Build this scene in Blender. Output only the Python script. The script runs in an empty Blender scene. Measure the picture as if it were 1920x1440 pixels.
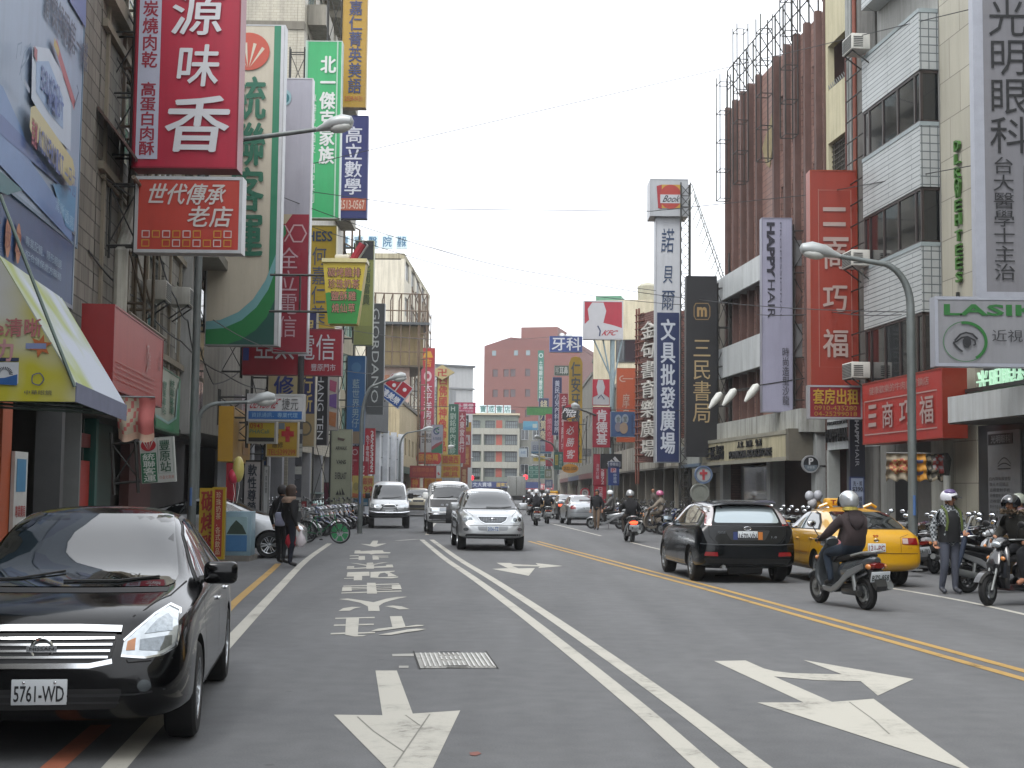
import bpy, bmesh, math, random
from math import pi, sin, cos, radians, atan2
from mathutils import Vector, Matrix
from mathutils.bvhtree import BVHTree
random.seed(7)
SC = bpy.context.scene
COL = SC.collection
# ---------------------------------------------------------------- camera
F, CX, CY, H0, CZ = 2600.0, 960, 720, 918, 1.65
camR = Matrix.Rotation(pi/2 + math.atan((H0-CY)/F), 3, 'X') @ Matrix.Rotation(radians(0.6), 3, 'Z')
cd = bpy.data.cameras.new('camera'); cam = bpy.data.objects.new('camera', cd); COL.objects.link(cam)
cd.sensor_width = 36; cd.lens = F/1920*36; cd.clip_end = 3000; cd.clip_start = .1
cam.location = (0, 0, CZ); cam.rotation_euler = camR.to_euler()
SC.camera = cam
# ---------------------------------------------------------------- sky, sun, exposure (bright overcast)
SUN_EL, SUN_AZ = radians(58), radians(215)
w = bpy.data.worlds.new('World'); SC.world = w; w.use_nodes = True
nt = w.node_tree; bg = nt.nodes['Background']
sk = nt.nodes.new('ShaderNodeTexSky'); sk.sky_type = 'NISHITA'; sk.sun_disc = False
sk.sun_elevation = SUN_EL; sk.sun_rotation = SUN_AZ; sk.air_density = 1.0; sk.dust_density = 4.0; sk.ozone_density = 1.0
hs = nt.nodes.new('ShaderNodeHueSaturation'); hs.inputs['Saturation'].default_value = .12; hs.inputs['Value'].default_value = 1.0
cl = nt.nodes.new('ShaderNodeTexNoise'); cl.inputs['Scale'].default_value = 2.2; cl.inputs['Detail'].default_value = 5
cr = nt.nodes.new('ShaderNodeValToRGB'); cr.color_ramp.elements[0].position = .3; cr.color_ramp.elements[1].position = .75
cr.color_ramp.elements[0].color = (5.7, 6.0, 6.5, 1); cr.color_ramp.elements[1].color = (8.0, 8.3, 8.7, 1)
mx = nt.nodes.new('ShaderNodeMixRGB'); mx.inputs[0].default_value = .75
nt.links.new(sk.outputs[0], hs.inputs['Color']); nt.links.new(hs.outputs[0], mx.inputs[1])
nt.links.new(cl.outputs[0], cr.inputs[0]); nt.links.new(cr.outputs[0], mx.inputs[2])
nt.links.new(mx.outputs[0], bg.inputs['Color']); bg.inputs['Strength'].default_value = .15
ld = bpy.data.lights.new('sun', 'SUN'); ld.energy = .9; ld.angle = radians(25); ld.color = (1, .98, .95)
lo = bpy.data.objects.new('sun', ld); COL.objects.link(lo)
lo.rotation_euler = (pi/2 - SUN_EL, 0, pi - SUN_AZ); lo.location = (0, 0, 60)
SC.view_settings.view_transform = 'Standard'; SC.view_settings.look = 'None'
SC.view_settings.exposure = 1.1; SC.view_settings.gamma = 1
SC.cycles.use_denoising = True
SC.cycles.max_bounces = 6; SC.cycles.diffuse_bounces = 3; SC.cycles.glossy_bounces = 3; SC.cycles.transmission_bounces = 3
SC.cycles.caustics_reflective = False; SC.cycles.caustics_refractive = False

# ---------------------------------------------------------------- picture point -> place in the street
def ray(px, py): return camR @ Vector(((px-CX)/F, (CY-py)/F, -1))
def W(px, py, Y):
    d = ray(px, py); t = Y/d.y
    return Vector((d.x*t, Y, CZ + d.z*t))
def G(px, py, z=0):
    d = ray(px, py); t = (z-CZ)/d.z
    return Vector((d.x*t, d.y*t, z))

# ---------------------------------------------------------------- materials
def lin(h):
    h = h.lstrip('#'); o = []
    for i in (0, 2, 4):
        c = int(h[i:i+2], 16)/255
        o.append(c/12.92 if c <= .04045 else ((c+.055)/1.055)**2.4)
    return o
MC = {}
def new_mat(name):
    m = bpy.data.materials.new(name); m.use_nodes = True
    return m, m.node_tree, m.node_tree.nodes['Principled BSDF']
def N(t, k, **kw):
    n = t.nodes.new(k)
    for a, b in kw.items():
        if a in n.inputs: n.inputs[a].default_value = b
        else: setattr(n, a, b)
    return n
def ramp(t, stops):
    r = N(t, 'ShaderNodeValToRGB'); e = r.color_ramp.elements
    while len(e) < len(stops): e.new(.5)
    for i, (p, c) in enumerate(stops): e[i].position = p; e[i].color = (*c[:3], 1)
    return r
def M(h, rough=.5, metal=0, var=.12, scale=3.0, coat=0, bump=0, streak=0, spec=.5, k=1.0):
    key = (h, rough, metal, var, scale, coat, bump, streak, spec, k)
    if key in MC: return MC[key]
    m, t, b = new_mat('paint_'+h.strip('#'))
    c = [x*k for x in lin(h)]
    tc = N(t, 'ShaderNodeTexCoord'); no = N(t, 'ShaderNodeTexNoise', Scale=scale, Detail=6.0, Roughness=.65)
    t.links.new(tc.outputs['Object'], no.inputs['Vector'])
    r = ramp(t, [(.3, [x*(1-var) for x in c]), (.7, [min(x*(1+var), .95) for x in c])])
    t.links.new(no.outputs[0], r.inputs[0]); out = r.outputs[0]
    if streak:
        mp = N(t, 'ShaderNodeMapping'); mp.inputs['Scale'].default_value = (2.2, 2.2, .16)
        n2 = N(t, 'ShaderNodeTexNoise', Scale=1.6, Detail=5.0, Roughness=.7)
        t.links.new(tc.outputs['Object'], mp.inputs[0]); t.links.new(mp.outputs[0], n2.inputs['Vector'])
        r2 = ramp(t, [(.42, (1, 1, 1)), (.68, (1-streak, 1-streak*1.02, 1-streak*1.06))])
        t.links.new(n2.outputs[0], r2.inputs[0])
        mm = N(t, 'ShaderNodeMixRGB', blend_type='MULTIPLY'); mm.inputs[0].default_value = 1
        t.links.new(out, mm.inputs[1]); t.links.new(r2.outputs[0], mm.inputs[2]); out = mm.outputs[0]
    t.links.new(out, b.inputs['Base Color'])
    b.inputs['Roughness'].default_value = rough; b.inputs['Metallic'].default_value = metal
    b.inputs['Coat Weight'].default_value = coat; b.inputs['Coat Roughness'].default_value = .04
    b.inputs['Specular IOR Level'].default_value = spec
    if bump:
        bp = N(t, 'ShaderNodeBump', Strength=bump, Distance=.02); n3 = N(t, 'ShaderNodeTexNoise', Scale=scale*12, Detail=4.0)
        t.links.new(tc.outputs['Object'], n3.inputs['Vector']); t.links.new(n3.outputs[0], bp.inputs['Height']); t.links.new(bp.outputs[0], b.inputs['Normal'])
    MC[key] = m; return m
def emit(h, s):
    key = ('e', h, s)
    if key in MC: return MC[key]
    m, t, b = new_mat('lit_'+h.strip('#')); c = lin(h)
    b.inputs['Base Color'].default_value = (*c, 1); b.inputs['Emission Color'].default_value = (*c, 1); b.inputs['Emission Strength'].default_value = s
    MC[key] = m; return m
def tile(h, mortar, bw, bh, ms=.01, var=.15, rough=.5, off=.5, streak=.25):
    key = ('t', h, mortar, bw, bh, ms, off)
    if key in MC: return MC[key]
    m, t, b = new_mat('tiles_'+h.strip('#')); c = lin(h)
    tc = N(t, 'ShaderNodeTexCoord'); sp = N(t, 'ShaderNodeSeparateXYZ'); ad = N(t, 'ShaderNodeMath', operation='ADD'); cm = N(t, 'ShaderNodeCombineXYZ')
    t.links.new(tc.outputs['Object'], sp.inputs[0]); t.links.new(sp.outputs[0], ad.inputs[0]); t.links.new(sp.outputs[1], ad.inputs[1])
    t.links.new(ad.outputs[0], cm.inputs[0]); t.links.new(sp.outputs[2], cm.inputs[1])
    br = N(t, 'ShaderNodeTexBrick', Scale=1.0); br.offset = off
    br.inputs['Color1'].default_value = (*[x*(1-var) for x in c], 1); br.inputs['Color2'].default_value = (*[min(x*(1+var), .95) for x in c], 1)
    br.inputs['Mortar'].default_value = (*lin(mortar), 1); br.inputs['Mortar Size'].default_value = ms
    br.inputs['Brick Width'].default_value = bw; br.inputs['Row Height'].default_value = bh
    t.links.new(cm.outputs[0], br.inputs['Vector'])
    mp = N(t, 'ShaderNodeMapping'); mp.inputs['Scale'].default_value = (1.5, 1.5, .15)
    n2 = N(t, 'ShaderNodeTexNoise', Scale=1.3, Detail=6.0, Roughness=.7)
    t.links.new(tc.outputs['Object'], mp.inputs[0]); t.links.new(mp.outputs[0], n2.inputs['Vector'])
    r2 = ramp(t, [(.4, (1, 1, 1)), (.7, (1-streak, 1-streak, 1-streak))])
    t.links.new(n2.outputs[0], r2.inputs[0])
    mm = N(t, 'ShaderNodeMixRGB', blend_type='MULTIPLY'); mm.inputs[0].default_value = 1
    t.links.new(br.outputs[0], mm.inputs[1]); t.links.new(r2.outputs[0], mm.inputs[2]); t.links.new(mm.outputs[0], b.inputs['Base Color'])
    bp = N(t, 'ShaderNodeBump', Strength=.4, Distance=.01); bp.invert = True
    t.links.new(br.outputs['Fac'], bp.inputs['Height']); t.links.new(bp.outputs[0], b.inputs['Normal'])
    b.inputs['Roughness'].default_value = rough
    MC[key] = m; return m
def glass(h='20262a', rough=.04, spec=.8):
    key = ('g', h, rough, spec)
    if key in MC: return MC[key]
    m, t, b = new_mat('glass_'+h.strip('#'))
    b.inputs['Base Color'].default_value = (*lin(h), 1); b.inputs['Roughness'].default_value = rough
    b.inputs['Specular IOR Level'].default_value = spec; b.inputs['Coat Weight'].default_value = .3; b.inputs['Coat Roughness'].default_value = .02
    MC[key] = m; return m
STEEL = M('8a8d8c', .45, .6, .2); RUST = M('6b5a4a', .7, .3, .3); DARK = M('161616', .6); BLACK = M('0c0c0d', .5); RUBBER = M('141415', .8, 0, .2, 20)
CHROME = M('d8dadc', .12, 1, .03); WHITE = M('e9e9e6', .5, 0, .06); GLASS = glass(); ALU = M('b9bcbd', .35, .7, .1); IRON = M('3a3a38', .6, .4, .25)

# ---------------------------------------------------------------- mesh builder
class MB:
    def __init__(s): s.v = []; s.f = []; s.m = []; s.mats = []
    def mi(s, mat):
        if mat not in s.mats: s.mats.append(mat)
        return s.mats.index(mat)
    def add(s, vs, fs, mat):
        o = len(s.v); i = s.mi(mat); s.v += [tuple(v) for v in vs]
        for f in fs: s.f.append(tuple(o+k for k in f)); s.m.append(i)
        return s
    def box(s, x0, x1, y0, y1, z0, z1, mat, R=None, o=(0, 0, 0)):
        vs = [Vector((x, y, z)) for z in (z0, z1) for y in (y0, y1) for x in (x0, x1)]
        if R: vs = [R @ v + Vector(o) for v in vs]
        return s.add(vs, [(0, 2, 3, 1), (4, 5, 7, 6), (0, 1, 5, 4), (2, 6, 7, 3), (0, 4, 6, 2), (1, 3, 7, 5)], mat)
    def rbox(s, x0, x1, y0, y1, z0, z1, mat, b=.01, R=None, o=(0, 0, 0), seg=2):   # box with rounded edges
        bm = bmesh.new(); bmesh.ops.create_cube(bm, size=1)
        for v in bm.verts: v.co = Vector(((x0+x1)/2+v.co.x*(x1-x0), (y0+y1)/2+v.co.y*(y1-y0), (z0+z1)/2+v.co.z*(z1-z0)))
        bmesh.ops.bevel(bm, geom=bm.edges[:], offset=b, segments=seg, affect='EDGES', profile=.5)
        return s.bm(bm, mat, R, o)
    def bm(s, bm, mat, R=None, o=(0, 0, 0)):
        bm.verts.index_update()
        vs = [(R @ v.co + Vector(o)) if R else v.co.copy() for v in bm.verts]
        s.add(vs, [[v.index for v in f.verts] for f in bm.faces], mat); bm.free(); return s
    def tube(s, pts, r, mat, n=8, closed=False, cap=True):
        pts = [Vector(p) for p in pts]; K = len(pts); rs = r if isinstance(r, (list, tuple)) else [r]*K
        vs = []; up = None
        for i, p in enumerate(pts):
            a = pts[(i-1) % K] if (i or closed) else p; b = pts[(i+1) % K] if (i < K-1 or closed) else p
            d = (b-a)
            if d.length < 1e-9: d = Vector((0, 0, 1))
            d.normalize()
            if up is None: up = Vector((0, 0, 1)) if abs(d.z) < .9 else Vector((1, 0, 0))
            x = up.cross(d)
            if x.length < 1e-5: x = Vector((0, 1, 0)).cross(d)
            x.normalize(); y = d.cross(x); up = y
            for k in range(n):
                q = 2*pi*k/n; vs.append(p + x*cos(q)*rs[i] + y*sin(q)*rs[i])
        fs = []
        for i in range(K if closed else K-1):
            for k in range(n):
                a, b = i*n+k, i*n+(k+1) % n; c, e = ((i+1) % K)*n+(k+1) % n, ((i+1) % K)*n+k
                fs.append((a, b, c, e))
        if cap and not closed: fs += [tuple(range(n))[::-1], tuple((K-1)*n+k for k in range(n))]
        return s.add(vs, fs, mat)
    def cyl(s, a, b, r, mat, n=14): return s.tube([a, b], r, mat, n)
    def lathe(s, prof, mat, n=24, axis='Z', o=(0, 0, 0), R=None):   # prof: (radius, height)
        vs = []; fs = []; K = len(prof)
        for k in range(n):
            q = 2*pi*k/n
            for r, h in prof:
                v = {'Z': (r*cos(q), r*sin(q), h), 'Y': (r*cos(q), h, r*sin(q)), 'X': (h, r*cos(q), r*sin(q))}[axis]
                v = Vector(v)
                if R: v = R @ v
                vs.append(v+Vector(o))
        for k in range(n):
            for i in range(K-1):
                fs.append((k*K+i, ((k+1) % n)*K+i, ((k+1) % n)*K+i+1, k*K+i+1))
        return s.add(vs, fs, mat)
    def prism(s, poly, y0, y1, mat, axes='XZ', R=None, o=(0, 0, 0)):
        n = len(poly); vs = []
        for y in (y0, y1):
            for a, b in poly:
                v = Vector({'XZ': (a, y, b), 'YZ': (y, a, b), 'XY': (a, b, y)}[axes])
                if R: v = R @ v + Vector(o)
                vs.append(v)
        fs = [tuple(range(n))[::-1], tuple(range(n, 2*n))] + [(i, (i+1) % n, n+(i+1) % n, n+i) for i in range(n)]
        return s.add(vs, fs, mat)
    def sph(s, c, r, mat, u=16, v=10, R=None):
        r = r if isinstance(r, (tuple, list)) else (r, r, r)
        bm = bmesh.new(); bmesh.ops.create_uvsphere(bm, u_segments=u, v_segments=v, radius=1)
        for q in bm.verts: q.co = Vector((q.co.x*r[0], q.co.y*r[1], q.co.z*r[2]))
        return s.bm(bm, mat, R or Matrix.Identity(3), c)
    def mesh(s, name, ang=35):
        me = bpy.data.meshes.new(name); me.from_pydata(s.v, [], s.f)
        for m in s.mats: me.materials.append(m)
        me.polygons.foreach_set('material_index', s.m)
        bm = bmesh.new(); bm.from_mesh(me); bmesh.ops.recalc_face_normals(bm, faces=bm.faces[:]); bm.to_mesh(me); bm.free()
        if ang:
            me.polygons.foreach_set('use_smooth', [True]*len(me.polygons)); me.set_sharp_from_angle(angle=radians(ang))
        me.update(); return me
    def build(s, name, parent=None, loc=None, ang=35):
        return link(name, s.mesh(name, ang), parent, loc)
def link(name, me, parent=None, loc=None):
    o = bpy.data.objects.new(name, me); COL.objects.link(o)
    if parent: o.parent = parent
    if loc is not None: o.location = loc
    return o
def tag(o, label, cat, group=None, kind=None):
    o['label'] = label; o['category'] = cat
    if group: o['group'] = group
    if kind: o['kind'] = kind
    return o
def thing(name, label, cat, loc=(0, 0, 0), rz=0, group=None):
    o = bpy.data.objects.new(name, None); COL.objects.link(o); o.empty_display_size = .2
    o.location = loc; o.rotation_euler = (0, 0, rz); return tag(o, label, cat, group)
def struct(name, mb, ang=0):
    o = mb.build(name, ang=ang); o['kind'] = 'structure'; return o
def copy_tree(o, loc=None, rz=None, label=None, sub=None):
    def cp(q, par):
        c = q.copy(); COL.objects.link(c); c.parent = par
        if sub and c.type == 'MESH' and q.data.name in sub: c.data = sub[q.data.name]
        for ch in q.children: cp(ch, c)
        return c
    r = cp(o, None)
    if loc is not None: r.location = loc
    if rz is not None: r.rotation_euler = (0, 0, rz)
    if label: r['label'] = label
    return r

# ---------------------------------------------------------------- lettering
_fc = bpy.data.curves.new('letters', 'FONT'); _fc.resolution_u = 2; _fo = bpy.data.objects.new('letters', _fc); COL.objects.link(_fo)
GC = {}
def glyph(s, bold=0):
    k = (s, bold)
    if k not in GC:
        _fc.body = s; _fc.offset = bold; bpy.context.view_layer.update()
        me = bpy.data.meshes.new_from_object(_fo.evaluated_get(bpy.context.evaluated_depsgraph_get()))
        GC[k] = ([(v.co.x, v.co.y) for v in me.vertices], [tuple(p.vertices) for p in me.polygons]); bpy.data.meshes.remove(me)
    return GC[k]
def cjk(s): return any(ord(c) > 0x2e00 for c in s)
def put_text(mb, s, x0, x1, z0, z1, y, mat, bold=.012, depth=0, rot=0, keep=False, slant=0):
    """string s filling the rectangle x0..x1 / z0..z1 of the plane y (facing -y); heavy characters are struck twice"""
    if cjk(s) and bold:
        if bold > .009 and not depth and not rot:
            e = min(bold, .04)*1.1*(z1-z0)
            for i, (ax, az) in enumerate(((1, 0), (-1, 0), (0, .8), (0, -.8))): put_text(mb, s, x0+ax*e, x1+ax*e, z0+az*e, z1+az*e, y-.0005*(i+1), mat, 0, 0, 0, keep, slant)
        bold = 0
    vs, fs = glyph(s, bold)
    if not vs: return
    xs = [v[0] for v in vs]; ys = [v[1] for v in vs]; a, b, c, d = min(xs), max(xs), min(ys), max(ys)
    if cjk(s):
        c, d = -.09, .84
        if len(s) == 1: a, b = .03, .97
    P = []
    for X, Y in vs:
        u, t = (X-a)/(b-a), (Y-c)/(d-c)
        u += slant*(t-.5)
        if rot: u, t = t, 1-u
        P.append((x0+u*(x1-x0), z0+t*(z1-z0)))
    if not depth: mb.add([(p[0], y, p[1]) for p in P], fs, mat)
    else:
        n = len(P); vv = [(p[0], y, p[1]) for p in P]+[(p[0], y-depth, p[1]) for p in P]
        ed = {}
        for f in fs:
            for i in range(len(f)):
                e = (f[i], f[(i+1) % len(f)]); ed[tuple(sorted(e))] = ed.get(tuple(sorted(e)), 0)+1
        mb.add(vv, [tuple(n+i for i in f) for f in fs]+[(e[0], e[1], n+e[1], n+e[0]) for e, q in ed.items() if q == 1], mat)
def col_text(mb, s, x0, x1, z1, z0, y, mat, bold=.012, gap=.06, depth=0):
    """characters stacked from z1 down to z0"""
    n = len(s); h = (z1-z0)/n
    for i, ch in enumerate(s):
        if ch == ' ': continue
        t = z1-i*h-h*gap/2; put_text(mb, ch, x0, x1, t-h*(1-gap), t, y, mat, bold, depth)
# ---------------------------------------------------------------- facade lines of the two rows of houses
def pl(P, y):
    for (a, b), (c, d) in zip(P, P[1:]):
        if y <= c: return b+(d-b)*(y-a)/(c-a)
    return P[-1][1]
PL = [(0, -5.0), (40, -9.0), (75, -9.6), (110, -9.4), (200, -7.0), (320, -3)]
PR = [(0, 13.4), (52, 8.2), (80, 7.2), (130, 6.8), (200, 7.0), (320, 8)]
XL = lambda y: pl(PL, y)
XR = lambda y: pl(PR, y)
def frame_of(P0, P1):
    u = Vector((P1[0]-P0[0], P1[1]-P0[1], 0)); L = u.length; u /= L
    return L, atan2(u.y, u.x)

SK = .72
# ---------------------------------------------------------------- signs
def sign_core(label, org, rz, w, h, face, items, d=.25, frame='d5d5d2', arm=0, name='shop_sign', cat='sign', side=None, shape=None, ft=.03, post=0, group=None, arms=None):
    """a box sign: org is the bottom centre of its front; items in u (left to right) and v (top to bottom)"""
    t = thing(name, label, cat, org, rz, group)
    fm = M(face, .45, 0, .05, 1.5, streak=.12, k=SK) if isinstance(face, str) else face
    p = MB()
    if shape: p.prism([((u-.5)*w, (1-v)*h) for u, v in shape], 0, d, fm)
    else: p.box(-w/2, w/2, 0, d, 0, h, fm)
    if side and not shape: p.box(-w/2-.004, w/2+.004, .02, d-.01, -.004, h+.004, M(side, .45, 0, .06, k=SK))
    p.build('panel', t, ang=0)
    if frame and not shape:
        f = MB(); fr = M(frame, .4, .3, .08, k=SK); k = ft
        f.box(-w/2-k, w/2+k, -.012, d+.012, h, h+k, fr); f.box(-w/2-k, w/2+k, -.012, d+.012, -k, 0, fr)
        f.box(-w/2-k, -w/2, -.01, d+.01, 0, h, fr); f.box(w/2, w/2+k, -.01, d+.01, 0, h, fr); f.build('frame', t, ang=0)
    UX = lambda u: (u-.5)*w
    VZ = lambda v: (1-v)*h
    y = -.016
    for it in items:
        k = it[0]; mb = MB(); y -= .003; nm = 'lettering'
        if k in 'vhR':
            u0, v0, u1, v1, c = it[2:7]; b = it[7] if len(it) > 7 else .014; m = M(c, .5, 0, .04, k=SK); sl = it[8] if len(it) > 8 else 0
            if k == 'v': col_text(mb, it[1], UX(u0), UX(u1), VZ(v0), VZ(v1), y, m, b)
            else: put_text(mb, it[1], UX(u0), UX(u1), VZ(v1), VZ(v0), y, m, b, rot=(k == 'R'), slant=sl)
        elif k == 'r': mb.box(UX(it[1]), UX(it[3]), y, y+.002, VZ(it[4]), VZ(it[2]), M(it[5], .45, 0, .05, k=SK)); nm = 'colour_field'
        elif k == 'p': mb.add([(UX(a), y, VZ(b)) for a, b in it[1]], [tuple(range(len(it[1])))], M(it[2], .45, 0, .05, k=SK)); nm = 'emblem'
        elif k == 'e':
            n = 28; mb.add([(UX(it[1])+it[3]*w*cos(2*pi*i/n), y, VZ(it[2])+it[4]*h*sin(2*pi*i/n)) for i in range(n)], [tuple(range(n))], M(it[5], .45, 0, .05, k=SK)); nm = 'emblem'
        elif k == 'o':
            n = 28; a0, a1 = (it[7], it[8]) if len(it) > 8 else (0, 360); V = []
            for i in range(n+1):
                q = radians(a0+(a1-a0)*i/n)
                for g in (1, 1-it[5]): V.append((UX(it[1])+it[3]*w*g*cos(q), y, VZ(it[2])+it[4]*h*g*sin(q)))
            mb.add(V, [(2*i, 2*i+2, 2*i+3, 2*i+1) for i in range(n)], M(it[6], .45, 0, .05, k=SK)); nm = 'emblem'
        elif k == 'l':   # polyline strip (points, width as a share of w)
            P = [Vector((UX(a), 0, VZ(b))) for a, b in it[1]]; V = []; hw = it[2]*w/2
            for i, q in enumerate(P):
                e = (P[min(i+1, len(P)-1)]-P[max(i-1, 0)]); e.normalize(); nn = Vector((-e.z, 0, e.x))*hw
                V += [(q.x+nn.x, y, q.z+nn.z), (q.x-nn.x, y, q.z-nn.z)]
            mb.add(V, [(2*i, 2*i+1, 2*i+3, 2*i+2) for i in range(len(P)-1)], M(it[3], .45, 0, .05, k=SK)); nm = 'emblem'
        mb.build(nm, t, ang=0)
    if arm:
        b = MB(); x = w/2 if arm > 0 else -w/2; n = arms or max(2, int(h/1.3)); s = 1 if arm > 0 else -1; zs = [h*(.06+.88*i/(n-1)) for i in range(n)]
        for i, z in enumerate(zs):
            for yy in (d*.2, d*.8): b.tube([(x+s*.03, yy, z), (x+arm, yy, z)], .022, IRON, 5)
            if i < n-1: b.tube([(x+s*.03, d*.5, z), (x+arm, d*.5, zs[i+1])], .014, IRON, 4); b.tube([(x+arm, d*.5, z), (x+s*.03, d*.5, zs[i+1])], .014, IRON, 4)
        for q in (.08, arm/s): 
            for yy in (d*.2, d*.8): b.tube([(x+s*q, yy, zs[0]-.2), (x+s*q, yy, zs[-1]+.2)], .026, IRON, 5)
        b.build('bracket', t, ang=0)
    if post:
        b = MB(); b.cyl((0, d/2, -org[2]), (0, d/2, 0), post, STEEL, 10); b.build('post', t)
    return t
def S(label, x0, y0, x1, y1, Y, face, items, yaw=0, **k):
    a = W((x0+x1)/2, y1, Y); b = W((x0+x1)/2, y0, Y); l = W(x0, (y0+y1)/2, Y); r = W(x1, (y0+y1)/2, Y)
    return sign_core(label, (a.x, Y, a.z), radians(yaw), r.x-l.x, b.z-a.z, face, items, **k)
def SF(label, px0, yt, yb, Y0, px1, Y1, face, items, **k):
    a = W(px0, yb, Y0); b = W(px0, yt, Y0); c = W(px1, yb, Y1)
    L, rz = frame_of(a, c)
    return sign_core(label, ((a.x+c.x)/2, (a.y+c.y)/2, a.z), rz, L, b.z-a.z, face, items, **k)

# ---------------------------------------------------------------- house fronts
class House:
    """front from P0 (left as seen from the street) to P1; local x along it, y into the house, z up"""
    def __init__(s, name, label, P0, P1, cat='building', group=None):
        s.P0 = Vector((P0[0], P0[1], 0)); s.L, s.rz = frame_of(P0, P1)
        s.t = thing(name, label, cat, s.P0, s.rz, group); s.u = Vector((cos(s.rz), sin(s.rz), 0))
    def x(s, px):       # where the picture column px meets the front
        d = ray(px, 800); n = Vector((s.u.y, -s.u.x)); q = n.x*d.x+n.y*d.y
        t = (n.x*s.P0.x+n.y*s.P0.y)/q; return (Vector((d.x*t, d.y*t, 0))-s.P0).dot(s.u)
    def z(s, px, py):
        x = s.x(px); p = s.P0+s.u*x; return W(px, py, p.y).z
    def wall(s, mb, x0, x1, z0, z1, mat, holes=(), y0=0, th=.25):
        xs = sorted({x0, x1, *[min(max(h[i], x0), x1) for h in holes for i in (0, 1)]}); zs = sorted({z0, z1, *[min(max(h[i], z0), z1) for h in holes for i in (2, 3)]})
        for a, b in zip(zs, zs[1:]):
            run = None
            for c, d in zip(xs, xs[1:]):
                m = ((c+d)/2, (a+b)/2); op = any(h[0] < m[0] < h[1] and h[2] < m[1] < h[3] for h in holes)
                if not op: run = (run[0], d) if run else (c, d)
                if (op or d == xs[-1]) and run: mb.box(run[0], run[1], y0, y0+th, a, b, mat); run = None
    def window(s, x0, x1, z0, z1, y=.12, nx=2, nz=1, fr=ALU, gl=GLASS, bar=.05, sill=None, curtain=None):
        f = MB()
        f.box(x0, x1, y, y+.06, z0, z0+bar, fr); f.box(x0, x1, y, y+.06, z1-bar, z1, fr); f.box(x0, x0+bar, y, y+.06, z0+bar, z1-bar, fr); f.box(x1-bar, x1, y, y+.06, z0+bar, z1-bar, fr)
        for i in range(1, nx): c = x0+(x1-x0)*i/nx; f.box(c-bar/2, c+bar/2, y+.005, y+.055, z0+bar, z1-bar, fr)
        for i in range(1, nz): c = z0+(z1-z0)*i/nz; f.box(x0+bar, x1-bar, y+.01, y+.05, c-bar/2, c+bar/2, fr)
        if sill: f.box(x0-.06, x1+.06, y-.2, y, z0-.07, z0-.002, sill)
        o = f.build('window', s.t, ang=0)
        g = MB(); g.box(x0+bar*.5, x1-bar*.5, y+.025, y+.035, z0+bar*.5, z1-bar*.5, gl); g.build('pane', o, ang=0)
        return o
    def part(s, name, mb, ang=0): return mb.build(name, s.t, ang=ang)
# ---------------------------------------------------------------- ground and road
def asphalt():
    m, t, b = new_mat('asphalt'); tc = N(t, 'ShaderNodeTexCoord')
    n1 = N(t, 'ShaderNodeTexNoise', Scale=.22, Detail=8.0, Roughness=.6); n2 = N(t, 'ShaderNodeTexNoise', Scale=70.0, Detail=3.0, Roughness=.7)
    mp = N(t, 'ShaderNodeMapping'); mp.inputs['Scale'].default_value = (1.3, .09, 1); mp.inputs['Rotation'].default_value = (0, 0, radians(-5.7))
    n3 = N(t, 'ShaderNodeTexNoise', Scale=1.0, Detail=4.0, Roughness=.5); n4 = N(t, 'ShaderNodeTexVoronoi', Scale=1.1); n5 = N(t, 'ShaderNodeTexNoise', Scale=4.0, Detail=5.0)
    for n in (n1, n2, n4, n5): t.links.new(tc.outputs['Object'], n.inputs['Vector'])
    t.links.new(tc.outputs['Object'], mp.inputs[0]); t.links.new(mp.outputs[0], n3.inputs['Vector'])
    r1 = ramp(t, [(.3, (.118, .120, .124)), (.7, (.148, .150, .152))]); t.links.new(n1.outputs[0], r1.inputs[0])
    out = r1.outputs[0]
    for n, st, f in ((n2, [(.25, (.72, .72, .72)), (.5, (1, 1, 1)), (.8, (1.35, 1.35, 1.34))], .7), (n3, [(.35, (.9, .9, .9)), (.65, (1.08, 1.08, 1.08))], 1), (n4, [(.02, (.55, .53, .5)), (.045, (1, 1, 1))], .6), (n5, [(.35, (.88, .88, .88)), (.7, (1.06, 1.06, 1.06))], .8)):
        r = ramp(t, st); t.links.new(n.outputs[0], r.inputs[0])
        k = N(t, 'ShaderNodeMixRGB', blend_type='MULTIPLY'); k.inputs[0].default_value = f
        t.links.new(out, k.inputs[1]); t.links.new(r.outputs[0], k.inputs[2]); out = k.outputs[0]
    t.links.new(out, b.inputs['Base Color']); b.inputs['Roughness'].default_value = .8; b.inputs['Specular IOR Level'].default_value = .2
    bp = N(t, 'ShaderNodeBump', Strength=.35, Distance=.006); t.links.new(n2.outputs[0], bp.inputs['Height']); t.links.new(bp.outputs[0], b.inputs['Normal'])
    return m
ASPH = asphalt()
def worn(h, amt=.5):
    m, t, b = new_mat('road_paint_'+h); c = lin(h); tc = N(t, 'ShaderNodeTexCoord')
    n = N(t, 'ShaderNodeTexNoise', Scale=9.0, Detail=8.0, Roughness=.75); n2 = N(t, 'ShaderNodeTexNoise', Scale=1.2, Detail=3.0)
    t.links.new(tc.outputs['Object'], n.inputs['Vector']); t.links.new(tc.outputs['Object'], n2.inputs['Vector'])
    ad = N(t, 'ShaderNodeMath', operation='ADD'); t.links.new(n.outputs[0], ad.inputs[0]); t.links.new(n2.outputs[0], ad.inputs[1])
    r = ramp(t, [(.70, [x*.42 for x in c]), (.84, [x*.84 for x in c]), (1.0, c)]); r.color_ramp.elements[2].position = 1.0
    t.links.new(ad.outputs[0], r.inputs[0]); t.links.new(r.outputs[0], b.inputs['Base Color']); b.inputs['Roughness'].default_value = .75
    return m
PWHITE = worn('aeaba1'); PYEL = worn('a5854a')
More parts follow.
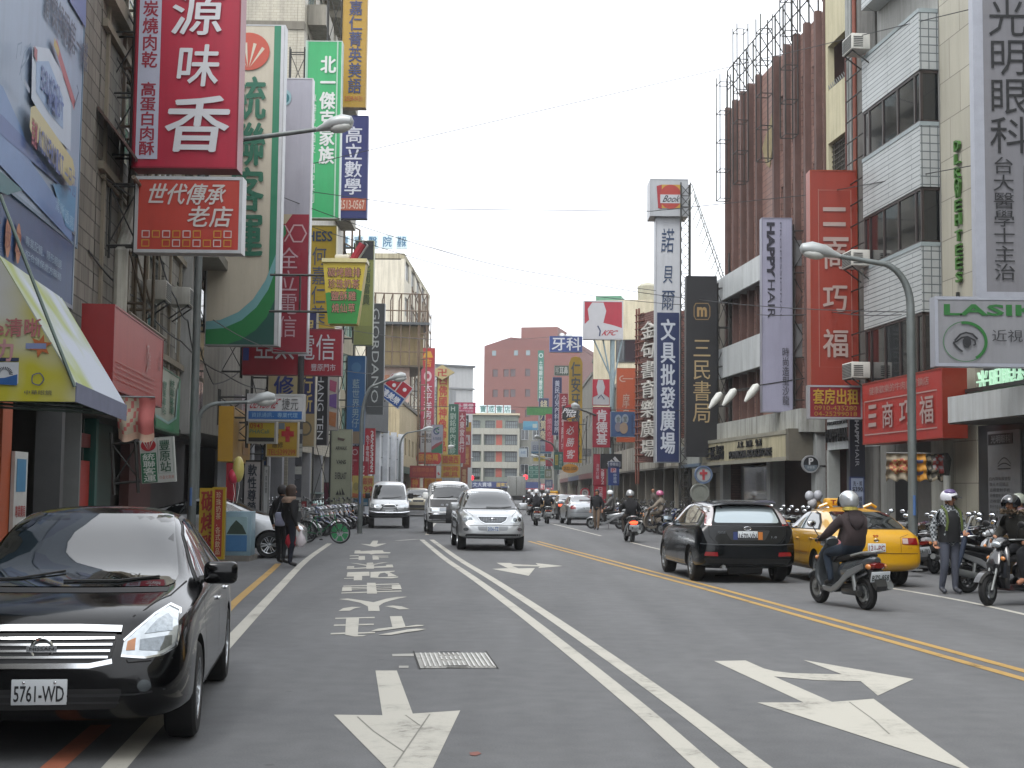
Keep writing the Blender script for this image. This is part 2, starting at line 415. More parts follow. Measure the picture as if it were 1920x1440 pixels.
mb = MB(); mb.add([(-600, -60, -.02), (600, -60, -.02), (600, 1200, -.02), (-600, 1200, -.02)], [(0, 1, 2, 3)], M('55544f', .9, 0, .2, .3)); struct('ground', mb)
ys = list(range(-10, 330, 5)); V = []
for y in ys: V += [(XL(max(y, 0))-.0, y, 0), (XR(max(y, 0))+.0, y, 0)]
mb = MB(); mb.add(V, [(2*i, 2*i+1, 2*i+3, 2*i+2) for i in range(len(ys)-1)], ASPH)
mb.add([(-160, 320, .0), (160, 320, .0), (160, 335, .0), (-160, 335, .0)], [(0, 1, 2, 3)], ASPH); struct('road', mb)
# arcade pavements in front of the shops, a step above the road
PAVE = tile('77736c', '55524d', .3, .3, .008, .2, .7, 0)
def pave(sgn, P, w, y0, y1):
    mb = MB(); ys = [y0+(y1-y0)*i/24 for i in range(25)]
    for a, b in zip(ys, ys[1:]):
        xa, xb = P(a), P(b); q = [(xa-sgn*w, a), (xa+sgn*.3, a), (xb+sgn*.3, b), (xb-sgn*w, b)]
        mb.add([(x, y, 0) for x, y in q]+[(x, y, .12) for x, y in q], [(4, 5, 6, 7), (0, 1, 5, 4), (1, 2, 6, 5), (2, 3, 7, 6), (3, 0, 4, 7)], PAVE)
    struct('pavement', mb)
pave(-1, XL, .9, 12, 130); pave(1, XR, .6, 20, 130)

def strip(pts, wd, mat, name, z=.004):   # painted line along ground points
    P = [Vector(p) for p in pts]
    D = []
    for a, b in zip(P, P[1:]):
        n = max(1, int((b-a).length/1.0)); D += [a.lerp(b, i/n) for i in range(n)]
    D.append(P[-1]); V = []
    for i, p in enumerate(D):
        e = D[min(i+1, len(D)-1)]-D[max(i-1, 0)]; e.z = 0; e.normalize(); n = Vector((-e.y, e.x, 0))*wd/2
        V += [(p+n).to_tuple()[:2]+(z,), (p-n).to_tuple()[:2]+(z,)]
    mb = MB(); mb.add(V, [(2*i, 2*i+1, 2*i+3, 2*i+2) for i in range(len(D)-1)], mat); return struct(name, mb)
def smooth(pts, n=6):
    P = [Vector(p) for p in pts]; P = [P[0]*2-P[1]]+P+[P[-1]*2-P[-2]]; o = []
    for i in range(1, len(P)-2):
        for k in range(n):
            t = k/n; a, b, c, d = P[i-1:i+3]
            o.append(.5*((2*b)+(c-a)*t+(2*a-5*b+4*c-d)*t*t+(3*b-a-3*c+d)*t**3))
    return o+[P[-2]]
gl = lambda *a: smooth([G(x, y) for x, y in a])
dbl = [(1375, 1440), (1240, 1330), (1095, 1220), (985, 1140), (905, 1085), (850, 1050), (818, 1026), (800, 1012)]
for off in (-.16, .16):
    P = gl(*[(1470, 1510)]+dbl); Q = []
    for i, p in enumerate(P):
        e = P[min(i+1, len(P)-1)]-P[max(i-1, 0)]; e.normalize(); Q.append(p+Vector((-e.y, e.x, 0))*-off)
    strip(Q, .15, PWHITE, 'white_lane_line')
yl = [(1990, 1285), (1920, 1266), (1700, 1205), (1500, 1150), (1330, 1103), (1200, 1069), (1100, 1042), (1040, 1026), (1000, 1015)]
for off in (-.14, .14):
    P = gl(*yl); Q = []
    for i, p in enumerate(P):
        e = P[min(i+1, len(P)-1)]-P[max(i-1, 0)]; e.normalize(); Q.append(p+Vector((-e.y, e.x, 0))*off)
    strip(Q, .12, PYEL, 'yellow_centre_line')
strip(gl((150, 1515), (228, 1425), (330, 1312), (440, 1192), (520, 1106), (575, 1050), (618, 1019)), .15, PWHITE, 'white_edge_line')
strip(gl((20, 1510), (110, 1430), (190, 1360)), .14, worn('b06a50'), 'red_edge_line')
strip(gl((420, 1150), (450, 1121), (505, 1073), (522, 1057)), .13, PYEL, 'yellow_edge_line')
strip(gl((1960, 1161), (1800, 1126), (1650, 1100), (1480, 1075)), .11, PWHITE, 'white_lane_line')
strip(gl((1254, 1034), (1215, 1025), (1183, 1017)), .11, PWHITE, 'white_lane_line')
strip(gl((1127, 1005), (1080, 993), (1030, 981)), .11, PWHITE, 'white_lane_line')
strip(gl((800, 1003), (812, 985), (830, 968)), .13, PWHITE, 'white_lane_line')
strip(gl((744, 1014), (783, 1011)), .25, worn('8f8d88'), 'worn_line')
def mark(name, polys, mat=PWHITE, z=.004):
    mb = MB()
    for i, p in enumerate(polys):
        q = [G(x, y) for x, y in p]; mb.add([(a.x, a.y, z+i*.0006) for a in q], [tuple(range(len(q)))], mat)
    return struct(name, mb)
mark('road_arrow', [[(704, 1258), (744, 1258), (774, 1339), (863, 1333), (812, 1440), (770, 1530), (724, 1440), (626, 1341), (717, 1342)]])
mark('road_arrow', [[(1339, 1240), (1398, 1239), (1432, 1254), (1452, 1259), (1485, 1263), (1579, 1265), (1506, 1238), (1713, 1274), (1646, 1305), (1614, 1278), (1529, 1276), (1451, 1269), (1560, 1317), (1638, 1311), (1750, 1393), (1830, 1450), (1723, 1416), (1420, 1318), (1507, 1318)]])
mark('road_arrow', [[(931, 1055.5), (957, 1056), (961, 1057.8), (1009, 1060), (1004, 1056), (1055, 1061.5), (1009, 1065.5), (1012, 1062.3), (960, 1061.5), (972, 1066), (1003, 1065.4), (991.4, 1080), (923, 1067), (952.4, 1065.7)]])
CRACK = M('7c7a73', .9)
for p in ([(670, 1345), (700, 1372), (757, 1411)], [(760, 1342), (788, 1362)], [(806, 1340), (776, 1384), (738, 1440)], [(1592, 1317), (1640, 1352), (1668, 1378)]): strip([G(*q) for q in p], .012, CRACK, 'paint_seam', .0055)
mark('road_arrow', [[(699, 1014), (709, 1014), (707, 1020), (725, 1019), (703, 1026), (676, 1020), (694, 1021)]])
# painted route writing on the lane, seen head-on, each sign stretched along the road: squarish strokes in picture corners
def zz(x, y): return (600+x*260/1440, 960+y*260/1440)
RW = [[[(160, 1102), (568, 1092), (568, 1103), (405, 1107), (400, 1166), (560, 1163), (556, 1178), (398, 1181), (392, 1255), (570, 1250), (572, 1264), (400, 1270), (488, 1282), (440, 1294), (360, 1297), (262, 1279), (262, 1268), (108, 1277), (112, 1262), (260, 1256), (266, 1186), (142, 1187), (147, 1172), (268, 1169), (272, 1110), (158, 1113)][:3]+[(405, 1107), (398, 1200), (392, 1280), (488, 1282), (440, 1294), (360, 1297), (262, 1279), (266, 1186), (272, 1110), (158, 1113)],
        [(142, 1187), (147, 1172), (266, 1170), (266, 1184)], [(402, 1166), (560, 1163), (556, 1178), (400, 1181)], [(108, 1277), (112, 1262), (262, 1256), (262, 1272)], [(394, 1256), (570, 1250), (572, 1264), (394, 1270)],
        [(725, 1088), (848, 1086), (888, 1195), (752, 1203)], [(524, 1244), (600, 1218), (720, 1204), (885, 1196), (1000, 1178), (1085, 1180), (1060, 1190), (880, 1204), (740, 1224), (620, 1240)], [(604, 1282), (740, 1258), (900, 1228), (1000, 1217), (1102, 1222), (1040, 1236), (900, 1254), (740, 1283)]],
      [[(196, 907), (290, 900), (420, 918), (556, 940), (690, 902), (800, 884), (905, 882), (840, 896), (740, 920), (660, 946), (612, 978), (620, 1030), (502, 1030), (498, 984), (420, 945), (300, 920)], [(192, 1031), (240, 1002), (330, 988), (432, 990), (360, 1004), (310, 1028)], [(672, 982), (760, 974), (850, 984), (932, 1012), (820, 1015), (770, 998)]],
      [[(242, 768), (488, 760), (488, 738), (576, 738), (578, 750), (820, 744), (822, 752), (580, 760), (592, 850), (488, 850), (488, 770), (242, 776)], [(234, 784), (326, 780), (330, 822), (226, 826)], [(222, 840), (846, 818), (848, 828), (592, 836), (488, 840), (222, 849)], [(326, 786), (488, 782), (488, 788), (326, 794)], [(326, 802), (488, 798), (488, 804), (326, 808)], [(582, 776), (760, 770), (760, 776), (582, 782)], [(585, 794), (760, 788), (760, 794), (586, 800)], [(588, 812), (750, 806), (750, 812), (588, 816)], [(745, 764), (832, 760), (848, 806), (748, 808)]],
      [[(286, 628), (512, 622), (514, 664), (436, 666), (436, 710), (350, 712), (352, 672), (276, 672)], [(250, 690), (440, 684), (440, 690), (250, 696)], [(524, 626), (775, 612), (775, 620), (720, 628), (800, 668), (704, 672), (705, 650), (670, 632), (625, 640), (606, 664), (604, 678), (524, 682)], [(512, 684), (812, 674), (812, 682), (740, 692), (600, 690)]],
      [[(312, 530), (400, 536), (486, 548), (484, 530), (550, 526), (556, 542), (640, 526), (715, 522), (630, 536), (562, 552), (560, 590), (482, 592), (480, 560), (400, 545)], [(282, 566), (355, 564), (355, 580), (280, 582)], [(276, 588), (480, 576), (560, 570), (690, 562), (684, 550), (752, 548), (762, 576), (560, 582), (480, 588), (278, 596)]],
      [[(308, 454), (400, 450), (404, 458), (308, 460)], [(308, 482), (402, 478), (402, 460), (466, 458), (468, 498), (400, 500), (402, 486), (308, 488)], [(544, 454), (708, 456), (708, 460), (606, 462), (614, 496), (548, 498)], [(612, 466), (712, 468), (710, 474), (612, 474)]],
      [[(362, 402), (420, 400), (420, 408), (540, 402), (540, 400), (650, 398), (662, 416), (732, 420), (728, 430), (578, 434), (530, 442), (512, 434), (356, 432)]]]
for ch in RW: mark('road_lettering', [[zz(*p) for p in poly] for poly in ch])
# iron cover with a broken frame in the lane
def mhole():
    t = thing('manhole_cover', 'worn steel manhole plate with parallel ribs set in the grey lane', 'manhole cover', G(860, 1240))
    o = t.location; q = [G(*p) - o for p in ((775, 1225), (915, 1225), (935, 1253), (785, 1254))]; mb = MB()
    pm = M('8e8c86', .55, .5, .35, 6, bump=.3); rm = M('b2b0aa', .4, .6, .25, 8)
    mb.add([(p.x, p.y, .006) for p in q], [(0, 1, 2, 3)], pm); mb.build('plate', t, ang=0); mb = MB()
    L = lambda u, v: q[0].lerp(q[1], u).lerp(q[3].lerp(q[2], u), v)
    for i in range(15):
        u = .08+.86*i/14
        if 4 <= i <= 8: segs = ((.04, .2), (.3, .5), (.62, .9))
        else: segs = ((.06, .95),)
        for a, b in segs:
            c = [L(u, a), L(u+.022, a), L(u+.022, b), L(u, b)]; mb.add([(p.x, p.y, .006) for p in c]+[(p.x, p.y, .016) for p in c], [(4, 5, 6, 7), (0, 1, 5, 4), (1, 2, 6, 5), (2, 3, 7, 6), (3, 0, 4, 7)], rm)
    mb.build('rib', t, ang=0); mb = MB()
    for u in (0, .975):
        c = [L(u, -.12), L(u+.02, -.12), L(u+.02, 1.04), L(u, 1.04)]; mb.add([(p.x, p.y, .009) for p in c], [(0, 1, 2, 3)], M('262422', .8))
    for v in (.0, .93):
        c = [L(.35, v), L(.62, v-.02), L(.62, v+.03), L(.35, v+.05)]; mb.add([(p.x, p.y, .018) for p in c], [(0, 1, 2, 3)], M('262422', .8))
    mb.build('frame', t, ang=0)
mhole()
mark('patch_line', [[(735, 1227), (776, 1226), (776, 1231), (736, 1231)], [(748, 1249), (766, 1249), (766, 1253), (748, 1253)]], worn('9a9892'))
mark('road_stain', [[(880, 1412), (896, 1410), (903, 1414), (892, 1418), (882, 1417)]], worn('7a4a40'))
# ================================================================ houses, right row (P0 = far end, P1 = near end)
def PRp(y): return (XR(y), y)
def PLp(y): return (XL(y), y)
BEIGE = tile('a9a596', '7d7a70', 1.15, .95, .012, .06, .6, .5, .2); CREAM = M('b9b295', .8, 0, .08, 1.2, streak=.3, bump=.15); CONC = M('6d6c68', .9, 0, .22, 1.0, streak=.5, bump=.3)
WTILE = tile('a2a6a6', '5f6668', .2, .2, .014, .06, .35, 0, .15); WSTRIP = tile('a8acac', '5a6264', 3.0, .12, .012, .06, .35, .5, .15)
BRN = tile('86685f', '5c4842', .62, .2, .012, .1, .55, .5, .2); BRND = tile('644b45', '4a3833', .24, .09, .01, .14, .55, .5, .2); WPAN = M('b9bdbe', .45, 0, .06, 1.0, streak=.25)
DGLASS = glass('14171a', .06); DARKIN = M('191817', .8, 0, .3, 2); GREYW = M('8b8b87', .7, 0, .12, 1.4, streak=.3); FIN = M('5e4640', .6, 0, .2, 2, streak=.3)
def ac_unit(H, x, z, y=-.5, face='c9c7bf'):
    t = thing('air_conditioner', 'boxy window air conditioner with metal fins', 'air conditioner', H.P0+H.u*x+Vector((0, 0, z)), H.rz)
    v = Vector((H.u.y, -H.u.x, 0)); t.location = Vector(t.location)+v*(-y)
    b = MB(); b.rbox(-.38, .38, 0, .5, 0, .42, M(face, .5, .1, .12, 3, streak=.3), .015); b.build('casing', t)
    g = MB()
    for i in range(9): g.box(-.34, .34, -.012, 0, .04+i*.04, .058+i*.04, M('5d5f5e', .5, .3))
    for i in range(6): g.box(.38, .39, .05, .3, .06+i*.05, .08+i*.05, M('3d3f3e', .5, .3))
    g.build('grille', t, ang=0)
    k = MB(); k.tube([(-.3, .05, -.02), (-.3, .5, -.35)], .02, IRON, 5); k.tube([(.3, .05, -.02), (.3, .5, -.35)], .02, IRON, 5); k.tube([(-.3, .05, -.02), (.3, .05, -.02)], .02, IRON, 5); k.build('bracket', t)
    return t
# --- eye clinic
H = House('clinic_building', 'beige stone clinic building with white canopy at the right edge', PRp(32.5), PRp(-25)); L = H.L  # near end runs on unseen behind the camera, added to darken reflections
mb = MB(); xs = H.x(1832); H.wall(mb, 0, xs, 0, 17.5, BEIGE, th=.5); H.part('stone_pillar', mb)
mb = MB(); H.wall(mb, xs+.5, L, 4.1, 17.5, BEIGE, [(xs+1.2, xs+7, 10.5, 12.2), (xs+1.2, xs+7, 7.2, 9)], th=.3); mb.box(xs, xs+.5, .35, .5, 3.9, 17.5, M('202124', .4)); mb.box(0, L, .5, 9, .1, 17.4, GREYW); H.part('wall', mb)
H.window(xs+1.2, xs+7, 10.5, 12.2, nx=4); H.window(xs+1.2, xs+7, 7.2, 9, nx=4)
mb = MB(); zc = 3.16; mb.box(2.9, L, -1.15, -.003, zc, zc+.55, WPAN); mb.box(2.92, L, -1.13, -.02, zc-.03, zc-.003, M('4c4a48', .8)); H.part('canopy', mb)
mb = MB(); mb.box(xs+.5, L, -.06, .3, zc+.57, 4.9, M('2b2f30', .4, .2)); mb.box(xs, L, -.35, 0, zc+.72, zc+.8, M('3a3c3b', .4, .3)); H.part('sign_board', mb)
mb = MB(); put_text(mb, '光明眼科', H.x(1843), H.x(1843)+2.5, H.z(1843, 742), H.z(1843, 697), -.1, emit('a8d0b4', .35), .0, .05); H.part('lettering', mb)
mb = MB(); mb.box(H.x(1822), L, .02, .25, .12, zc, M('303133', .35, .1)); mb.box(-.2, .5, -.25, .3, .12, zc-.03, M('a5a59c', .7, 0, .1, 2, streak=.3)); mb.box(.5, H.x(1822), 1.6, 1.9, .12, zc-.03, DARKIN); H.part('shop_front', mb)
xp = H.x(1853)
mb = MB(); mb.box(xp, xp+1.5, -.02, .018, .35, zc-.15, M('7c7e80', .4)); H.part('poster', mb)
mb = MB(); mb.box(xp+.05, xp+1.2, -.032, -.022, 2.72, 2.95, M('1a1a1c', .4)); put_text(mb, '光明眼科', xp+.2, xp+1.1, 2.75, 2.92, -.036, M('8c8e90')); H.part('poster_heading', mb)
mb = MB(); m = M('37383a', .5)
for i in range(8): put_text(mb, random.choice(['近視雷射手術', '準分子雷射治療', '白內障角膜塑型', '散光老花矯正']), xp+.08, xp+.8+.3*random.random(), 1.95-i*.12, 2.03-i*.12, -.03, m, 0)
for k in range(3):
    P = [(xp+.5+.6*u, 2.3+.13*sin(pi*u)*(1-.5*k)-.05*k) for u in [i/10 for i in range(11)]]
    mb.add([(a, -.031-.002*k, b+q) for a, b in P for q in (.012, -.012)], [(2*i, 2*i+1, 2*i+3, 2*i+2) for i in range(10)], m)
H.part('poster_text', mb)
mb = MB(); G1 = M('3f6a2e', .4)
s = 'SEETHEWORLD'; zt = [570, 531, 503, 0]
for ch, y0, y1 in zip('SEETHEWORLD', [508, 480, 456, 430, 398, 372, 345, 330, 310, 285, 260], [528, 503, 477, 450, 420, 394, 368, 352, 330, 305, 280]):
    put_text(mb, ch, H.x(1806)-.12, H.x(1806)+.16, H.z(1812, y1), H.z(1812, y0), -.02, G1, .02, .07, rot=0)
mb.build('lettering', H.t, ang=0)
mb = MB()
for ch, y0, y1 in (('L', 545, 562), ('a', 668, 690)): put_text(mb, ch, H.x(1806)-.12, H.x(1806)+.14, H.z(1812, y1), H.z(1812, y0), -.02, M('2a2c2a', .5), .01, .06)
mb.build('lettering', H.t, ang=0)
mb = MB(); x = H.x(1803); mb.tube([(x, -.36, .15), (x, -.36, H.z(1803, 892))], .085, M('aeb0aa', .5, 0, .1, 2, streak=.3), 12); mb.tube([(x, -.36, H.z(1803, 892)), (x+.02, -.36, H.z(1803, 862)), (x, -.36, H.z(1803, 850))], [.05, .1, .03], IRON, 10); H.part('drain_pipe', mb)
# --- white tiled house with bay windows
H = House('tiled_building', 'white tiled house with stacked bay windows beside the beige clinic', PRp(36.6), PRp(32.6)); L = H.L
zs = [(H.z(1737, 115)-.0, 13.3), (8.95, 10.42), (5.95, 7.5)]
mb = MB(); mb.box(0, L, .02, 9, .1, 18, GREYW); H.part('wall', mb)
for i, (a, b) in enumerate([(11.8, 13.2), (8.95, 10.43), (5.95, 7.52), (14.6, 18)]):
    mb = MB(); mb.box(.12, L-.02, -.46, .015, a, b, WSTRIP); mb.box(L-.02, L, -.459, .015, a, b, WTILE); mb.box(.1, L+.01, -.475, .01, b-.0, b+.1 if i < 3 else b+.2, M('8a9496', .5)); H.part('bay_wall', mb)
for a, b in ((10.53, 11.79), (7.62, 8.94), (4.5, 5.94)):
    mb = MB(); fr = M('3a3230', .4, .2)
    for x in (.12, .5, 1.5, 2.5, L-.42, L-.08): mb.box(x, x+.07, -.44, -.38, a, b, fr)
    mb.box(.12, L-.01, -.44, -.38, b-.06, b, fr); mb.box(.12, L-.01, -.44, -.38, a, a+.05, fr); mb.box(L-.07, L-.02, -.38, .01, b-.07, b, fr); mb.box(L-.07, L-.02, -.38, .01, a, a+.05, fr)
    o = mb.build('window', H.t, ang=0); mb = MB(); mb.box(.16, L-.06, -.41, -.4, a+.02, b-.02, DGLASS); mb.box(L-.05, L-.04, -.4, .01, a+.02, b-.02, DGLASS); mb.build('pane', o, ang=0)
    mb = MB(); mb.box(.6, .9, -.36, -.34, a+.05, b-.1, M('9a8f6c', .8)); mb.box(2.1, 2.4, -.36, -.34, a+.3, b-.1, M('b9b4a4', .8)); mb.build('curtain', o, ang=0)
mb = MB(); mb.box(0, 1.0, .0, .016, .12, 3.2, M('8f8f8a', .7, 0, .1, 1.2, streak=.3)); mb.box(2.2, L, -.02, .016, .12, 3.2, M('55524e', .7)); mb.box(1.0, 2.2, .003, .014, .12, 2.5, M('0f0e0e', .7)); mb.box(.95, 2.25, -.03, .01, 2.5, 2.62, M('6a2a28', .6)); H.part('shop_front', mb)
for z in (13.9, 10.9)[:1]: ac_unit(H, .35, 13.35, -.95)['label'] = 'boxy window air conditioner above the topmost white tiled band'
ac_unit(H, .2, 7.6, -.95)['label'] = 'grey air conditioner behind the tall orange sign, under the upper tiled band'
ac_unit(H, .15, 4.65, -.95)['label'] = 'pale air conditioner just above the red restaurant board'
# --- cream house with balcony openings and a bare concrete strip
H = House('cream_building', 'narrow cream house with open balconies and a bare concrete edge', PRp(40.9), PRp(36.62)); L = H.L
x1 = H.x(1606)
mb = MB(); H.wall(mb, .1, x1, 3.4, 18, CREAM, [(.3, x1-.1, 13.6, 14.95), (.3, x1-.1, 9.6, 12.0), (.3, x1-.1, 6, 8)], th=.2); mb.box(0, L, 1.4, 9, .1, 17.8, M('3a2622', .8)); mb.box(0, .1, -.05, 1.4, .1, 18, FIN); H.part('wall', mb)
mb = MB(); mb.box(x1, L-.05, -.02, 1.39, .1, 18.2, CONC); H.part('concrete_strip', mb)
mb = MB(); m = M('54504a', .8)
for i in range(16): z = 9.65+i*.15; mb.box(.3, x1-.1, .1, .12, z, z+.02, m)
for i in range(14): x = .35+i*(x1-.5)/14; mb.box(x, x+.02, .12, .14, 9.6, 12, m)
mb.box(.3, x1-.1, .3, .32, 9.6, 12, M('2c2926', .8)); H.part('window_screen', mb)
mb = MB()
for i in range(12): x = .35+i*(x1-.5)/12; mb.tube([(x, .05, 13.58), (x+.05, -.02, 13.75), (x+.1, .05, 13.58)], .012, STEEL, 4)
H.part('balcony_rail', mb)
mb = MB(); g = M('8f9290', .5, 0, .15, 2, streak=.4)
for dx, r in ((-.12, .075), (.1, .05)): mb.tube([(x1+dx, -.12, .3), (x1+dx, -.12, 17.9)], r, g, 10)
mb.tube([(x1+.3, -.08, .3), (x1+.3, -.08, 17.9)], .06, M('7a4030', .6), 8); H.part('drain_pipe', mb)
mb = MB()
for i in range(18): z = 3.6+i*.6; mb.tube([(x1+.05, -.25, z), (L-.2, -.25, z)], .02, IRON, 5)
for x in (x1+.05, L-.2): mb.tube([(x, -.25, 3.2), (x, -.25, 14)], .025, M('5a352e', .6), 5)
H.part('ladder', mb)
mb = MB(); mb.box(0, L, -.03, 0, 2.9, 4.1, WPAN); mb.box(0, .25, -.05, .3, .12, 2.9, M('a7aaa6', .6, 0, .1, 2)); mb.box(2.6, 2.85, -.05, .3, .12, 2.9, M('a7aaa6', .6, 0, .1, 2)); mb.box(.25, L, .5, .6, .12, 2.9, M('77797a', .6)); mb.box(1.1, 1.5, .48, .5, .12, 2.4, M('2c2e30', .4)); H.part('shop_front', mb)
mb = MB(); put_text(mb, 'HAPPYHAIR', .15, 2.3, 3.12, 3.5, -.04, M('1c1c1e', .4), .02, .06); put_text(mb, 'PROFESSIONAL', .2, 2.2, 3.62, 3.72, -.04, M('2c2c2e', .4), .0, .03); H.part('lettering', mb)
# --- brown finned block over the bookshop
H = House('brick_building', 'dark brown brick block with tall fins above the bookshop', PRp(52.2), PRp(40.95)); L = H.L
fx = [H.x(p) for p in (1369, 1383, 1398, 1412, 1428, 1433+28, 1482, 1501, 1521, 1542)]
top = 16.2
holes = []
for i, (a, b) in enumerate(zip(fx, fx[1:])):
    if i == 4: continue
    for z0, z1 in ((12.9, 14.8), (9.85, 11.75), (6.95, 8.75), (4.3, 5.85)): holes.append((a+.3, b-.1, z0, z1))
mb = MB(); H.wall(mb, 0, L, 4.15, top, BRN, holes, th=.35); H.part('brick_wall', mb)
for a, b, z0, z1 in holes:
    if True:
        mb = MB(); mb.box(a, b, .3, .34, z0, z0+.06, M('2a2220')); mb.box((a+b)/2-.025, (a+b)/2+.025, .3, .34, z0+.06, z1, M('2a2220')); o = mb.build('window', H.t, ang=0); mb = MB(); mb.box(a, b, .36, .37, z0, z1, DGLASS); mb.build('pane', o, ang=0)
mb = MB()
for x in fx: mb.box(x, x+.2, -.2, -.002, 4.15, top+.05, FIN)
H.part('fin', mb)
for z0, z1 in ((8.75, 9.6), (5.85, 6.95)):
    mb = MB(); xr = H.x(1505)
    n = 7
    for i in range(n): mb.box(-.02+i*xr/n, -.02+(i+1)*xr/n-.02, -.52, -.43, z0, z1, WPAN)
    mb.box(0, xr, -.43, 0, z0+.02, z1-.02, M('6d6f70')); H.part('white_band', mb)
mb = MB(); mb.box(0, L, .36, 10, .1, top-.1, M('3a2a26', .8)); mb.box(-.0, .3, .0, 10, .1, top, BRND); H.part('core', mb)
mb = MB()
for i in range(9): mb.box(.1+i*(L-.2)/9, .1+(i+1)*(L-.2)/9-.015, -.75, 0, 3.45, 4.14, M('a8aaa6', .6, 0, .1, 1.5, streak=.55))
H.part('parapet', mb)
x0, x1 = .1, H.x(1537)
mb = MB(); sm = M('b5ad8f', .5, 0, .08, 1.2, streak=.45); mb.box(x0, x1, -1.05, -.751, 2.62, 3.5, sm); mb.box(x0-.03, x1+.05, -1.08, -1.052, 3.4, 3.52, M('8d8a7d', .5)); mb.box(x0-.03, x1+.05, -1.08, -1.052, 2.6, 2.72, M('8d8a7d', .5)); mb.box(x1, x1+.3, -1.05, -.2, 2.6, 3.55, M('5e5a50', .6)); H.part('shop_fascia', mb)
mb = MB(); k = M('14161a', .4); put_text(mb, '三民書局', x0+.9, x0+3.3, 2.78, 3.3, -1.06, k, .012, .06); put_text(mb, '人文．知識．生活', H.x(1441), H.x(1490), 3.12, 3.34, -1.06, k, .01, .04); put_text(mb, 'FORMOSA BOOKSTORE', H.x(1425), H.x(1510), 2.78, 3.04, -1.06, k, .012, .05); H.part('lettering', mb)
mb = MB()
for p in (1366, 1455, 1541): c = H.x(p); mb.box(c-.1, c+.32, -.3, .2, .12, 3.44, M('9c9f9e', .5, 0, .08, 2, streak=.3))
mb.box(0, L, 3.0, 3.1, .12, 3.44, DARKIN); mb.box(0, L, -.3, 3, 3.40, 3.44, M('3b3936')); mb.box(H.x(1470), H.x(1510), 1.2, 1.3, .12, 2.4, M('35383a', .4)); H.part('shop_front', mb)
mb = MB(); mb.box(H.x(1385), H.x(1432), .1, .12, .5, 2.6, glass('3a3632', .08)); H.part('shop_window', mb)
mb = MB()
for a, b, c, d in ((1436, 1442, 1.7, 2.1), (1436, 1441, 1.2, 1.5), (1449, 1454, 1.3, 2.3), (1447, 1452, 2.35, 2.5)): mb.box(H.x(a), H.x(b), .6, .7, c, d, emit('d8824a', 1.0))
H.part('lit_display', mb)
for i, (p, za, zb) in enumerate(((1382, 12.5, 17.2), (1416, 12.6, 18.3), (1463, 12.7, 17.6), (1512, 12.8, 19))):
    mb = MB(); x = H.x(p)
    for dx in (-.28, .28):
        for y in (-.3, -.7): mb.tube([(x+dx, y, za), (x+dx, y, zb)], .022, IRON, 5)
    z = za
    while z < zb+.01:
        mb.tube([(x-.28, -.3, z), (x-.28, -.7, z), (x+.28, -.7, z), (x+.28, -.3, z)], .018, IRON, 5, closed=True); z += 1.1
    H.part('sign_rack', mb)
mb = MB(); n = 12
for i in range(n+1): x = .2+(L-.4)*i/n; mb.tube([(x, -.1, top), (x, -.1, top+1.5)], .03, IRON, 5); mb.tube([(x, -.1, top+1.4), (x+.5, .5, top)], .02, IRON, 4)
for z in (.75, 1.5): mb.tube([(.2, -.1, top+z), (L-.2, -.1, top+z)], .025, IRON, 5)
H.part('roof_rail', mb)
mb = MB(); P = [H.x(p) for p in (1432, 1440, 1446, 1452, 1458)]
mb.prism([(P[0], 13.6), (P[2], 14.2), (P[4], 14.9), (P[4], 13.7), (P[3], 13.3), (P[2], 12.7), (P[1], 12.9)], -.03, -.004, M('86795a', .8, 0, .2, 3)); H.part('bare_plaster', mb)
# three spot lamps on the fascia
for i, (px, py) in enumerate(((1342, 752), (1368, 746), (1410, 738))):
    p = W(px, py, 47-2*i); t = thing('spot_lamp', ['white spot lamp on a rod above the bookshop, farthest of three', 'white spot lamp on a rod above the bookshop, middle of three', 'white spot lamp on a rod above the bookshop, nearest of three'][i], 'spot lamp', p, group='spot lamps above the bookshop')
    mb = MB(); mb.tube([(-.22, 0, -.25), (-.05, 0, -.02), (.12, 0, .2), (.2, 0, .28)], [.04, .12, .13, .06], M('c9cac4', .4), 10); mb.build('housing', t)
    q = H.P0+H.u*((47-2*i-H.P0.y)/H.u.y); mb = MB(); mb.tube([(.2, 0, .26), (q.x-p.x, q.y-p.y, .5)], .02, IRON, 5); mb.build('rod', t)
# --- small pale house behind the sign towers
H = House('pale_building', 'low pale house with tiled ground floor behind the sign towers', PRp(60), PRp(52.3)); L = H.L
mb = MB(); mb.box(0, L, .3, 9, .1, 9.8, CREAM); mb.box(0, L, -.05, .3, 3, 9.2, M('6a655c', .8, 0, .2, 1, streak=.4)); H.part('wall', mb)
TL = tile('8d8a7d', '6e6b60', .6, .6, .01, .08, .5, 0); mb = MB(); H.wall(mb, 0, L, .1, 2.9, TL, [(1.1, 2.4, .1, 2.3), (4.3, 5.7, .1, 2.4)], th=.3, y0=-.1); mb.box(1.1, 2.4, .1, .12, .1, 2.3, M('43413d')); mb.box(4.3, 5.7, .1, .12, .1, 2.4, M('43413d')); mb.box(L*.35, L, -1.1, -.1, 2.7, 3.45, M('a5a8a2', .5, 0, .1, 2, streak=.3)); mb.box(L*.35-.01, L+.01, -1.11, -.1, 2.6, 2.72, M('5c6f82', .5)); H.part('shop_front', mb)
mb = MB()
for z in (3.9, 5, 6.2, 7.4, 8.6):
    for x in (.5, 2, 3.5, 5): mb.box(x, x+1.2, -.08, -.06, z, z+.7, DGLASS)
H.part('window_row', mb)
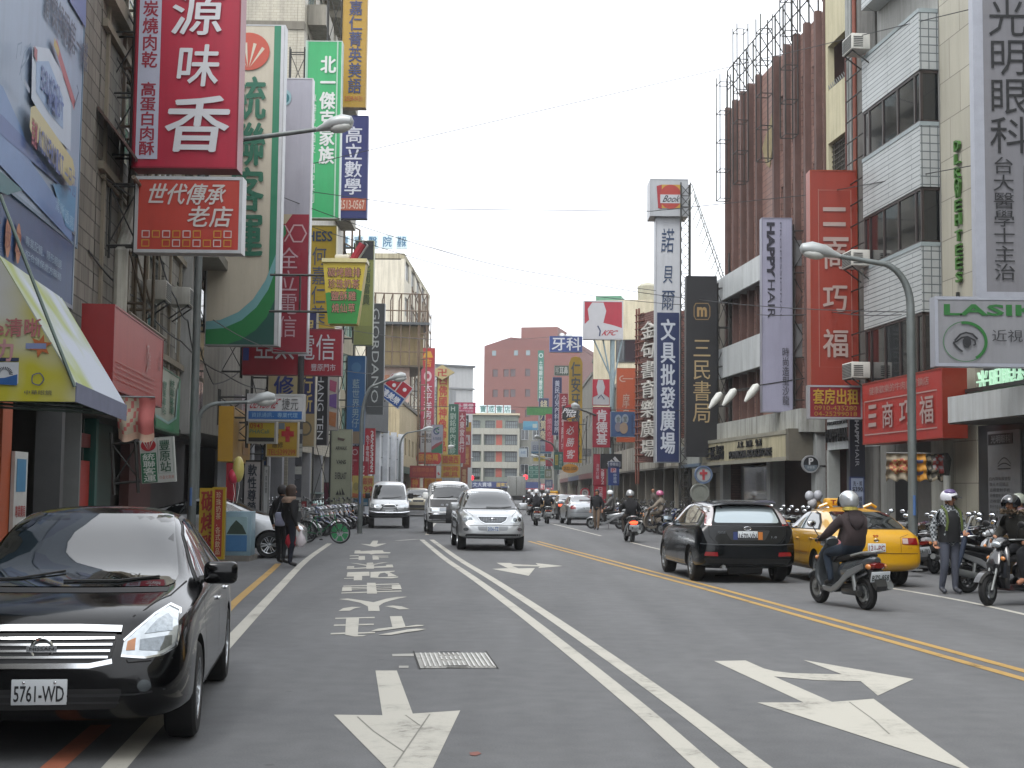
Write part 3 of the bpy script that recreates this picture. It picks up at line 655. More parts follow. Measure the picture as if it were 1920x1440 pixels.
# --- arcade block with weathered canopy
H = House('arcade_building', 'long dark arcade with a weathered white canopy', PRp(86), PRp(60.1)); L = H.L
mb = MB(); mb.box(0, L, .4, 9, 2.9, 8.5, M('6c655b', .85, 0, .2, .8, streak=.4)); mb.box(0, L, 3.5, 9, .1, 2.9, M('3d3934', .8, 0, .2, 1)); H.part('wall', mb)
mb = MB()
for i in range(9): mb.box(L*i/9, L*(i+1)/9-.03, -1.0, .4, 2.75, 3.95, M('a19d92', .8, 0, .15, .9, streak=.6))
mb.box(0, L, -1.02, .4, 2.66, 2.74, M('63605a', .8)); H.part('canopy', mb)
for i in range(8): mb = MB(); x = L*i/7.5; mb.box(x, x+.3, -.6, -.2, .1, 2.66, M('8b867b', .7, 0, .15, 1, streak=.3)); H.part('pillar', mb)
for i in range(7):
    mb = MB(); x = L*i/7.5+.5; mb.box(x, x+2.6, 2.2+.5*(i % 2), 2.3+.5*(i % 2), .1, 2.5, M(['6b675f', '55524c', '77756d'][i % 3], .7, 0, .15, 2)); H.part('shutter', mb)
# --- far houses on the right
def plain(label, P0, P1, h, wall, rows=None, nwin=3, roofc='6d6a64', depth=9, win='2a3034', name='shop_house', shop=True, wh=1.2, hz=3.2, ww=.6, frc=None):
    H = House(name, label, P0, P1, group=None); L = H.L; n = rows if rows is not None else max(1, int((h-3.4)/hz))
    hs = [(L*(i+.5-ww/2)/nwin, L*(i+.5+ww/2)/nwin, 4.0+j*hz, 4.0+j*hz+wh) for j in range(n) for i in range(nwin)]
    m = M(wall, .8, 0, .12, .8, streak=.35, bump=.1) if isinstance(wall, str) else wall
    mb = MB(); H.wall(mb, 0, L, 3.2, h, m, hs, th=.25); mb.box(0, L, .26, depth, 3.2, h-.05, m); mb.box(0, L, 2.0, depth, .1, 3.195, m); H.part('wall', mb)
    mb = MB(); mb.box(-.08, L+.08, -.1, depth+.1, h, h+.25, M(roofc, .8)); H.part('roof', mb)
    for a, b, c, d in hs: H.window(a, b, c, d, .1, 3, fr=frc or ALU, gl=glass(win, .08))
    if shop:
        mb = MB(); mb.box(0, L, 1.6, 1.7, .1, 3.2, DARKIN); mb.box(0, .3, 0, 1.6, .1, 3.2, m); mb.box(L-.3, L, 0, 1.6, .1, 3.2, m); mb.box(.3, L-.3, 0, .2, 2.7, 3.19, M(random.choice(['5a2a28', '2c3550', '6b6a62', '33483c']), .6)); [mb.box(q, q+1.1, .9+.3*(i % 2), 1.0+.3*(i % 2), .1, 2.2, M(['5c3a34', '40424a', '7c776a', '2f4640', '8a8478'][i % 5], .7)) for i, q in enumerate([.6+1.9*j for j in range(max(1, int((L-1)/1.9)))])]; H.part('shop_front', mb)
    return H
plain('dim grey shop house behind the white and red pole sign', PRp(95.5), PRp(86.2), 8.6, '66625a', rows=1, nwin=4, shop=True)
H = House('stairwell_block', 'pale yellow stair tower with a square dark window and rooftop tank', (5.7, 97), (10.5, 96)); mb = MB(); mb.box(0, H.L, 0, 8, 5, 15.0, M('c4bba2', .8, 0, .08, 1, streak=.3)); H.part('wall', mb); H.window(1.6, 3.3, 10.6, 12.2, -.06, 1, fr=M('3a3a36')); mb = MB(); mb.lathe([(0, 15), (.7, 15), (.75, 16.2), (.5, 16.4), (0, 16.5)], M('a09c8a', .5, .3), 16, o=(3.6, 2, 0)); H.part('water_tank', mb); mb = MB(); mb.box(.1, 1.9, .3, 2, 15.02, 15.35, M('5c8a72', .6)); H.part('roof_shed', mb)
plain('grey green house with latticed windows under the oval orange sign', PRp(118), PRp(105.2), 12.5, '6f7268', nwin=4, win='3e4f4c')
plain('grey house with small balconies beyond the red pole sign', PRp(140), PRp(118.2), 11.5, '75736b', nwin=4)
plain('low beige house near the far crossing on the right', PRp(168), PRp(140.2), 9.5, '7d7869', nwin=5)
plain('tan shop house at the far end of the right row', PRp(200), PRp(168.2), 12, '8f8578', nwin=6)
# ================================================================ houses, left row (P0 = near end)
STONE = tile('7a766d', '46433d', .6, .3, .014, .16, .8, .5, .4); LTILE = tile('aaa494', '8f897a', .3, .12, .008, .06, .5, .5, .35)
H = House('pharmacy_building', 'dark fronted shop house under the big billboard at the left edge', PLp(-25), PLp(24.3)); L = H.L  # unseen stretch behind the camera added so car paint mirrors dark walls
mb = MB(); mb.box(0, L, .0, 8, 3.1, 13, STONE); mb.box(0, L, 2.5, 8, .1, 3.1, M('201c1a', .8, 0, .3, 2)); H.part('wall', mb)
xs_ = [H.x(p) for p in (2, 16)]
mb = MB(); 
for p, c, wd in ((-10, 'b5562e', .5), (104, '4e4f50', .22), (140, '6f7170', .1)): mb = MB(); x = H.x(p); mb.box(x, x+wd, -.1, .3, .1, 3.1, M(c, .6, 0, .1, 2)); H.part('pillar', mb)
mb = MB(); x = H.x(146); mb.box(x, L, .3, .4, .3, 2.1, M('a82a1e', .5, 0, .1, 2)); mb.box(x, L, .3, .4, 2.35, 2.6, M('7c1c18', .5)); H.part('shop_front', mb)
mb = MB(); x = H.x(8); mb.box(x, x+.7, -.16, -.11, .4, 2.1, M('c9cbc8', .4)); mb.box(x+.1, x+.6, -.166, -.162, 1.55, 2.0, M('3a7fa8')); mb.box(x+.1, x+.55, -.166, -.162, .5, 1.1, M('8a5a4a')); put_text(mb, '專業藥局', x+.08, x+.62, 1.2, 1.36, -.166, M('a83a3a')); H.part('poster', mb)
H2 = House('stone_building', 'grey brown stone tiled house with white window frames and drain pipes', PLp(24.4), PLp(40)); L = H2.L
hs = [(H2.x(262), H2.x(300), 4.9, 6.9), (2, 4.5, 8, 9.8), (7, 9.5, 8, 9.8), (11, 14, 8, 9.8), (10.3, 11.6, 5, 6.8), (.3, 4.6, 10.9, 12.2)]
mb = MB(); H2.wall(mb, 0, L, 3.1, 13.5, STONE, hs, th=.3); mb.box(0, L, .6, 8, .1, 13.4, M('3b3833', .8)); mb.box(0, L, -.2, 0, 10.4, 10.7, M('8b8374', .8, 0, .15, 1, streak=.3)); mb.box(0, L, -.25, 0, 12.6, 13.6, M('a89c86', .8, 0, .1, 1, streak=.3)); H2.part('wall', mb)
for i, h in enumerate(hs): H2.window(*h, y=.1, nx=3, nz=2, fr=M('c4c6c2', .4, .2), gl=glass('4c8a88' if i == 5 else '2a3638', .1))
mb = MB(); V = [(-.3, -.5, 7.7), (3.0, -.5, 7.7), (3.0, -.02, 8.3), (-.3, -.02, 8.3)]; mb.add(V+[(x, y, z+.06) for x, y, z in V], [(0, 1, 2, 3), (7, 6, 5, 4), (0, 4, 5, 1), (1, 5, 6, 2), (2, 6, 7, 3), (3, 7, 4, 0)], M('4e3a34', .7, 0, .3, 2)); H2.part('eaves', mb)
mb = MB()
for i in range(9): mb.box(.4+i*1.7, .52+i*1.7, -.06, -.002, 3.2, 12.6, M('7a7263', .8, 0, .15, 2))
for z in (4.6, 7.3, 9.9): mb.box(0, L, -.1, -.003, z, z+.14, M('7a7263', .8, 0, .15, 2))
H2.part('stone_band', mb)
mb = MB(); g = M('a9a79c', .5, 0, .12, 2, streak=.4)
mb.tube([(1.2, -.25, 3.0), (1.2, -.25, 6.0), (1.9, -.35, 7.0), (2.1, -.35, 7.9)], .13, g, 10); mb.tube([(2.2, -.2, 3), (2.2, -.2, 10)], .05, g, 8); H2.part('drain_pipe', mb)
for x in (H2.x(208), H2.x(226)):
    mb = MB(); rm = M('5a5142', .7, .2, .3)
    for y in (-.55, -.2): mb.tube([(x, y, 3.8), (x, y, 14)], .035, rm, 5)
    for i in range(9): z = 4+i*1.15; mb.tube([(x, -.55, z), (x, .1, z)], .03, rm, 5); mb.tube([(x, -.55, z), (x, -.2, z+1.15)], .02, rm, 4)
    H2.part('sign_rack', mb)
mb = MB()
for i, (a, b, z) in enumerate(((.2, 4.5, 4.72), (.2, 4.5, 7.2))): mb.tube([(a, -.6, z), (b, -.6, z)], .04, M('6b6152', .7), 6); mb.tube([(a, -.05, z), (b, -.05, z)], .04, M('6b6152', .7), 6); mb.tube([(a, -.6, z), (b, -.05, z)], .02, IRON, 4); mb.tube([(b, -.6, z), (a, -.05, z)], .02, IRON, 4)
H2.part('iron_platform', mb)
mb = MB(); mb.box(H2.x(335), H2.x(352), -.25, .2, 3, 7.6, M('8f8f8c', .6, 0, .1, 1, streak=.35)); mb.box(H2.x(352), H2.x(372), -.1, .1, 3.6, 7.2, DGLASS); mb.box(H2.x(335), L, -.9, -.0, 7.6, 7.85, M('77736a', .7)); H2.part('pier', mb)
mb = MB(); mb.box(0, 1.7, .3, .4, .3, 2.1, M('a82a1e', .5, 0, .1, 2)); mb.box(0, 1.7, .3, .4, 2.35, 2.6, M('7c1c18', .5)); mb.box(1.72, 1.95, .2, .42, .1, 3, M('1f5a52', .5)); mb.box(0, 1.7, .6, .7, .1, 3, M('1c1817')); mb.box(2, 5, .5, .6, .1, 3, M('1d3a30', .5)); mb.box(6, 9, .3, .5, .1, 3, M('4a2420', .7)); mb.box(9.2, L, .4, .5, .1, 3, M('2d2b2a', .7)); mb.box(0, L, -.05, .6, 2.9, 3.1, M('2b2826')); H2.part('shop_front', mb)
H3 = House('shop_row', 'grey arcaded house behind the layered signs on the left', PLp(40.1), PLp(57.7)); L = H3.L
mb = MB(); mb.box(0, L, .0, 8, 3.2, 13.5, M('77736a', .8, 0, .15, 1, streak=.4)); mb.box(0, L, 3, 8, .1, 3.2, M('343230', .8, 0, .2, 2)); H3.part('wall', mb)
for i, p in enumerate((468, 500, 526, 551)): mb = MB(); x = H3.x(p); mb.box(x, x+.55, -.1, .45, .1, 3.2, M('85868a', .6, 0, .08, 2, streak=.2)); H3.part('pillar', mb)
mb = MB()
for a, b, c in ((474, 497, '8e9396'), (505, 525, '55585c'), (532, 550, '6e7478')): mb.box(H3.x(a), H3.x(b), 1.2, 1.3, .12, 2.9, M(c, .4, 0, .1, 2))
H3.part('shop_front', mb)
H4 = House('apartment_building', 'tall beige tiled apartment block rising over the left row of signs', (-9.0, 57.8), (-9.3, 75)); L = H4.L
hs = [(1.0+i*4, 3.6+i*4, 16.4+j*3.1, 18.2+j*3.1) for i in range(4) for j in range(5)]
mb = MB(); H4.wall(mb, 0, L, 3.2, 36, LTILE, hs, th=.3); mb.box(0, L, .31, 12, .1, 36, LTILE)
for z in (17.9, 21.1, 24.3): mb.box(-.06, .35, .0, 12, z, z+.35, M('6c675c', .7, 0, .1, 1, streak=.3))
H4.part('wall', mb)
for h in hs: H4.window(*h, y=.1, nx=2, gl=glass('4f6a68', .1), fr=M('8a8d88', .4))
for j in range(5):
    for i in range(4): mb = MB(); mb.box(.8+i*4, 3.8+i*4, -.8, -.02, 15.4+j*3.1, 16.3+j*3.1, M('8b867a', .7, 0, .1, 1, streak=.4)); H4.part('balcony', mb)
mb = MB()
for i in range(4): x = .2+i*4.3; mb.box(x, x+.5, -.05, .4, .1, 3.2, M('85868a', .6, 0, .08, 2)); 
mb.box(0, L, 1.5, 1.6, .1, 3.2, M('3f4042', .6)); H4.part('arcade', mb)
mb = MB(); x = H4.x(566); 
for i in range(4): mb.tube([(-.12, .6+i*.28, 14.3), (-.12, .6+i*.28, 17.6)], .025, IRON, 5)
for i in range(4): mb.tube([(-.12, .6, 14.4+i), (-.12, 1.5, 14.4+i)], .025, IRON, 5)
H4.part('window_grille', mb)
# middle distance, left
H = House('shop_house', 'narrow green windowed shop house with a rusty roof frame past the beige apartments', (-9.35, 75.1), (-8.8, 77.6)); L = H.L
hs = [(.4, L-.4, 4+j*3, 6+j*3) for j in range(3)]
mb = MB(); H.wall(mb, 0, L, 3, 12.6, M('8f8873', .8, 0, .12, 1, streak=.4), hs, th=.25); mb.box(0, L, .3, 8, .1, 12.5, M('5a5548', .8)); H.part('wall', mb)
for h in hs: H.window(*h, nx=3, fr=M('8aa39a', .4), gl=glass('4c6a60', .1))
mb = MB()
for x in (0, L/2, L):
    for y in (-.1, 2.4): mb.tube([(x, y, 12.6), (x, y, 16.2)], .06, RUST, 5)
for z in (13.8, 15, 16.2): mb.tube([(0, -.1, z), (L, -.1, z)], .05, RUST, 5)
H.part('roof_frame', mb)
H = House('fast_food_building', 'white panelled shop with a dark sloping roof box below the slanted square sign', (-8.7, 77.8), (-7.35, 91.5)); L = H.L
mb = MB(); mb.box(0, L, 0, 7, .1, 5.0, M('b4b7ba', .5, 0, .08, 1, streak=.2)); H.part('wall', mb)
mb = MB(); mb.prism([(-.5, 5.01), (6.5, 5.01), (6.5, 7.9), (1.2, 7.9), (-.5, 6.9)], 0, L*.5, M('4c4f52', .6), axes='YZ', R=None)
mb.v = [(v[0], v[1], v[2]) for v in mb.v]; H.part('roof', mb)
mb = MB()
for i in range(6): x = .01+i*L/5.3; mb.box(x, x+.45, -.32, -.01, .1, 5.2, M('c9ccd0', .4))
for i in range(4): mb.box(0, L, -.02, -.005, 1.3*i+.9, 1.3*i+.95, M('5c5f62'))
H.part('column', mb)
mb = MB(); mb.box(.6, L*.9, -.012, -.003, .3, 3.0, DGLASS); H.part('shop_front', mb)
H = plain('cream house with dark windows and a tan roof shed above it', (-7.45, 92), (-7.5, 115), 7.4, 'b5a686', rows=1, nwin=6, win='2c2a28', ww=.4)
H.t.name = 'cream_house'
H = House('roof_annex', 'tan rooftop shed on steel posts over a stained pinkish poster wall', (-10.2, 97), (-6.3, 97.5)); L = H.L; H.t.location.z = 7.7
mb = MB(); mb.box(.3, 3.0, .0, .3, 0, 2.5, M('b9a094', .7, 0, .25, .9)); mb.box(.4, 1.6, -.01, -.002, .5, 1.9, M('b07a5c', .7, 0, .4, 2)); H.part('poster_wall', mb)
mb = MB(); mb.box(.4, L, .02, 8, 2.6, 5.4, M('8a7a58', .8, 0, .2, .8, streak=.3)); H.part('wall', mb)
mb = MB(); mb.box(-.2, L+.4, -.7, 8.3, 5.42, 5.6, M('4c5052', .6)); mb.box(0, L, -.5, 8, 2.45, 2.58, M('5c5448', .7)); H.part('roof', mb)
mb = MB()
for i in range(8):
    x = -.1+i*(L+.3)/7; mb.tube([(x, -.6, 2.5), (x, -.6, 7.6)], .05, RUST, 5); mb.tube([(x, 3, 5.5), (x, 3, 7.6)], .05, RUST, 5); mb.tube([(x, -.6, 7.6), (x, 3, 7.6)], .04, RUST, 4)
for z in (3.5, 4.5, 6.4, 7.6): mb.tube([(-.1, -.6, z), (L+.2, -.6, z)], .045, RUST, 5)
for i in range(7): x = L+.2; mb.tube([(x-.5, -.6, -6+i*1.8), (x, -.6, -6+i*1.8)], .04, RUST, 4)
for x in (L-.3, L+.2): mb.tube([(x, -.6, -7.4), (x, -.6, 7.6)], .06, RUST, 5)
H.part('steel_frame', mb)
# hospital tower
H = House('hospital_building', 'cream hospital tower with rust stains and white roof letters', PLp(116.5), PLp(142)); L = H.L
hs = [(1+i*5, 4+i*5, 4+j*3.1, 5.6+j*3.1) for i in range(5) for j in range(6)]
HC = M('cdc6b4', .8, 0, .07, .5, streak=.3)
mb = MB(); H.wall(mb, 0, L, 3, 21.1, HC, hs, th=.3); mb.box(0, L, .31, 15, .1, 21.0, HC); mb.box(-.02, L, -.0, 15, 21.1, 21.55, M('a8a086', .8, 0, .1, 1, streak=.6)); H.part('wall', mb)
for h in hs: H.window(*h, nx=3, gl=glass('2e3234', .1))
mb = MB()
for i in range(7): x = 2+i*3.2; mb.tube([(x, -.5, 8), (x, -.5, 19)], .06, RUST, 5)
for j in range(8): mb.tube([(2, -.5, 8+j*1.8), (21, -.5, 8+j*1.5)], .05, RUST, 5)
H.part('sign_rack', mb)
for i, ch in enumerate('豐東醫院 '):
    p0 = W(634+i*27, 466, 116.6); p1 = W(656+i*27, 441, 116.6)
    if ch == ' ': ch = '基保'
    mb = MB(); o = H.t.location; R = Matrix.Rotation(-H.rz, 3, 'Z')
    mb2 = MB(); mb2.box(p0.x, p1.x, 116.6, 116.9, p0.z, p1.z, M('c6d6dc', .5)); put_text(mb2, ch, p0.x+.12, p1.x-.12, p0.z+.15, p1.z-.12, 116.58, M('356a8a'))
    mb2.v = [tuple(R @ (Vector(v)-o)) for v in mb2.v]; mb2.build('roof_letter', H.t, ang=0)
# light grey block farther back
H = House('grey_tower', 'light grey windowless block with a thin dark eave beyond the left signs', (-11.5, 178), (-5.1, 181)); mb = MB(); mb.box(0, H.L, 0, 14, .1, 17.5, M('a3a4a4', .8, 0, .06, .4, streak=.15)); H.part('wall', mb); mb = MB(); mb.box(-.2, H.L+.2, -.3, 14, 17.5, 17.75, M('55585a', .7)); mb.box(-.2, H.L+.2, -.2, 14, 14.6, 14.8, M('77797a', .7)); H.part('eave', mb); H.window(.6, 2.2, 9.8, 12.2, -.05, 1, gl=glass('24282a'))
H = House('grey_house', 'small grey house with a stepped balcony in front of the light grey block', (-9.5, 160), (-6.6, 163)); mb = MB(); mb.box(0, H.L, 0, 7, .1, 13.2, M('8b8d8e', .8, 0, .1, .6, streak=.3)); mb.box(-.1, H.L+.5, -.6, 0, 9.4, 10.1, M('9a9c9d', .8)); H.part('wall', mb); H.window(.6, 2.2, 10.3, 12, -.05, 2)
plain('old shop house under the yellow temple statue sign', PLp(142.2), PLp(160), 10.5, '9a8f80', nwin=4)
plain('old shop house with faded front near the far crossing, left side', PLp(160.2), PLp(185), 11.5, '8c857b', nwin=5)
# ================================================================ the end of the street
H = House('school_building', 'four storey grey green block with white bands and red piers closing the street', W(866, 905, 215).to_2d(), W(971, 905, 215).to_2d()); L = H.L
cl = [0, .95, 1+L*.31, 1+L*.62, L]; mb = MB(); GRN = M('737a70', .8, 0, .1, .6, streak=.2); WB = M('98978c', .8, 0, .05, .6, streak=.15)
top = W(900, 778, 215).z; flo = [W(900, y, 215).z for y in (876, 846, 813, 788)]
rows = [(3.6, 4.9), (5.9, 7.5), (8.5, 10.1), (11.0, 12.3)]
hs = [(x0+.3, x1-.2, a, b) for a, b in rows for x0, x1 in ((0.5, L*.34), (L*.37, L*.6), (L*.73, L+.1))]
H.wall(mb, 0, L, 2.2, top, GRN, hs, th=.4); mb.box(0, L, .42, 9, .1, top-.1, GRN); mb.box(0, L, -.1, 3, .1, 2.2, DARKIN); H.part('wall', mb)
mb = MB()
for a in (4.95, 7.55, 10.15): mb.box(-.1, L+.2, -.35, -.003, a, a+.95, WB)
for x in (-.1, L*.34, L-.15): mb.box(x, x+.35, -.38, -.002, 2.2, 10.2, WB)
H.part('white_band', mb)
mb = MB(); 
for a, b in rows: mb.box(L*.6, L*.71, -.02, -.002, a-.05, b+.05, M('94493a', .7))
H.part('red_pier', mb)
for h in hs: H.window(*h, y=.15, nx=6, nz=2, fr=M('3a3e40'), gl=glass('6c7678', .15), bar=.12)
mb = MB(); mb.box(-.2, L+.2, -.4, 9, top, top+.3, M('b0a58c', .7)); H.part('roof', mb)
for i, ch in enumerate('寶成書店'):
    mb = MB(); x = L*.31+i*2.6*.0827*12*.5; x = L*(.3+.145*i); mb.box(x, x+1.1, .1, .4, top+.3, top+1.55, M('c4d4d6', .5)); put_text(mb, ch, x+.1, x+1, top+.4, top+1.45, .08, M('2f6a64')); H.part('roof_letter', mb)
mb = MB(); a = W(866, 920, 214); mb.box(-4, L+3.5, -1.2, -1.0, 1.9, 2.85, M('2a3763', .5, 0, .1)); put_text(mb, '豐文大賣場', 1.0, 4.6, 2.05, 2.7, -1.22, M('b8bcc4')); put_text(mb, '圖書文具', 5.4, 8, 2.05, 2.7, -1.22, M('b39a5a')); H.part('shop_fascia', mb)
H = House('shop_row', 'low dark shops with a red banner right of the grey green block', W(971, 905, 216).to_2d(), W(1060, 905, 216).to_2d()); L = H.L
mb = MB(); mb.box(0, L, 0, 8, .1, 12, M('77776f', .8, 0, .15, .6, streak=.3)); H.part('wall', mb)
mb = MB(); mb.box(.3, 5.5, -1.0, -.8, 1.7, 2.6, M('a84a52', .6)); put_text(mb, '年終大特賣會場', .5, 5.3, 1.85, 2.45, -1.02, M('d8c8c4')); mb.box(0, L, -.5, -.1, .1, 1.6, DARKIN); H.part('shop_fascia', mb)
for i in range(4):
    for j in range(3): H.window(.4+i*1.8, 1.6+i*1.8, 4+j*2.7, 5.6+j*2.7, -.06, 2)
H = House('shop_row', 'dark low shops left of the grey green block at the crossing', W(800, 905, 216).to_2d(), W(865, 905, 216).to_2d()); mb = MB(); mb.box(0, H.L, 0, 8, .1, 9, M('7d7a72', .8, 0, .15, .6)); H.part('wall', mb)
H = House('red_brick_tower', 'big red brick block with small dark windows beyond the street end', W(905, 905, 262).to_2d(), W(1085, 905, 258).to_2d()); L = H.L
BR = M('6e4038', .8, 0, .06, .3); top = W(950, 655, 262).z; hs = []
for y in (700, 738, 776, 812): 
    for x in (929, 950, 963, 991): a = W(x-5, y+7, 262); b = W(x+5, y-7, 262); o = a.x-H.P0.x; hs.append((o, o+b.x-a.x, a.z, b.z))
mb = MB(); H.wall(mb, 0, L, 0, top, BR, hs, th=.5); mb.box(0, L, .52, 20, 0, top-.1, BR); mb.prism([(0, top), (L, top), (L, top+.8), (L*.28, top+2.2), (0, top+.6)], 0, 20, M('6a3c36', .8, 0, .06, .3)); a = W(972, 655, 262).x-H.P0.x; b = W(1042, 655, 262).x-H.P0.x; mb.box(a, b, 3, 14, top+1, W(980, 612, 262).z, M('72463e', .8, 0, .06, .3)); H.part('wall', mb)
for h in hs: H.window(*h, y=.25, nx=1, bar=.1, fr=M('4a2a28'), gl=glass('3a2226', .4))
for p in (923, 965, 988): x = W(p, 667, 262).x-H.P0.x; H.window(x, x+.8, top-1.3, top-.3, -.06, 1, fr=M('6a6a66'), gl=glass('6a7a80', .2))
mb = MB(); z = W(980, 612, 262).z
for x in (b+.6, b+2): mb.lathe([(0, top+1), (.7, top+1), (.7, top+2.9), (.3, top+3.3), (0, top+3.3)], M('b9bcbc', .3, .6), 14, o=(x, 4, 0))
H.part('water_tank', mb)
# ================================================================ signs, left row
WH, RD, BK, YL = 'dcdce0', 'b5162f', '15161a', 'c9a52c'
Q = 'shop signs projecting from the left row'
S('tall crimson sign with white brush script and a white side strip of red characters', 250, -80, 441, 313, 25.6, 'b8183a', [('r', .02, .0, .235, .965, 'c4c6d8'), ('v', '炭燒肉乾', .055, .21, .205, .535, 'a02038', .02), ('v', '高蛋白肉酥', .055, .6, .205, .95, 'a02038', .02), ('v', '照', .055, .13, .205, .2, 'a02038', .02),
  ('h', '源', .34, .17, .84, .375, WH, .012, .06), ('h', '味', .40, .42, .82, .62, WH, .012, .08), ('h', '香', .31, .665, .93, .93, WH, .016, .1)], d=.5, frame='8c2030', arm=-.7, side='5c1420', arms=4)
S('orange red light box with white frame, two rows of small squares along its foot', 257, 337, 446, 468, 25.3, 'c4402f', [('h', '世代傳承', .1, .06, .86, .36, 'd6cfca', .014, .08), ('h', '老店', .5, .38, .93, .68, 'd6cfca', .014, .08)] +
  [x for i in range(9) for j in range(2) if (i, j) not in ((6, 0), (1, 1)) for x in [('l', [(.05+i*.102, .74+j*.13), (.12+i*.102, .74+j*.13), (.12+i*.102, .83+j*.13), (.05+i*.102, .83+j*.13), (.05+i*.102, .735+j*.13)], .012, ['d6c8c4', 'd09a3a'][(i+j*3) % 2])]], d=.35, frame='c9cacb', ft=.06, arm=-.6)
S('huge beige sign with bold green characters, red round emblem and sweeping green bands', 386, 48, 519, 646, 38, 'c6bdaa', [('r', .86, 0, .955, .8, '1c7a58'), ('r', .957, 0, 1, 1, 'c8c8cc'),
  ('p', [(0, .93), (.2, .925), (.45, .9), (.65, .86), (.82, .8), (.955, .72), (.955, 1), (0, 1)], '6fa3a6'), ('p', [(0, .955), (.25, .95), (.5, .925), (.7, .885), (.86, .83), (.955, .77), (.955, 1), (0, 1)], '157a3c'), ('p', [(.3, 1), (.5, .985), (.7, .955), (.85, .915), (.955, .86), (.955, 1)], '0e4f45'),
  ('e', .5, .083, .3, .06, 'b8472f')]+[('p', [(.5+.03*cos(a), .13+.006*sin(a)), (.5+.34*cos(a-.07), .13-.075*sin(a-.07)), (.5+.34*cos(a+.07), .13-.075*sin(a+.07))], 'c6bdaa') for a in (.9, 1.3, 1.7, 2.1)] +
  [('v', '統聯客運', .3, .16, .76, .735, '12654c', .02)], d=.4, frame='b9bbbd', arm=-.7, arms=6)
S('grey and crimson sign with white hexagons, partly behind the beige bus sign', 512, 148, 574, 660, 41, 'a9a8b4', [('e', .18, .07, .2, .03, '8fb0b8'), ('e', .2, .072, .12, .018, '2a6f78'), ('v', 'nosonnia', .03, .12, .2, .5, '5a6a74', .0), ('r', 0, .5, 1, 1, '95122f'), ('p', [(0, .5), (.5, .5), (.3, .535), (0, .535)], 'b8ab92'), ('p', [(0, .535), (.28, .54), (.33, .57), (.2, .595), (0, .6)], '1f7a4a'),
  ('l', [(.42, .57), (.55, .54), (.8, .54), (.93, .57), (.8, .6), (.55, .6), (.42, .57)], .05, 'c9a8ac'), ('l', [(.28, .54), (.42, .57), (.28, .6)], .04, 'c9a8ac'), ('v', '全立電信', .15, .62, .7, .95, 'c8a4ae', -.004)], d=.35, frame='c3c3c6', arm=-.7)
S('wide crimson board with white characters hung below the grey and crimson sign', 455, 618, 638, 702, 43, 'a0142c', [('r', .0, .42, .06, .7, '2c3f8c'), ('h', '亞太電信', .12, .1, .94, .68, 'd3d0d6', .004), ('h', '豐原門市', .7, .76, .95, .92, 'd3d0d6', .0)], d=.35, frame='9a4a56', arm=-.7)
S('green sign with white vertical characters and pale edge stripes', 568, 78, 634, 408, 48, '2aa863', [('r', .0, 0, .05, 1, '8fb5a0'), ('r', .87, 0, .91, 1, 'a8cbb4'), ('v', '北一傑克家族', .42, .08, .84, .7, 'd9dcd8', .03), ('v', '專辦科大四技．國中基測', .1, .3, .32, .92, 'cfd8d0', .008)], d=.4, frame='b8c8bc', arm=-.6, arms=5)
S('mustard yellow sign with dark blue characters at the top of the picture', 641, -40, 684, 200, 50, 'b08a22', [('v', '嘉仁菁英美語', .25, .17, .82, .9, '2f3a66', .014), ('h', '2528-0131', .12, .92, .88, .955, 'a8482c', .01)], d=.4, frame='a3843c', arm=-.6)
S('navy sign with white serif characters and an orange phone number strip', 634, 218, 686, 408, 53, '262f6e', [('v', '高立數學', .2, .1, .82, .78, 'd4d6e2', .014), ('r', 0, .81, 1, .93, 'b0553c'), ('h', '2513-0567', .06, .83, .94, .915, 'd8c8b8', .004)], d=.4, frame='30386e', arm=-.6)
S('yellow language school sign with blue and grey characters', 566, 424, 626, 614, 50, 'b89b24', [('h', 'HESS', .1, .05, .9, .15, '1f3a5c', .02), ('v', '何嘉仁美', .28, .2, .72, .97, '3c4a6a', -.004)], d=.4, frame='b3a56c', arm=-.5)
S('tall olive sign with a black cap behind the giant cup', 664, 452, 697, 646, 60, '7d8442', [('r', 0, 0, 1, .18, '18181a'), ('v', '花開富貴', .42, .2, .85, .62, '3d4a22', .014), ('v', '四川料理', .1, .4, .32, .75, '3d4a22', .01), ('r', 0, .82, 1, 1, '6a7038')], d=.4, frame='8f9470', arm=-.5)
S('charcoal sign with rotated pale capital letters', 688, 570, 717, 776, 66, '45494b', [('R', 'GIORDANO', .25, .04, .7, .9, 'c2c6c6', .0)], d=.4, frame='6c7072', arm=-.7)
S('blue vertical sign with faded pale characters and a tan foot', 650, 668, 681, 832, 62, '1d5a92', [('e', .5, .13, .3, .06, '3c6f9c'), ('v', '藍世界男仔', .28, .26, .72, .82, '93a8ae', .004), ('r', 0, .86, 1, 1, '7d6c58')], d=.4, frame='4a6c8c', arm=-.5)
S('cream sign with big blue characters below the crimson board', 502, 700, 558, 832, 46, 'b8ad84', [('v', '修容急', .18, .02, .82, .98, '24397c', .02)], d=.35, frame='b9b29c', arm=-.6)
S('navy sign with gold characters and a round seal on its beige foot', 558, 586, 588, 836, 49, '232a5e', [('v', '眾肉鬆行所', .14, .05, .86, .75, 'b8a468', .014), ('r', 0, .76, 1, 1, '9a8660'), ('o', .45, .87, .42, .07*.8, .25, '5a5448')], d=.4, frame='b9b3a0', arm=-.5)
S('black sign with rotated thin white capitals', 588, 700, 611, 833, 52, '131418', [('R', 'HANG TEN', .25, .02, .75, .93, 'd0d2d6', .0)], d=.5, frame='35363a', arm=-.5)
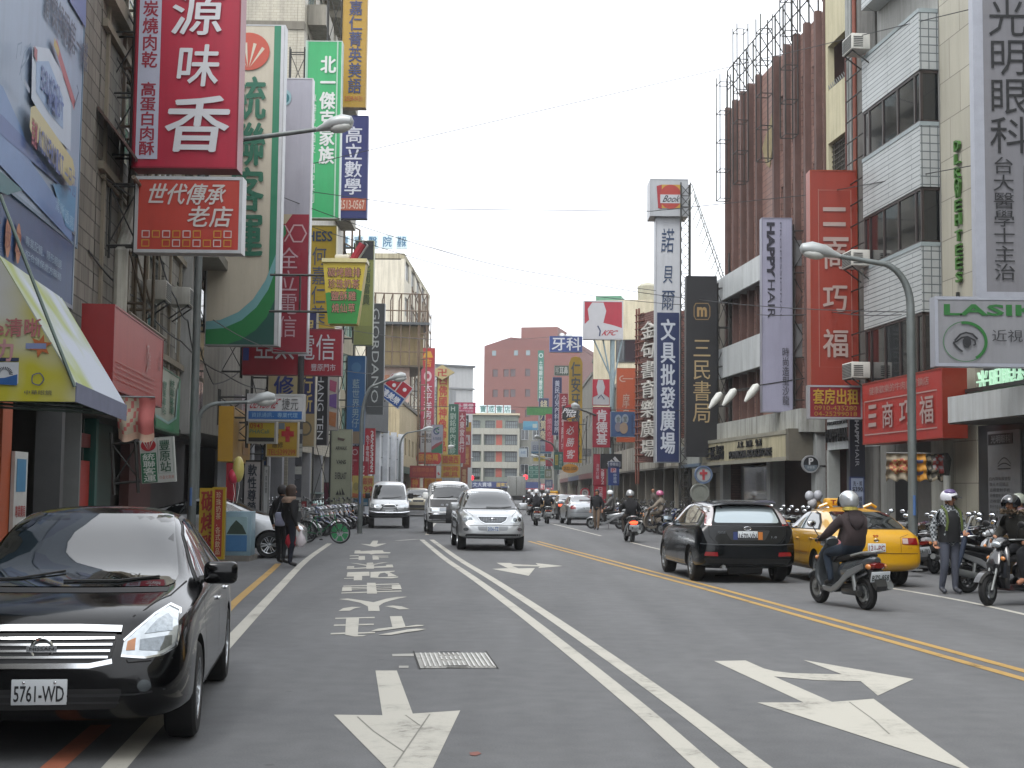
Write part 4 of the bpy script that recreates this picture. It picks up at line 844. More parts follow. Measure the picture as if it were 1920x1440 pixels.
S('white light box with slanted red capitals over a blue strip', 466, 742, 566, 786, 36, 'c9cacb', [('h', 'GENUINE', .05, .12, .55, .55, 'a8323a', .006, .25), ('h', '捷元', .62, .1, .93, .6, '4a4c4e', .0), ('r', .0, .66, 1, 1, '2360a0'), ('h', '資訊通訊．專業代理', .06, .72, .92, .93, '8fb3d0', .0)], d=.3, frame='c6c7c8', ft=.05, arm=-.8)
S('small yellow light box with a black foot strip under the white light box', 466, 790, 514, 828, 37, 'c9b132', [('r', 0, .0, 1, .06, 'b8b9ba'), ('h', '0943', .05, .1, .55, .36, 'b0402c', .006), ('h', 'PHACall', .04, .4, .8, .6, '2f7a6c', .006), ('r', 0, .8, 1, 1, '2a2a28')], d=.3, frame='bdbcb4', ft=.05, arm=-.6)
S('yellow repair sign with a red cross and phone line', 500, 792, 556, 855, 41, 'b8952a', [('p', [(.62, .12), (.76, .12), (.76, .26), (.9, .26), (.9, .42), (.76, .42), (.76, .58), (.62, .58), (.62, .42), (.48, .42), (.48, .26), (.62, .26)], 'b01c26'), ('r', .38, .02, .58, .2, '6c7a84'), ('h', '修', .25, .32, .42, .5, '5a4a2c'), ('h', '維修', .18, .58, .55, .76, '5a4a2c', .01), ('h', 'TEL:5299299', .04, .8, .96, .97, 'a8402c', .006)], d=.3, frame='c0b8a0', arm=-.6)
S('white board with a red flame emblem and green bus route characters, tilted', 266, 820, 330, 905, 24.5, 'c2c6c0', [('e', .26, .16, .22, .13, 'a8222c')]+[('p', [(.26+.02*cos(a), .27), (.26+.25*cos(a-.06), .27-.24*sin(a-.06)), (.26+.25*cos(a+.06), .27-.24*sin(a+.06))], 'c2c6c0') for a in (1.0, 1.35, 1.8, 2.15)]+[('r', .03, .33, .48, .98, '2a6a4a'), ('v', '統聯客運', .08, .34, .44, .97, 'c9d0c8', .02), ('v', '豐原站', .58, .06, .9, .78, '24553c', .01), ('l', [(.53, .02), (.97, .02), (.97, .8), (.53, .8), (.53, .02)], .015, '7a8a80'), ('h', '往臺北高速', .54, .85, .97, .93, 'b06a60', .0)], d=.08, frame=None, arm=-.5, arms=2)
t = [o for o in bpy.data.objects if o.get('label', '').startswith('white board with a red flame')][0]; t.rotation_euler = (0, radians(-5), 0)
S('cream banner with a column of small sports emblems', 620, 806, 656, 946, 58, '9fa38c', [('h', 'AIRWALK', .2, .22, .8, .27, '3c3d38', .02), ('p', [(.3, .1), (.7, .12), (.6, .15), (.3, .13)], '5c4a44'), ('h', 'VANS', .25, .4, .75, .46, '3c3d38', .02), ('h', 'EVERLAST', .2, .57, .8, .66, '4a4b46', .02), ('p', [(.25, .87), (.36, .81), (.42, .87)], '2c2d2a'), ('p', [(.44, .87), (.46, .79), (.56, .87)], '2c2d2a'), ('p', [(.58, .87), (.56, .77), (.74, .87)], '2c2d2a')], d=.3, frame='8d9080', arm=-.8)
S('narrow red sign with a white seal, left of the lettered red one', 652, 838, 673, 902, 64, 'a81a34', [('o', .6, .15, .26, .09, .3, 'd4b0b4'), ('v', '專賣', .4, .35, .85, .8, 'c88a92', .01)], d=.3, frame='8c2c3c')
S('small crimson sign with stacked white Latin letters', 663, 866, 688, 906, 62, '9a1630', [('v', 'LEVIS', .4, .05, .8, .95, 'd8d2d4', .02)], d=.3, frame='8c2c3c')
S('bright red sign with white digits beside small characters', 683, 804, 701, 888, 66, 'b81a2e', [('v', '25253322', .6, .04, .92, .97, 'e2dede', .03), ('v', '免下車電話取餐', .12, .14, .48, .97, 'd8c4c6', .02)], d=.3, frame='a84a50')
S('yellow price banner with red figures on the pavement', 660, 892, 700, 934, 61, 'b5a45a', [('h', '銀牌', .5, .08, .95, .4, 'a0503c', .02), ('h', '199', .4, .46, .95, .74, 'a83040', .02), ('p', [(.02, .78), (.4, .82), (.98, .76), (.98, .92), (.4, .98), (.02, .96)], 'b0603a'), ('e', .18, .48, .13, .18, '8f8450')], d=.05, frame=None, post=.03)
S('pink poster board of a magazine beauty shot by the bicycles', 608, 906, 647, 962, 59, '8a3a56', [('e', .55, .4, .3, .3, 'b06a7a'), ('e', .5, .35, .16, .18, 'c29a90'), ('l', [(.3, .3), (.28, .6), (.34, .7)], .04, '3a2030'), ('l', [(.75, .2), (.8, .6)], .04, '3a2030'), ('p', [(0, .8), (.4, .7), (1, .85), (1, 1), (0, 1)], '9a2c4c')], d=.08, frame='6c3448', post=.03)
S('red and pink sign topped with a gold fan emblem and a white foot', 788, 653, 812, 848, 110, 'a83c50', [('r', 0, 0, 1, .19, 'a82a2c'), ('p', [(.1, .09), (.3, .03), (.7, .03), (.9, .09)], 'c9982c'), ('v', '吉', .2, .1, .8, .18, 'c9982c'), ('o', .5, .27, .3, .05, .5, 'd4b8bc'), ('v', '太平洋房屋', .2, .34, .85, .77, 'd8ccd0', .01), ('r', 0, .79, 1, 1, 'b9b9bb'), ('h', '豐原店', .1, .82, .9, .86, '3c3c40', .02), ('h', '25278150', .1, .87, .9, .91, '3c3c40', .03)], d=.6, frame='9a5a62', arm=-1.0)
S('yellow sign with large red characters hung under a diamond', 819, 697, 839, 852, 116, 'b8a052', [('v', '西佛國神像神品', .12, .03, .88, .97, 'a8362c', .02)], d=.6, frame='a89c70', arm=-.9)
sign_core('small cream diamond with a red swastika temple mark', W(829, 712, 115.5), 0, 2.1, 1.2*1.05, 'b8a878', [('h', '卍', .3, .24, .7, .78, 'a8322c', .02)], d=.4, frame=None, shape=[(.5, 0), (1, .5), (.5, 1), (0, .5)])
S('green clinic sign with pale characters and a boxed letter', 838, 758, 858, 866, 128, '2a6a56', [('h', 'H', .3, .03, .7, .12, 'b8c8c0', .03), ('v', '劉銘郎內科診所', .22, .15, .8, .98, 'b4c8bc', .014)], d=.6, frame='6a8a7c')
S('red sign with white characters just past the green clinic sign', 859, 772, 872, 868, 136, 'a02c40', [('v', '大東家具行', .15, .03, .85, .8, 'd0c0c0', .02)], d=.6, frame='8a4450')
S('orange and red sign with a white letter panel', 868, 792, 882, 876, 142, 'a8482c', [('r', 0, .0, 1, .2, 'b08a34'), ('r', .1, .28, .9, .5, 'c4b4b4'), ('h', 'A', .25, .31, .75, .47, 'a82c34', .03), ('v', '音響城', .2, .55, .8, .95, 'c89a5c', .02)], d=.6, frame='94543c')
S('small black sign with one pale boxed character', 866, 779, 878, 800, 140.5, '2a3232', [('h', '合', .15, .12, .85, .88, 'b8c4c4', .02)], d=.6, frame='7c8484')
S('magenta board with white characters on the far roof', 852, 755, 891, 775, 150, 'b02a56', [('h', '十景堂', .15, .1, .9, .6, 'd8c4cc', .02), ('h', '中醫診所診所', .1, .68, .9, .92, 'd0b0bc', .01)], d=.4, frame='a04a68', post=.1)
S('white and purple sign with a leaf swirl over green hills', 809, 797, 829, 850, 104, 'b4b4c4', [('o', .45, .22, .3, .12, .35, '2c4a7c', 30, 330), ('o', .6, .17, .25, .1, .3, '3c8a5c', 60, 300), ('h', '永茂產險', .1, .42, .9, .54, '4a5c7c', .0), ('p', [(0, .78), (.4, .66), (1, .56), (1, 1), (0, 1)], '9a4a52'), ('p', [(0, .9), (.6, .76), (1, .64), (1, 1), (0, 1)], '2c7a58')], d=.4, frame='9a9aa8')
S('rounded red light box with three gold characters', 780, 849, 827, 870, 98, 'a82828', [('h', '國佛萬', .12, .12, .88, .72, 'c08a34', .02), ('h', '佛俱用品', .3, .78, .7, .93, 'b07a34', .0)], d=.5, frame='a87a3c', shape=[(.1, 0), (.9, 0), (.97, .15), (1, .5), (.97, .85), (.9, 1), (.1, 1), (.03, .85), (0, .5), (.03, .15)])
S('yellow light box with three red characters', 828, 853, 862, 871, 112, 'b8962c', [('h', '國佛西', .08, .1, .92, .88, 'a8382a', .02)], d=.5, frame='a8905c')
S('yellow light box of four red characters below the other yellow one', 827, 873, 862, 895, 111, 'b8962c', [('h', '神佛', .08, .06, .92, .48, 'a8482a', .02), ('h', '桌具', .08, .54, .92, .96, 'a8482a', .02), ('l', [(.5, .05), (.5, .95)], .02, '9a6a2c')], d=.5, frame='a8905c')
S('dark red banner with faded orange characters above the street shrine', 769, 874, 817, 895, 92, '8c2222', [('h', '各種神像佛', .08, .12, .92, .55, 'a0502c', .02), ('h', '神明雕刻', .1, .65, .9, .9, 'a0502c', .0)], d=.2, frame='7a2a24')
S('vertical red banner with an orange character at the shrine shop', 770, 897, 786, 927, 91, '9a2820', [('v', '神佛', .15, .05, .85, .95, 'b8802c', .02)], d=.1, frame=None)
S('orange banner with red characters hanging in the shrine shop front', 793, 897, 815, 926, 93, 'b07a24', [('v', '金紙', .3, .05, .75, .95, '9a4a20', .02), ('r', 0, .0, .12, 1, '9a3a20')], d=.1, frame=None)
S('narrow orange banner with a red foot by the shrine shop', 817, 897, 828, 928, 94, 'b8862c', [('v', '香燭', .2, .08, .8, .6, 'a83c28', .02), ('r', 0, .7, 1, 1, 'a83c28')], d=.1, frame=None)
S('white panel with red cross corner next to the dark red banner', 818, 873, 826, 896, 96, 'b4b8b8', [('p', [(.2, .6), (.5, .5), (.9, .75), (.5, .8)], 'a83038')], d=.2, frame='8c9090')
S('red and yellow narrow sign over the far left kerb', 864, 876, 876, 908, 138, '9a4c34', [('v', '電器', .2, .1, .8, .9, 'c8a878', .02)], d=.4, frame='8a5040')
S('small grey sign with dark characters beneath the black box sign', 869, 803, 880, 822, 158, 'a8aaae', [('h', '眼鏡', .1, .2, .9, .8, '5c3a44', .02)], d=.4, frame='8c8e92')
# giant drink cup
p0 = W(644, 607, 36); sc = 36/2600
t = thing('cup_sign', 'giant yellow and green drink cup sign with straw and four lines of characters', 'sign', p0)
def cupx(v, a): return (a*(41-14*v))*sc
hgt = 117*sc
mb = MB(); mb.prism([(-29*sc, 0), (25*sc, 0), (40*sc, hgt), (-41*sc, hgt)], 0, .55, M('b8a438', .45, 0, .05)); mb.build('cup', t, ang=0)
mb = MB(); P = [(-29, 0), (25, 0), (34, 62)]+[(34-69*i/10, 62-8*sin(pi*i/10)*(-1 if i < 5 else 1)) for i in range(1, 10)]+[(-35, 58)]; mb.add([(a*sc, -.012, b*sc) for a, b in P], [tuple(range(len(P)))], M('2c8038', .45)); mb.build('green_wave', t, ang=0)
for i, (s, z, w_) in enumerate((('碳烤雞排', 88, 31), ('珍珠奶茶', 66, 29), ('鹽酥雞', 43, 24), ('燒仙草', 20, 22))):
    mb = MB(); put_text(mb, s, (-w_-1)*sc, w_*sc, z*sc, (z+19)*sc, -.02, M('3a3420', .5), .022); put_text(mb, s, -w_*sc, (w_-1)*sc, (z+1)*sc, (z+18)*sc, -.026, M('b07a6a', .5), .004); mb.build('lettering', t, ang=0)
mb = MB(); mb.box(-43*sc, 42*sc, -.05, .6, hgt, hgt+.1, M('c9c090', .4)); mb.build('rim', t, ang=0)
mb = MB(); mb.tube([(10*sc, .25, hgt), (32*sc, .25, hgt+38*sc)], .11, M('8c2430', .4), 10); mb.tube([(4*sc, .2, hgt-.1), (34*sc, .2, hgt+44*sc), (42*sc, .2, hgt+36*sc), (14*sc, .2, hgt-.1)], .03, STEEL, 6); mb.build('straw', t)
mb = MB(); mb.rbox(-20*sc, 8*sc, .05, .5, hgt+.1, hgt+.22, M('c9c3b4', .6), .04); mb.build('foam_top', t)
mb = MB()
for z in (25, 95): mb.tube([(-30*sc, .3, z*sc), (-2.0, .3, z*sc)], .035, IRON, 6)
mb.tube([(-1.2, .3, 25*sc), (-1.2, .3, 95*sc)], .03, IRON, 6); mb.build('bracket', t)
# slanted square pizza sign
p = W(741, 778, 70); a = 45*70/2600
t = sign_core('slanted square sign of red domino halves and a blue lettered strip', W(741, 762, 70), 0, 1.22, 1.28, 'c2c4c8', [], d=.35, frame=None, arm=0); pz = [c for c in t.children]
for c in pz: bpy.data.objects.remove(c)
R45 = Matrix.Rotation(radians(36), 3, 'Y')
def rotp(mb): mb.v = [tuple(R45 @ Vector(v)) for v in mb.v]; return mb
t.location = W(741, 733, 70)
s_ = .66
mb = MB(); mb.box(-s_, s_, 0, .3, -s_, s_, M('c6c8cc', .4)); rotp(mb).build('panel', t, ang=0)
for x0, x1, dots in ((-s_*.94, -.03, ((-.45, .42), (-.22, .2))), (.03, s_*.94, ((.35, .33),))):
    mb = MB(); mb.box(x0, x1, -.02, -.004, .0, s_*.94, M('a81c2c', .4)); rotp(mb).build('red_square', t, ang=0)
    mb = MB()
    for dx, dz in dots: mb.lathe([(0, -.03), (.1, -.03), (.1, -.021)], M('d8d8dc', .4), 20, 'Y', (dx, 0, dz))
    rotp(mb).build('dot', t, ang=0)
mb = MB(); mb.box(-s_*.94, s_*.94, -.02, -.004, -s_*.94, -.06, M('1f4f94', .4)); rotp(mb).build('blue_strip', t, ang=0)
mb = MB(); put_text(mb, '達美樂', -.5, .5, -s_*.82, -.16, -.03, M('dcdfe6', .4), .03); rotp(mb).build('lettering', t, ang=0)
mb = MB(); mb.tube([(-.9, .15, 0), (-1.9, .15, 0)], .04, IRON, 6); mb.tube([(-.5, .15, -.5), (-1.9, .15, -.8)], .04, IRON, 6); mb.build('bracket', t)
# boxes along the left front, facing the street
SF('red light box with faint script, jutting over the pavement', 210, 574, 726, 22.3, 303, 27.6, 'b84a42', [('l', [(.62, .25), (.66, .22), (.63, .4), (.66, .44), (.62, .6)], .012, 'c4948c'), ('h', '川雅', .58, .3, .7, .55, 'bc8680', .0), ('v', '川味小館', .88, .2, .93, .5, '6a2a2c', .0), ('h', 'restaurant', .52, .63, .7, .69, 'bc8680', .0)]+[('r', .04, .66+.07*i, .8, .672+.07*i, 'b8766c') for i in range(4)], d=.5, frame='a03030', side='a81a20')
SF('pale green sign with a white centre and green sweeping edge under the stone house', 289, 682, 800, 27.6, 334, 31.5, 'aab0a0', [('v', '統聯客運', .55, .1, .75, .7, '1f6a4c', .02), ('v', '豐原車站', .25, .2, .4, .75, '1f6a4c', .01), ('p', [(0, .85), (.5, .9), (.85, .75), (.92, .1), (1, .0), (1, 1), (0, 1)], '2a8054'), ('p', [(0, .8), (.5, .85), (.8, .72), (.86, .2), (.9, .2), (.85, .74), (.5, .89), (0, .84)], '8fb8b4')], d=.2, frame='3c7a5c')
SF('yellow light box with a tan lettered face beside the lamp pole', 437, 762, 865, 36, 468, 40, 'a8823c', [('v', '金飾珠寶', .2, .08, .45, .5, '8f6c34', .0), ('r', .5, .6, .85, .85, '94704c')], d=.4, frame=None, side='b88c10')
SF('pale vertical board with dark red marks behind the yellow light box', 452, 742, 800, 38.5, 463, 40, 'a39aa0', [('v', '電腦', .2, .1, .8, .6, '94505c', .02)], d=.2, frame='8c888c')
def floorsign(label, x0, y0, x1, y1, Y, face, items, **k): return S(label, x0, y0, x1, y1, Y, face, items, **k)
floorsign('yellow standing board with large red characters at the pavement edge', 371, 915, 406, 1046, 28, 'b89a1e', [('v', '碳烤雞', .12, .03, .88, .98, '9c2c20', .02)], d=.12, frame=None)
floorsign('narrow red strip board with cream characters beside the yellow standing board', 400, 918, 415, 1044, 27.7, '9c2a22', [('v', '珍珠奶茶．各式飲品', .2, .03, .8, .97, 'c8b090', .01)], d=.1, frame='b89a1e', ft=.05)
t = S('white standing light board with dark stacked characters between iron bars', 457, 866, 486, 966, 39, 'b0acac', [('v', '軟性尊榮', .22, .04, .78, .98, '2c3440', .02)], d=.25, frame='2c2e30', ft=.05)
S('red standing banner behind the blue cabinet', 422, 868, 440, 968, 33, 'a0182a', [('v', '鹽酥雞', .3, .1, .7, .8, 'a8283a', 0)], d=.06, frame=None)
S('tall white strip board with small marks near the two pedestrians', 494, 875, 501, 975, 38, 'b9bcbc', [('v', '汽車音響', .2, .05, .8, .5, '4a4c50', .0)], d=.06, frame='8a8c8c')
# big boards at the left edge
def bb(Y0, Y1, zt, zb, off):
    def f(px, py): Y = off/((960-px)/2600-.1); return ((Y-Y0)/(Y1-Y0), (zt-(CZ+(911.5-py)*Y/2600))/(zt-zb))
    return f
q = bb(13.6, 21.35, 11.5, 5.5, 4.5); qs = lambda *p: [q(*a) for a in p]
def qt(s, x0, y0, x1, y1, c, b=.0, sl=0): a = q(x0, y0); d = q(x1, y1); return ('h', s, a[0], min(a[1], d[1]), d[0], max(a[1], d[1]), c, b, sl)
def along(s, p0, p1, h, c, b=.0):   # characters stepping along a slope
    n = len(s); o = []
    for i, ch in enumerate(s):
        a = q(p0[0]+(p1[0]-p0[0])*i/n, p0[1]+(p1[1]-p0[1])*i/n); d = q(p0[0]+(p1[0]-p0[0])*(i+.92)/n, p0[1]+(p1[1]-p0[1])*(i+.92)/n); o.append(('h', ch, a[0], a[1], d[0], a[1]+h, c, b))
    return o
SF('huge blue and white advertising board for contact lenses at the upper left', -160, -970, 205, 13.6, 152, 21.35, '9fb2cc', [('p', qs((-150, -420), (0, -50), (60, -120), (60, -300), (-100, -500)), '7f94bc'), ('p', qs((-100, 60), (0, 150), (42, 235), (60, 290), (140, 400), (140, 436), (0, 288), (-100, 200)), '6d8fc2'), ('p', qs((-60, 150), (0, 200), (44, 245), (120, 340), (0, 235), (-60, 190)), '4f6aa6'),
  ('p', qs((100, 330), (145, 340), (143, 420), (128, 408)), '5f9cc8'), ('p', qs((110, -60), (150, -20), (152, 60), (120, 10)), '5c74ac')] +
  along('創傑舒眼第一樣', (74, -30), (156, 90), .075, '35425c', .012)+[('p', qs((48, 82), (80, 90), (126, 170), (128, 276), (90, 240), (50, 176)), 'c3cfe0'), ('p', qs((56, 110), (80, 112), (110, 180), (112, 236), (84, 205), (58, 165)), '93b0d6'), ('l', qs((92, 82), (104, 118), (132, 196)), .022, 'b0505c'), ('l', qs((88, 78), (98, 100)), .016, 'b8a050'), ('l', qs((131, 196), (138, 172), (134, 160)), .006, '4a5878'), ('p', qs((50, 82), (56, 90), (56, 112), (50, 100)), 'a04050')] +
  along('Bausch', (66, 118), (104, 165), .05, '5c70a8')+along('MOIST', (78, 160), (106, 190), .04, '4a66a8', .02)+[('p', qs((42, 190), (50, 188), (126, 290), (131, 312), (131, 335), (122, 336), (46, 240), (41, 225)), 'c8bb86')]+along('首創', (45, 208), (56, 222), .055, 'a83c54', .02)+along('ACUVEMOIST', (58, 224), (104, 285), .05, '4a5c9c', .02)+along('一日拋', (106, 288), (128, 316), .06, '5a6a9c') +
  [('l', qs((10, 130), (18, 90), (30, 75), (26, 100), (12, 118), (14, 140)), .004, '6a86a4'), ('l', qs((2, 100), (4, 75), (12, 72), (10, 95)), .004, '6a86a4'), ('l', qs((18, 140), (30, 160)), .01, '8a9ab0')]+along('清晰透亮', (88, 350), (124, 395), .03, '9ac0dc'), d=.35, frame='6f8aa0', ft=.05)
q = bb(13.9, 21.1, 5.45, 4.39, 4.46)
SF('dark blue shop board with orange ovals under the advertising board', -160, 200, 398, 13.9, 140, 21.1, '2c4f80', [x for i, (px, py) in enumerate(((10, 434), (30, 446), (48, 458))) for x in [('e',)+q(px, py)+(.017, .24, 'b86f42')]+[('h', '藥妝局'[i], q(px-6, py)[0], q(px, py)[1]-.14, q(px+6, py)[0], q(px, py)[1]+.14, '94503c', .0)]]+[('h', '專業配鏡．隱形眼鏡', q(60, 520)[0], .5, q(126, 560)[0], .62, '8fa8bc', .0), ('h', '配合健保處方服務', q(60, 520)[0], .68, q(126, 560)[0], .78, '8fa8bc', .0), ('p', [(.3, .0), (.55, .0), (.45, .2), (.3, .3)], '1f6a74')], d=.3, frame='8c98a4', ft=.06)
# awning of the pharmacy
t = thing('awning', 'yellow and white printed canvas awning over the pharmacy front', 'awning', (0, 0, 0))
Y0, Y1 = 15.0, 18.1; xo = lambda y: -4.73-.1*(y-15); xr = lambda y: -5.62-.1*(y-15); xb = lambda y: -6.4-.1*(y-15)
zo, zr = 2.55, 4.15
def canvas(c, c2):
    m, tt, b = new_mat('printed_canvas'); tc = N(tt, 'ShaderNodeTexCoord'); no = N(tt, 'ShaderNodeTexNoise', Scale=.9, Detail=2.0); tt.links.new(tc.outputs['Object'], no.inputs['Vector'])
    r = ramp(tt, [(.42, lin(c)), (.6, lin(c2))]); tt.links.new(no.outputs[0], r.inputs[0]); tt.links.new(r.outputs[0], b.inputs['Base Color']); b.inputs['Roughness'].default_value = .6; return m
mb = MB(); cm = canvas('b5ae2e', 'b9bac0'); TH = .012
def slab(pts, m):
    n = (Vector(pts[1])-Vector(pts[0])).cross(Vector(pts[2])-Vector(pts[0])).normalized()*TH; k = len(pts)
    mb.add([tuple(p) for p in pts]+[tuple(Vector(p)-n) for p in pts], [tuple(range(k)), tuple(range(k, 2*k))[::-1]]+[(i, (i+1) % k, k+(i+1) % k, k+i) for i in range(k)], m)
slab([(xo(Y0), Y0, zo+.2), (xr(Y0), Y0, zr), (xb(Y0)-.9, Y0, zr+.1), (xb(Y0)-.9, Y0, zo), (xo(Y0), Y0, zo)], cm); mb.build('side_canvas', t, ang=0)
mb = MB(); sl = canvas('a9b0bc', '8f9a4c')
slab([(xo(Y0), Y0, zo+.2), (xo(Y1), Y1, zo+.14), (xr(Y1), Y1, zr-.05), (xr(Y0), Y0, zr)], sl); slab([(xr(Y0), Y0, zr), (xr(Y1), Y1, zr-.05), (xb(Y1), Y1, zr+.02), (xb(Y0), Y0, zr+.1)], sl); mb.build('slope_canvas', t, ang=0)
mb = MB(); slab([(xo(Y0)+.01, Y0, zo), (xo(Y1)+.01, Y1, zo-.06), (xo(Y1)+.01, Y1, zo+.15), (xo(Y0)+.01, Y0, zo+.21)], M('6a6f86', .6)); mb.build('valance', t, ang=0)
mb = MB()
def yt(s, x0, x1, z0, z1, c, b=.02, rot=0):
    q = MB(); put_text(q, s, x0, x1, z0, z1, Y0-.02, M(c, .5), b); mb.v; o = len(mb.v); mb.add(q.v, q.f, M(c, .5))
yt('eye清晰', -5.55-.25, -5.0-.12, 3.25, 3.45, 'a86a6a'); yt('活力', -5.8, -5.42, 2.98, 3.22, 'b88a8c', .03); yt('中華眼鏡', -5.28, -5.0+.02, 2.62, 2.67, '4a4a50', 0)
for cx, cz, r, c, k in ((-5.14, 2.79, .075, '5a5f74', 5),):
    V = []
    for i in range(k*4+1):
        a = pi/2+2*pi*i/(k*4); rr = r*(1-.1*abs(sin(a*k/2)))
        V += [(cx+rr*cos(a), Y0-.02, cz+rr*sin(a)), (cx+rr*.82*cos(a), Y0-.02, cz+rr*.82*sin(a))]
    mb.add(V, [(2*i, 2*i+2, 2*i+3, 2*i+1) for i in range(k*4)], M(c, .5))
V = [(-5.12+(.13 if i % 2 == 0 else .06)*cos(pi*i/6+.3), Y0-.021, 3.15+(.13 if i % 2 == 0 else .06)*sin(pi*i/6+.3)) for i in range(12)]; mb.add(V, [tuple(range(12))], M('b0643a', .5))
mb.box(-5.28, -5.06, Y0-.024, Y0-.022, 3.12, 3.18, M('7a86ac', .5)); mb.box(-5.8, -5.35, Y0-.021, Y0-.019, 3.1-.12, 3.02-.12+.12, M('2a3350', .5)) ; mb.box(-5.8, -5.35, Y0-.02, Y0-.018, 2.74, 2.97, M('c4c8cc', .5)); mb.add([(-5.8, Y0-.023, 2.74), (-5.36, Y0-.023, 2.72), (-5.36, Y0-.023, 2.84), (-5.5, Y0-.023, 2.8), (-5.8, Y0-.023, 2.78)], [(0, 1, 2, 3, 4)], M('2c5a94', .5))
for i in range(14): a = pi*i/13; mb.add([(-5.5+r*cos(a+d), Y0-.025, 2.84+r*.9*sin(a+d)) for r, d in ((.05, -.06), (.09, -.06), (.09, .06), (.05, .06))], [(0, 1, 2, 3)], M('2a2e3c', .5))
mb.build('print', t, ang=0)
mb = MB(); fr = M('5f6d66', .5, .3)
mb.tube([W(0, 365, 14.9), W(75, 560, 14.92), W(140, 725, 14.95)], .02, fr, 6); mb.tube([(xo(Y0)-.02, Y0+.05, zo+.02), (xo(Y1)-.02, Y1-.05, zo-.02)], .02, fr, 6)
for k in range(4): y = Y0+.1+k*(Y1-Y0-.2)/3; mb.tube([(xo(y)-.03, y, zo+.02), (xb(y), y, zo+.1)], .018, fr, 5); mb.tube([(xb(y)+.5, y, zo+.07), (xr(y), y, zr-.05)], .015, fr, 5)
mb.build('frame', t)
# cloth banner, cabinet, hanging things, balloons
def cloth(label, x0, y0, x1, y1, Y, cols, seed=1, name='banner', yaw=0):
    a = W(x0, y0, Y); b = W(x1, y1, Y); t = thing('banner', label, 'banner', ((a.x+b.x)/2, Y, b.z), radians(yaw)); w, h = b.x-a.x, a.z-b.z; r = random.Random(seed)
    mb = MB(); n, k = (44, 26) if name == 'food_banner' else (14, 12)
    V = [((i/n-.5)*w*(1-.06*j/k*sin(seed)), .05*sin(i*.9+seed)*(.3+j/k)+.03*sin(j*.7), h*(1-j/k)+.03*sin(i*.8+seed)*(j/k)) for j in range(k+1) for i in range(n+1)]
    for j in range(k):
        for i in range(n): mb.add([V[j*(n+1)+i], V[j*(n+1)+i+1], V[(j+1)*(n+1)+i+1], V[(j+1)*(n+1)+i]], [(0, 1, 2, 3)], M(cols(i/n, j/k), .7, 0, .1, 4))
    me = mb.mesh('cloth'); bm = bmesh.new(); bm.from_mesh(me); bmesh.ops.remove_doubles(bm, verts=bm.verts[:], dist=.002); bmesh.ops.recalc_face_normals(bm, faces=bm.faces[:]); bm.to_mesh(me); bm.free(); link('cloth', me, t)
    mb = MB(); mb.tube([(-w/2, 0, h+.01), (w/2, 0, h+.01)], .015, STEEL, 6); mb.build('rod', t); return t
cloth('pink and cream cloth menu banner hanging under the red light box', 220, 745, 288, 826, 20.5, lambda u, v: ('b89a86' if v > .8 else ('a89c88' if u < .55 and (u*7+v*5) % 1.7 < 1.2 else 'b0605c')), 2)
def foodcol(u, v):
    d = math.hypot((u-.22)*1.6, v-.45)
    if d < .28: return '9a4a3a' if sin(u*61)*sin(v*27+u*9) > .1 else ('b08a5c' if sin(u*90)*sin(v*50) > -.3 else '7c5a34')
    if .38 < u < .62: return '4a5c8c' if (.2 < v < .32 or .62 < v < .74) and .41 < u < .58 else 'b07c28'
    if math.hypot((u-.88)*2.2, v-.35) < .33: return '9a4440' if sin(u*60)*sin(v*22+1) > -.1 else '8f8a8c'
    return '857c6a' if u < .4 or sin(u*44)*sin(v*19+u*12) > .1 else '3c3a34'
cloth('colourful food photo banner slung across the restaurant doorway', 1662, 850, 1778, 902, 31.6, foodcol, 5, name='food_banner')
kb = G(445, 1052); t = thing('display_cabinet', 'pale blue painted cabinet with a dark hill picture beside the yellow board', 'cabinet', (kb.x, kb.y, .12)); s = kb.y/2600
mb = MB(); mb.rbox(-24*s, 23*s, 0, .6, 0, 82*s, M('7d98a4', .4, 0, .1, 2, streak=.2), .015); mb.build('body', t); mb = MB(); mb.box(-22*s, 17*s, -.012, -.002, 8*s, 38*s, M('3a6a94', .4)); mb.box(-22*s, 17*s, -.012, -.002, 38*s, 72*s, M('86a0a4', .4)); mb.prism([(-21*s, 40*s), (16*s, 40*s), (8*s, 56*s), (-4*s, 66*s), (-14*s, 54*s)], -.016, -.013, M('2c3c30', .6)); mb.build('picture', t, ang=0)
mb = MB(); mb.box(-1.6, .28, -.1, .9, -.12, 0, M('6f6b64', .9, 0, .2, 4, bump=.3)); o = mb.build('kerb_step', None, t.location); o['kind'] = 'structure'
t.location.z = 0.12
for i, (px, py, c, l) in enumerate(((438, 893, 'b8324a', 'red heart balloon hanging above the cabinet'), (447, 880, 'b4a860', 'silvery yellow foil balloon near the yellow light box'))):
    p = W(px, py, 31); t = thing('balloon', l, 'balloon', p); mb = MB(); mb.sph((0, 0, 0), (.13, .12, .17+.12*i), M(c, .3)); mb.build('envelope', t); mb = MB(); mb.tube([(0, 0, -.15), (.03, 0, -.4), (-.02, 0, -.75)], .006, WHITE, 4); mb.build('ribbon', t)
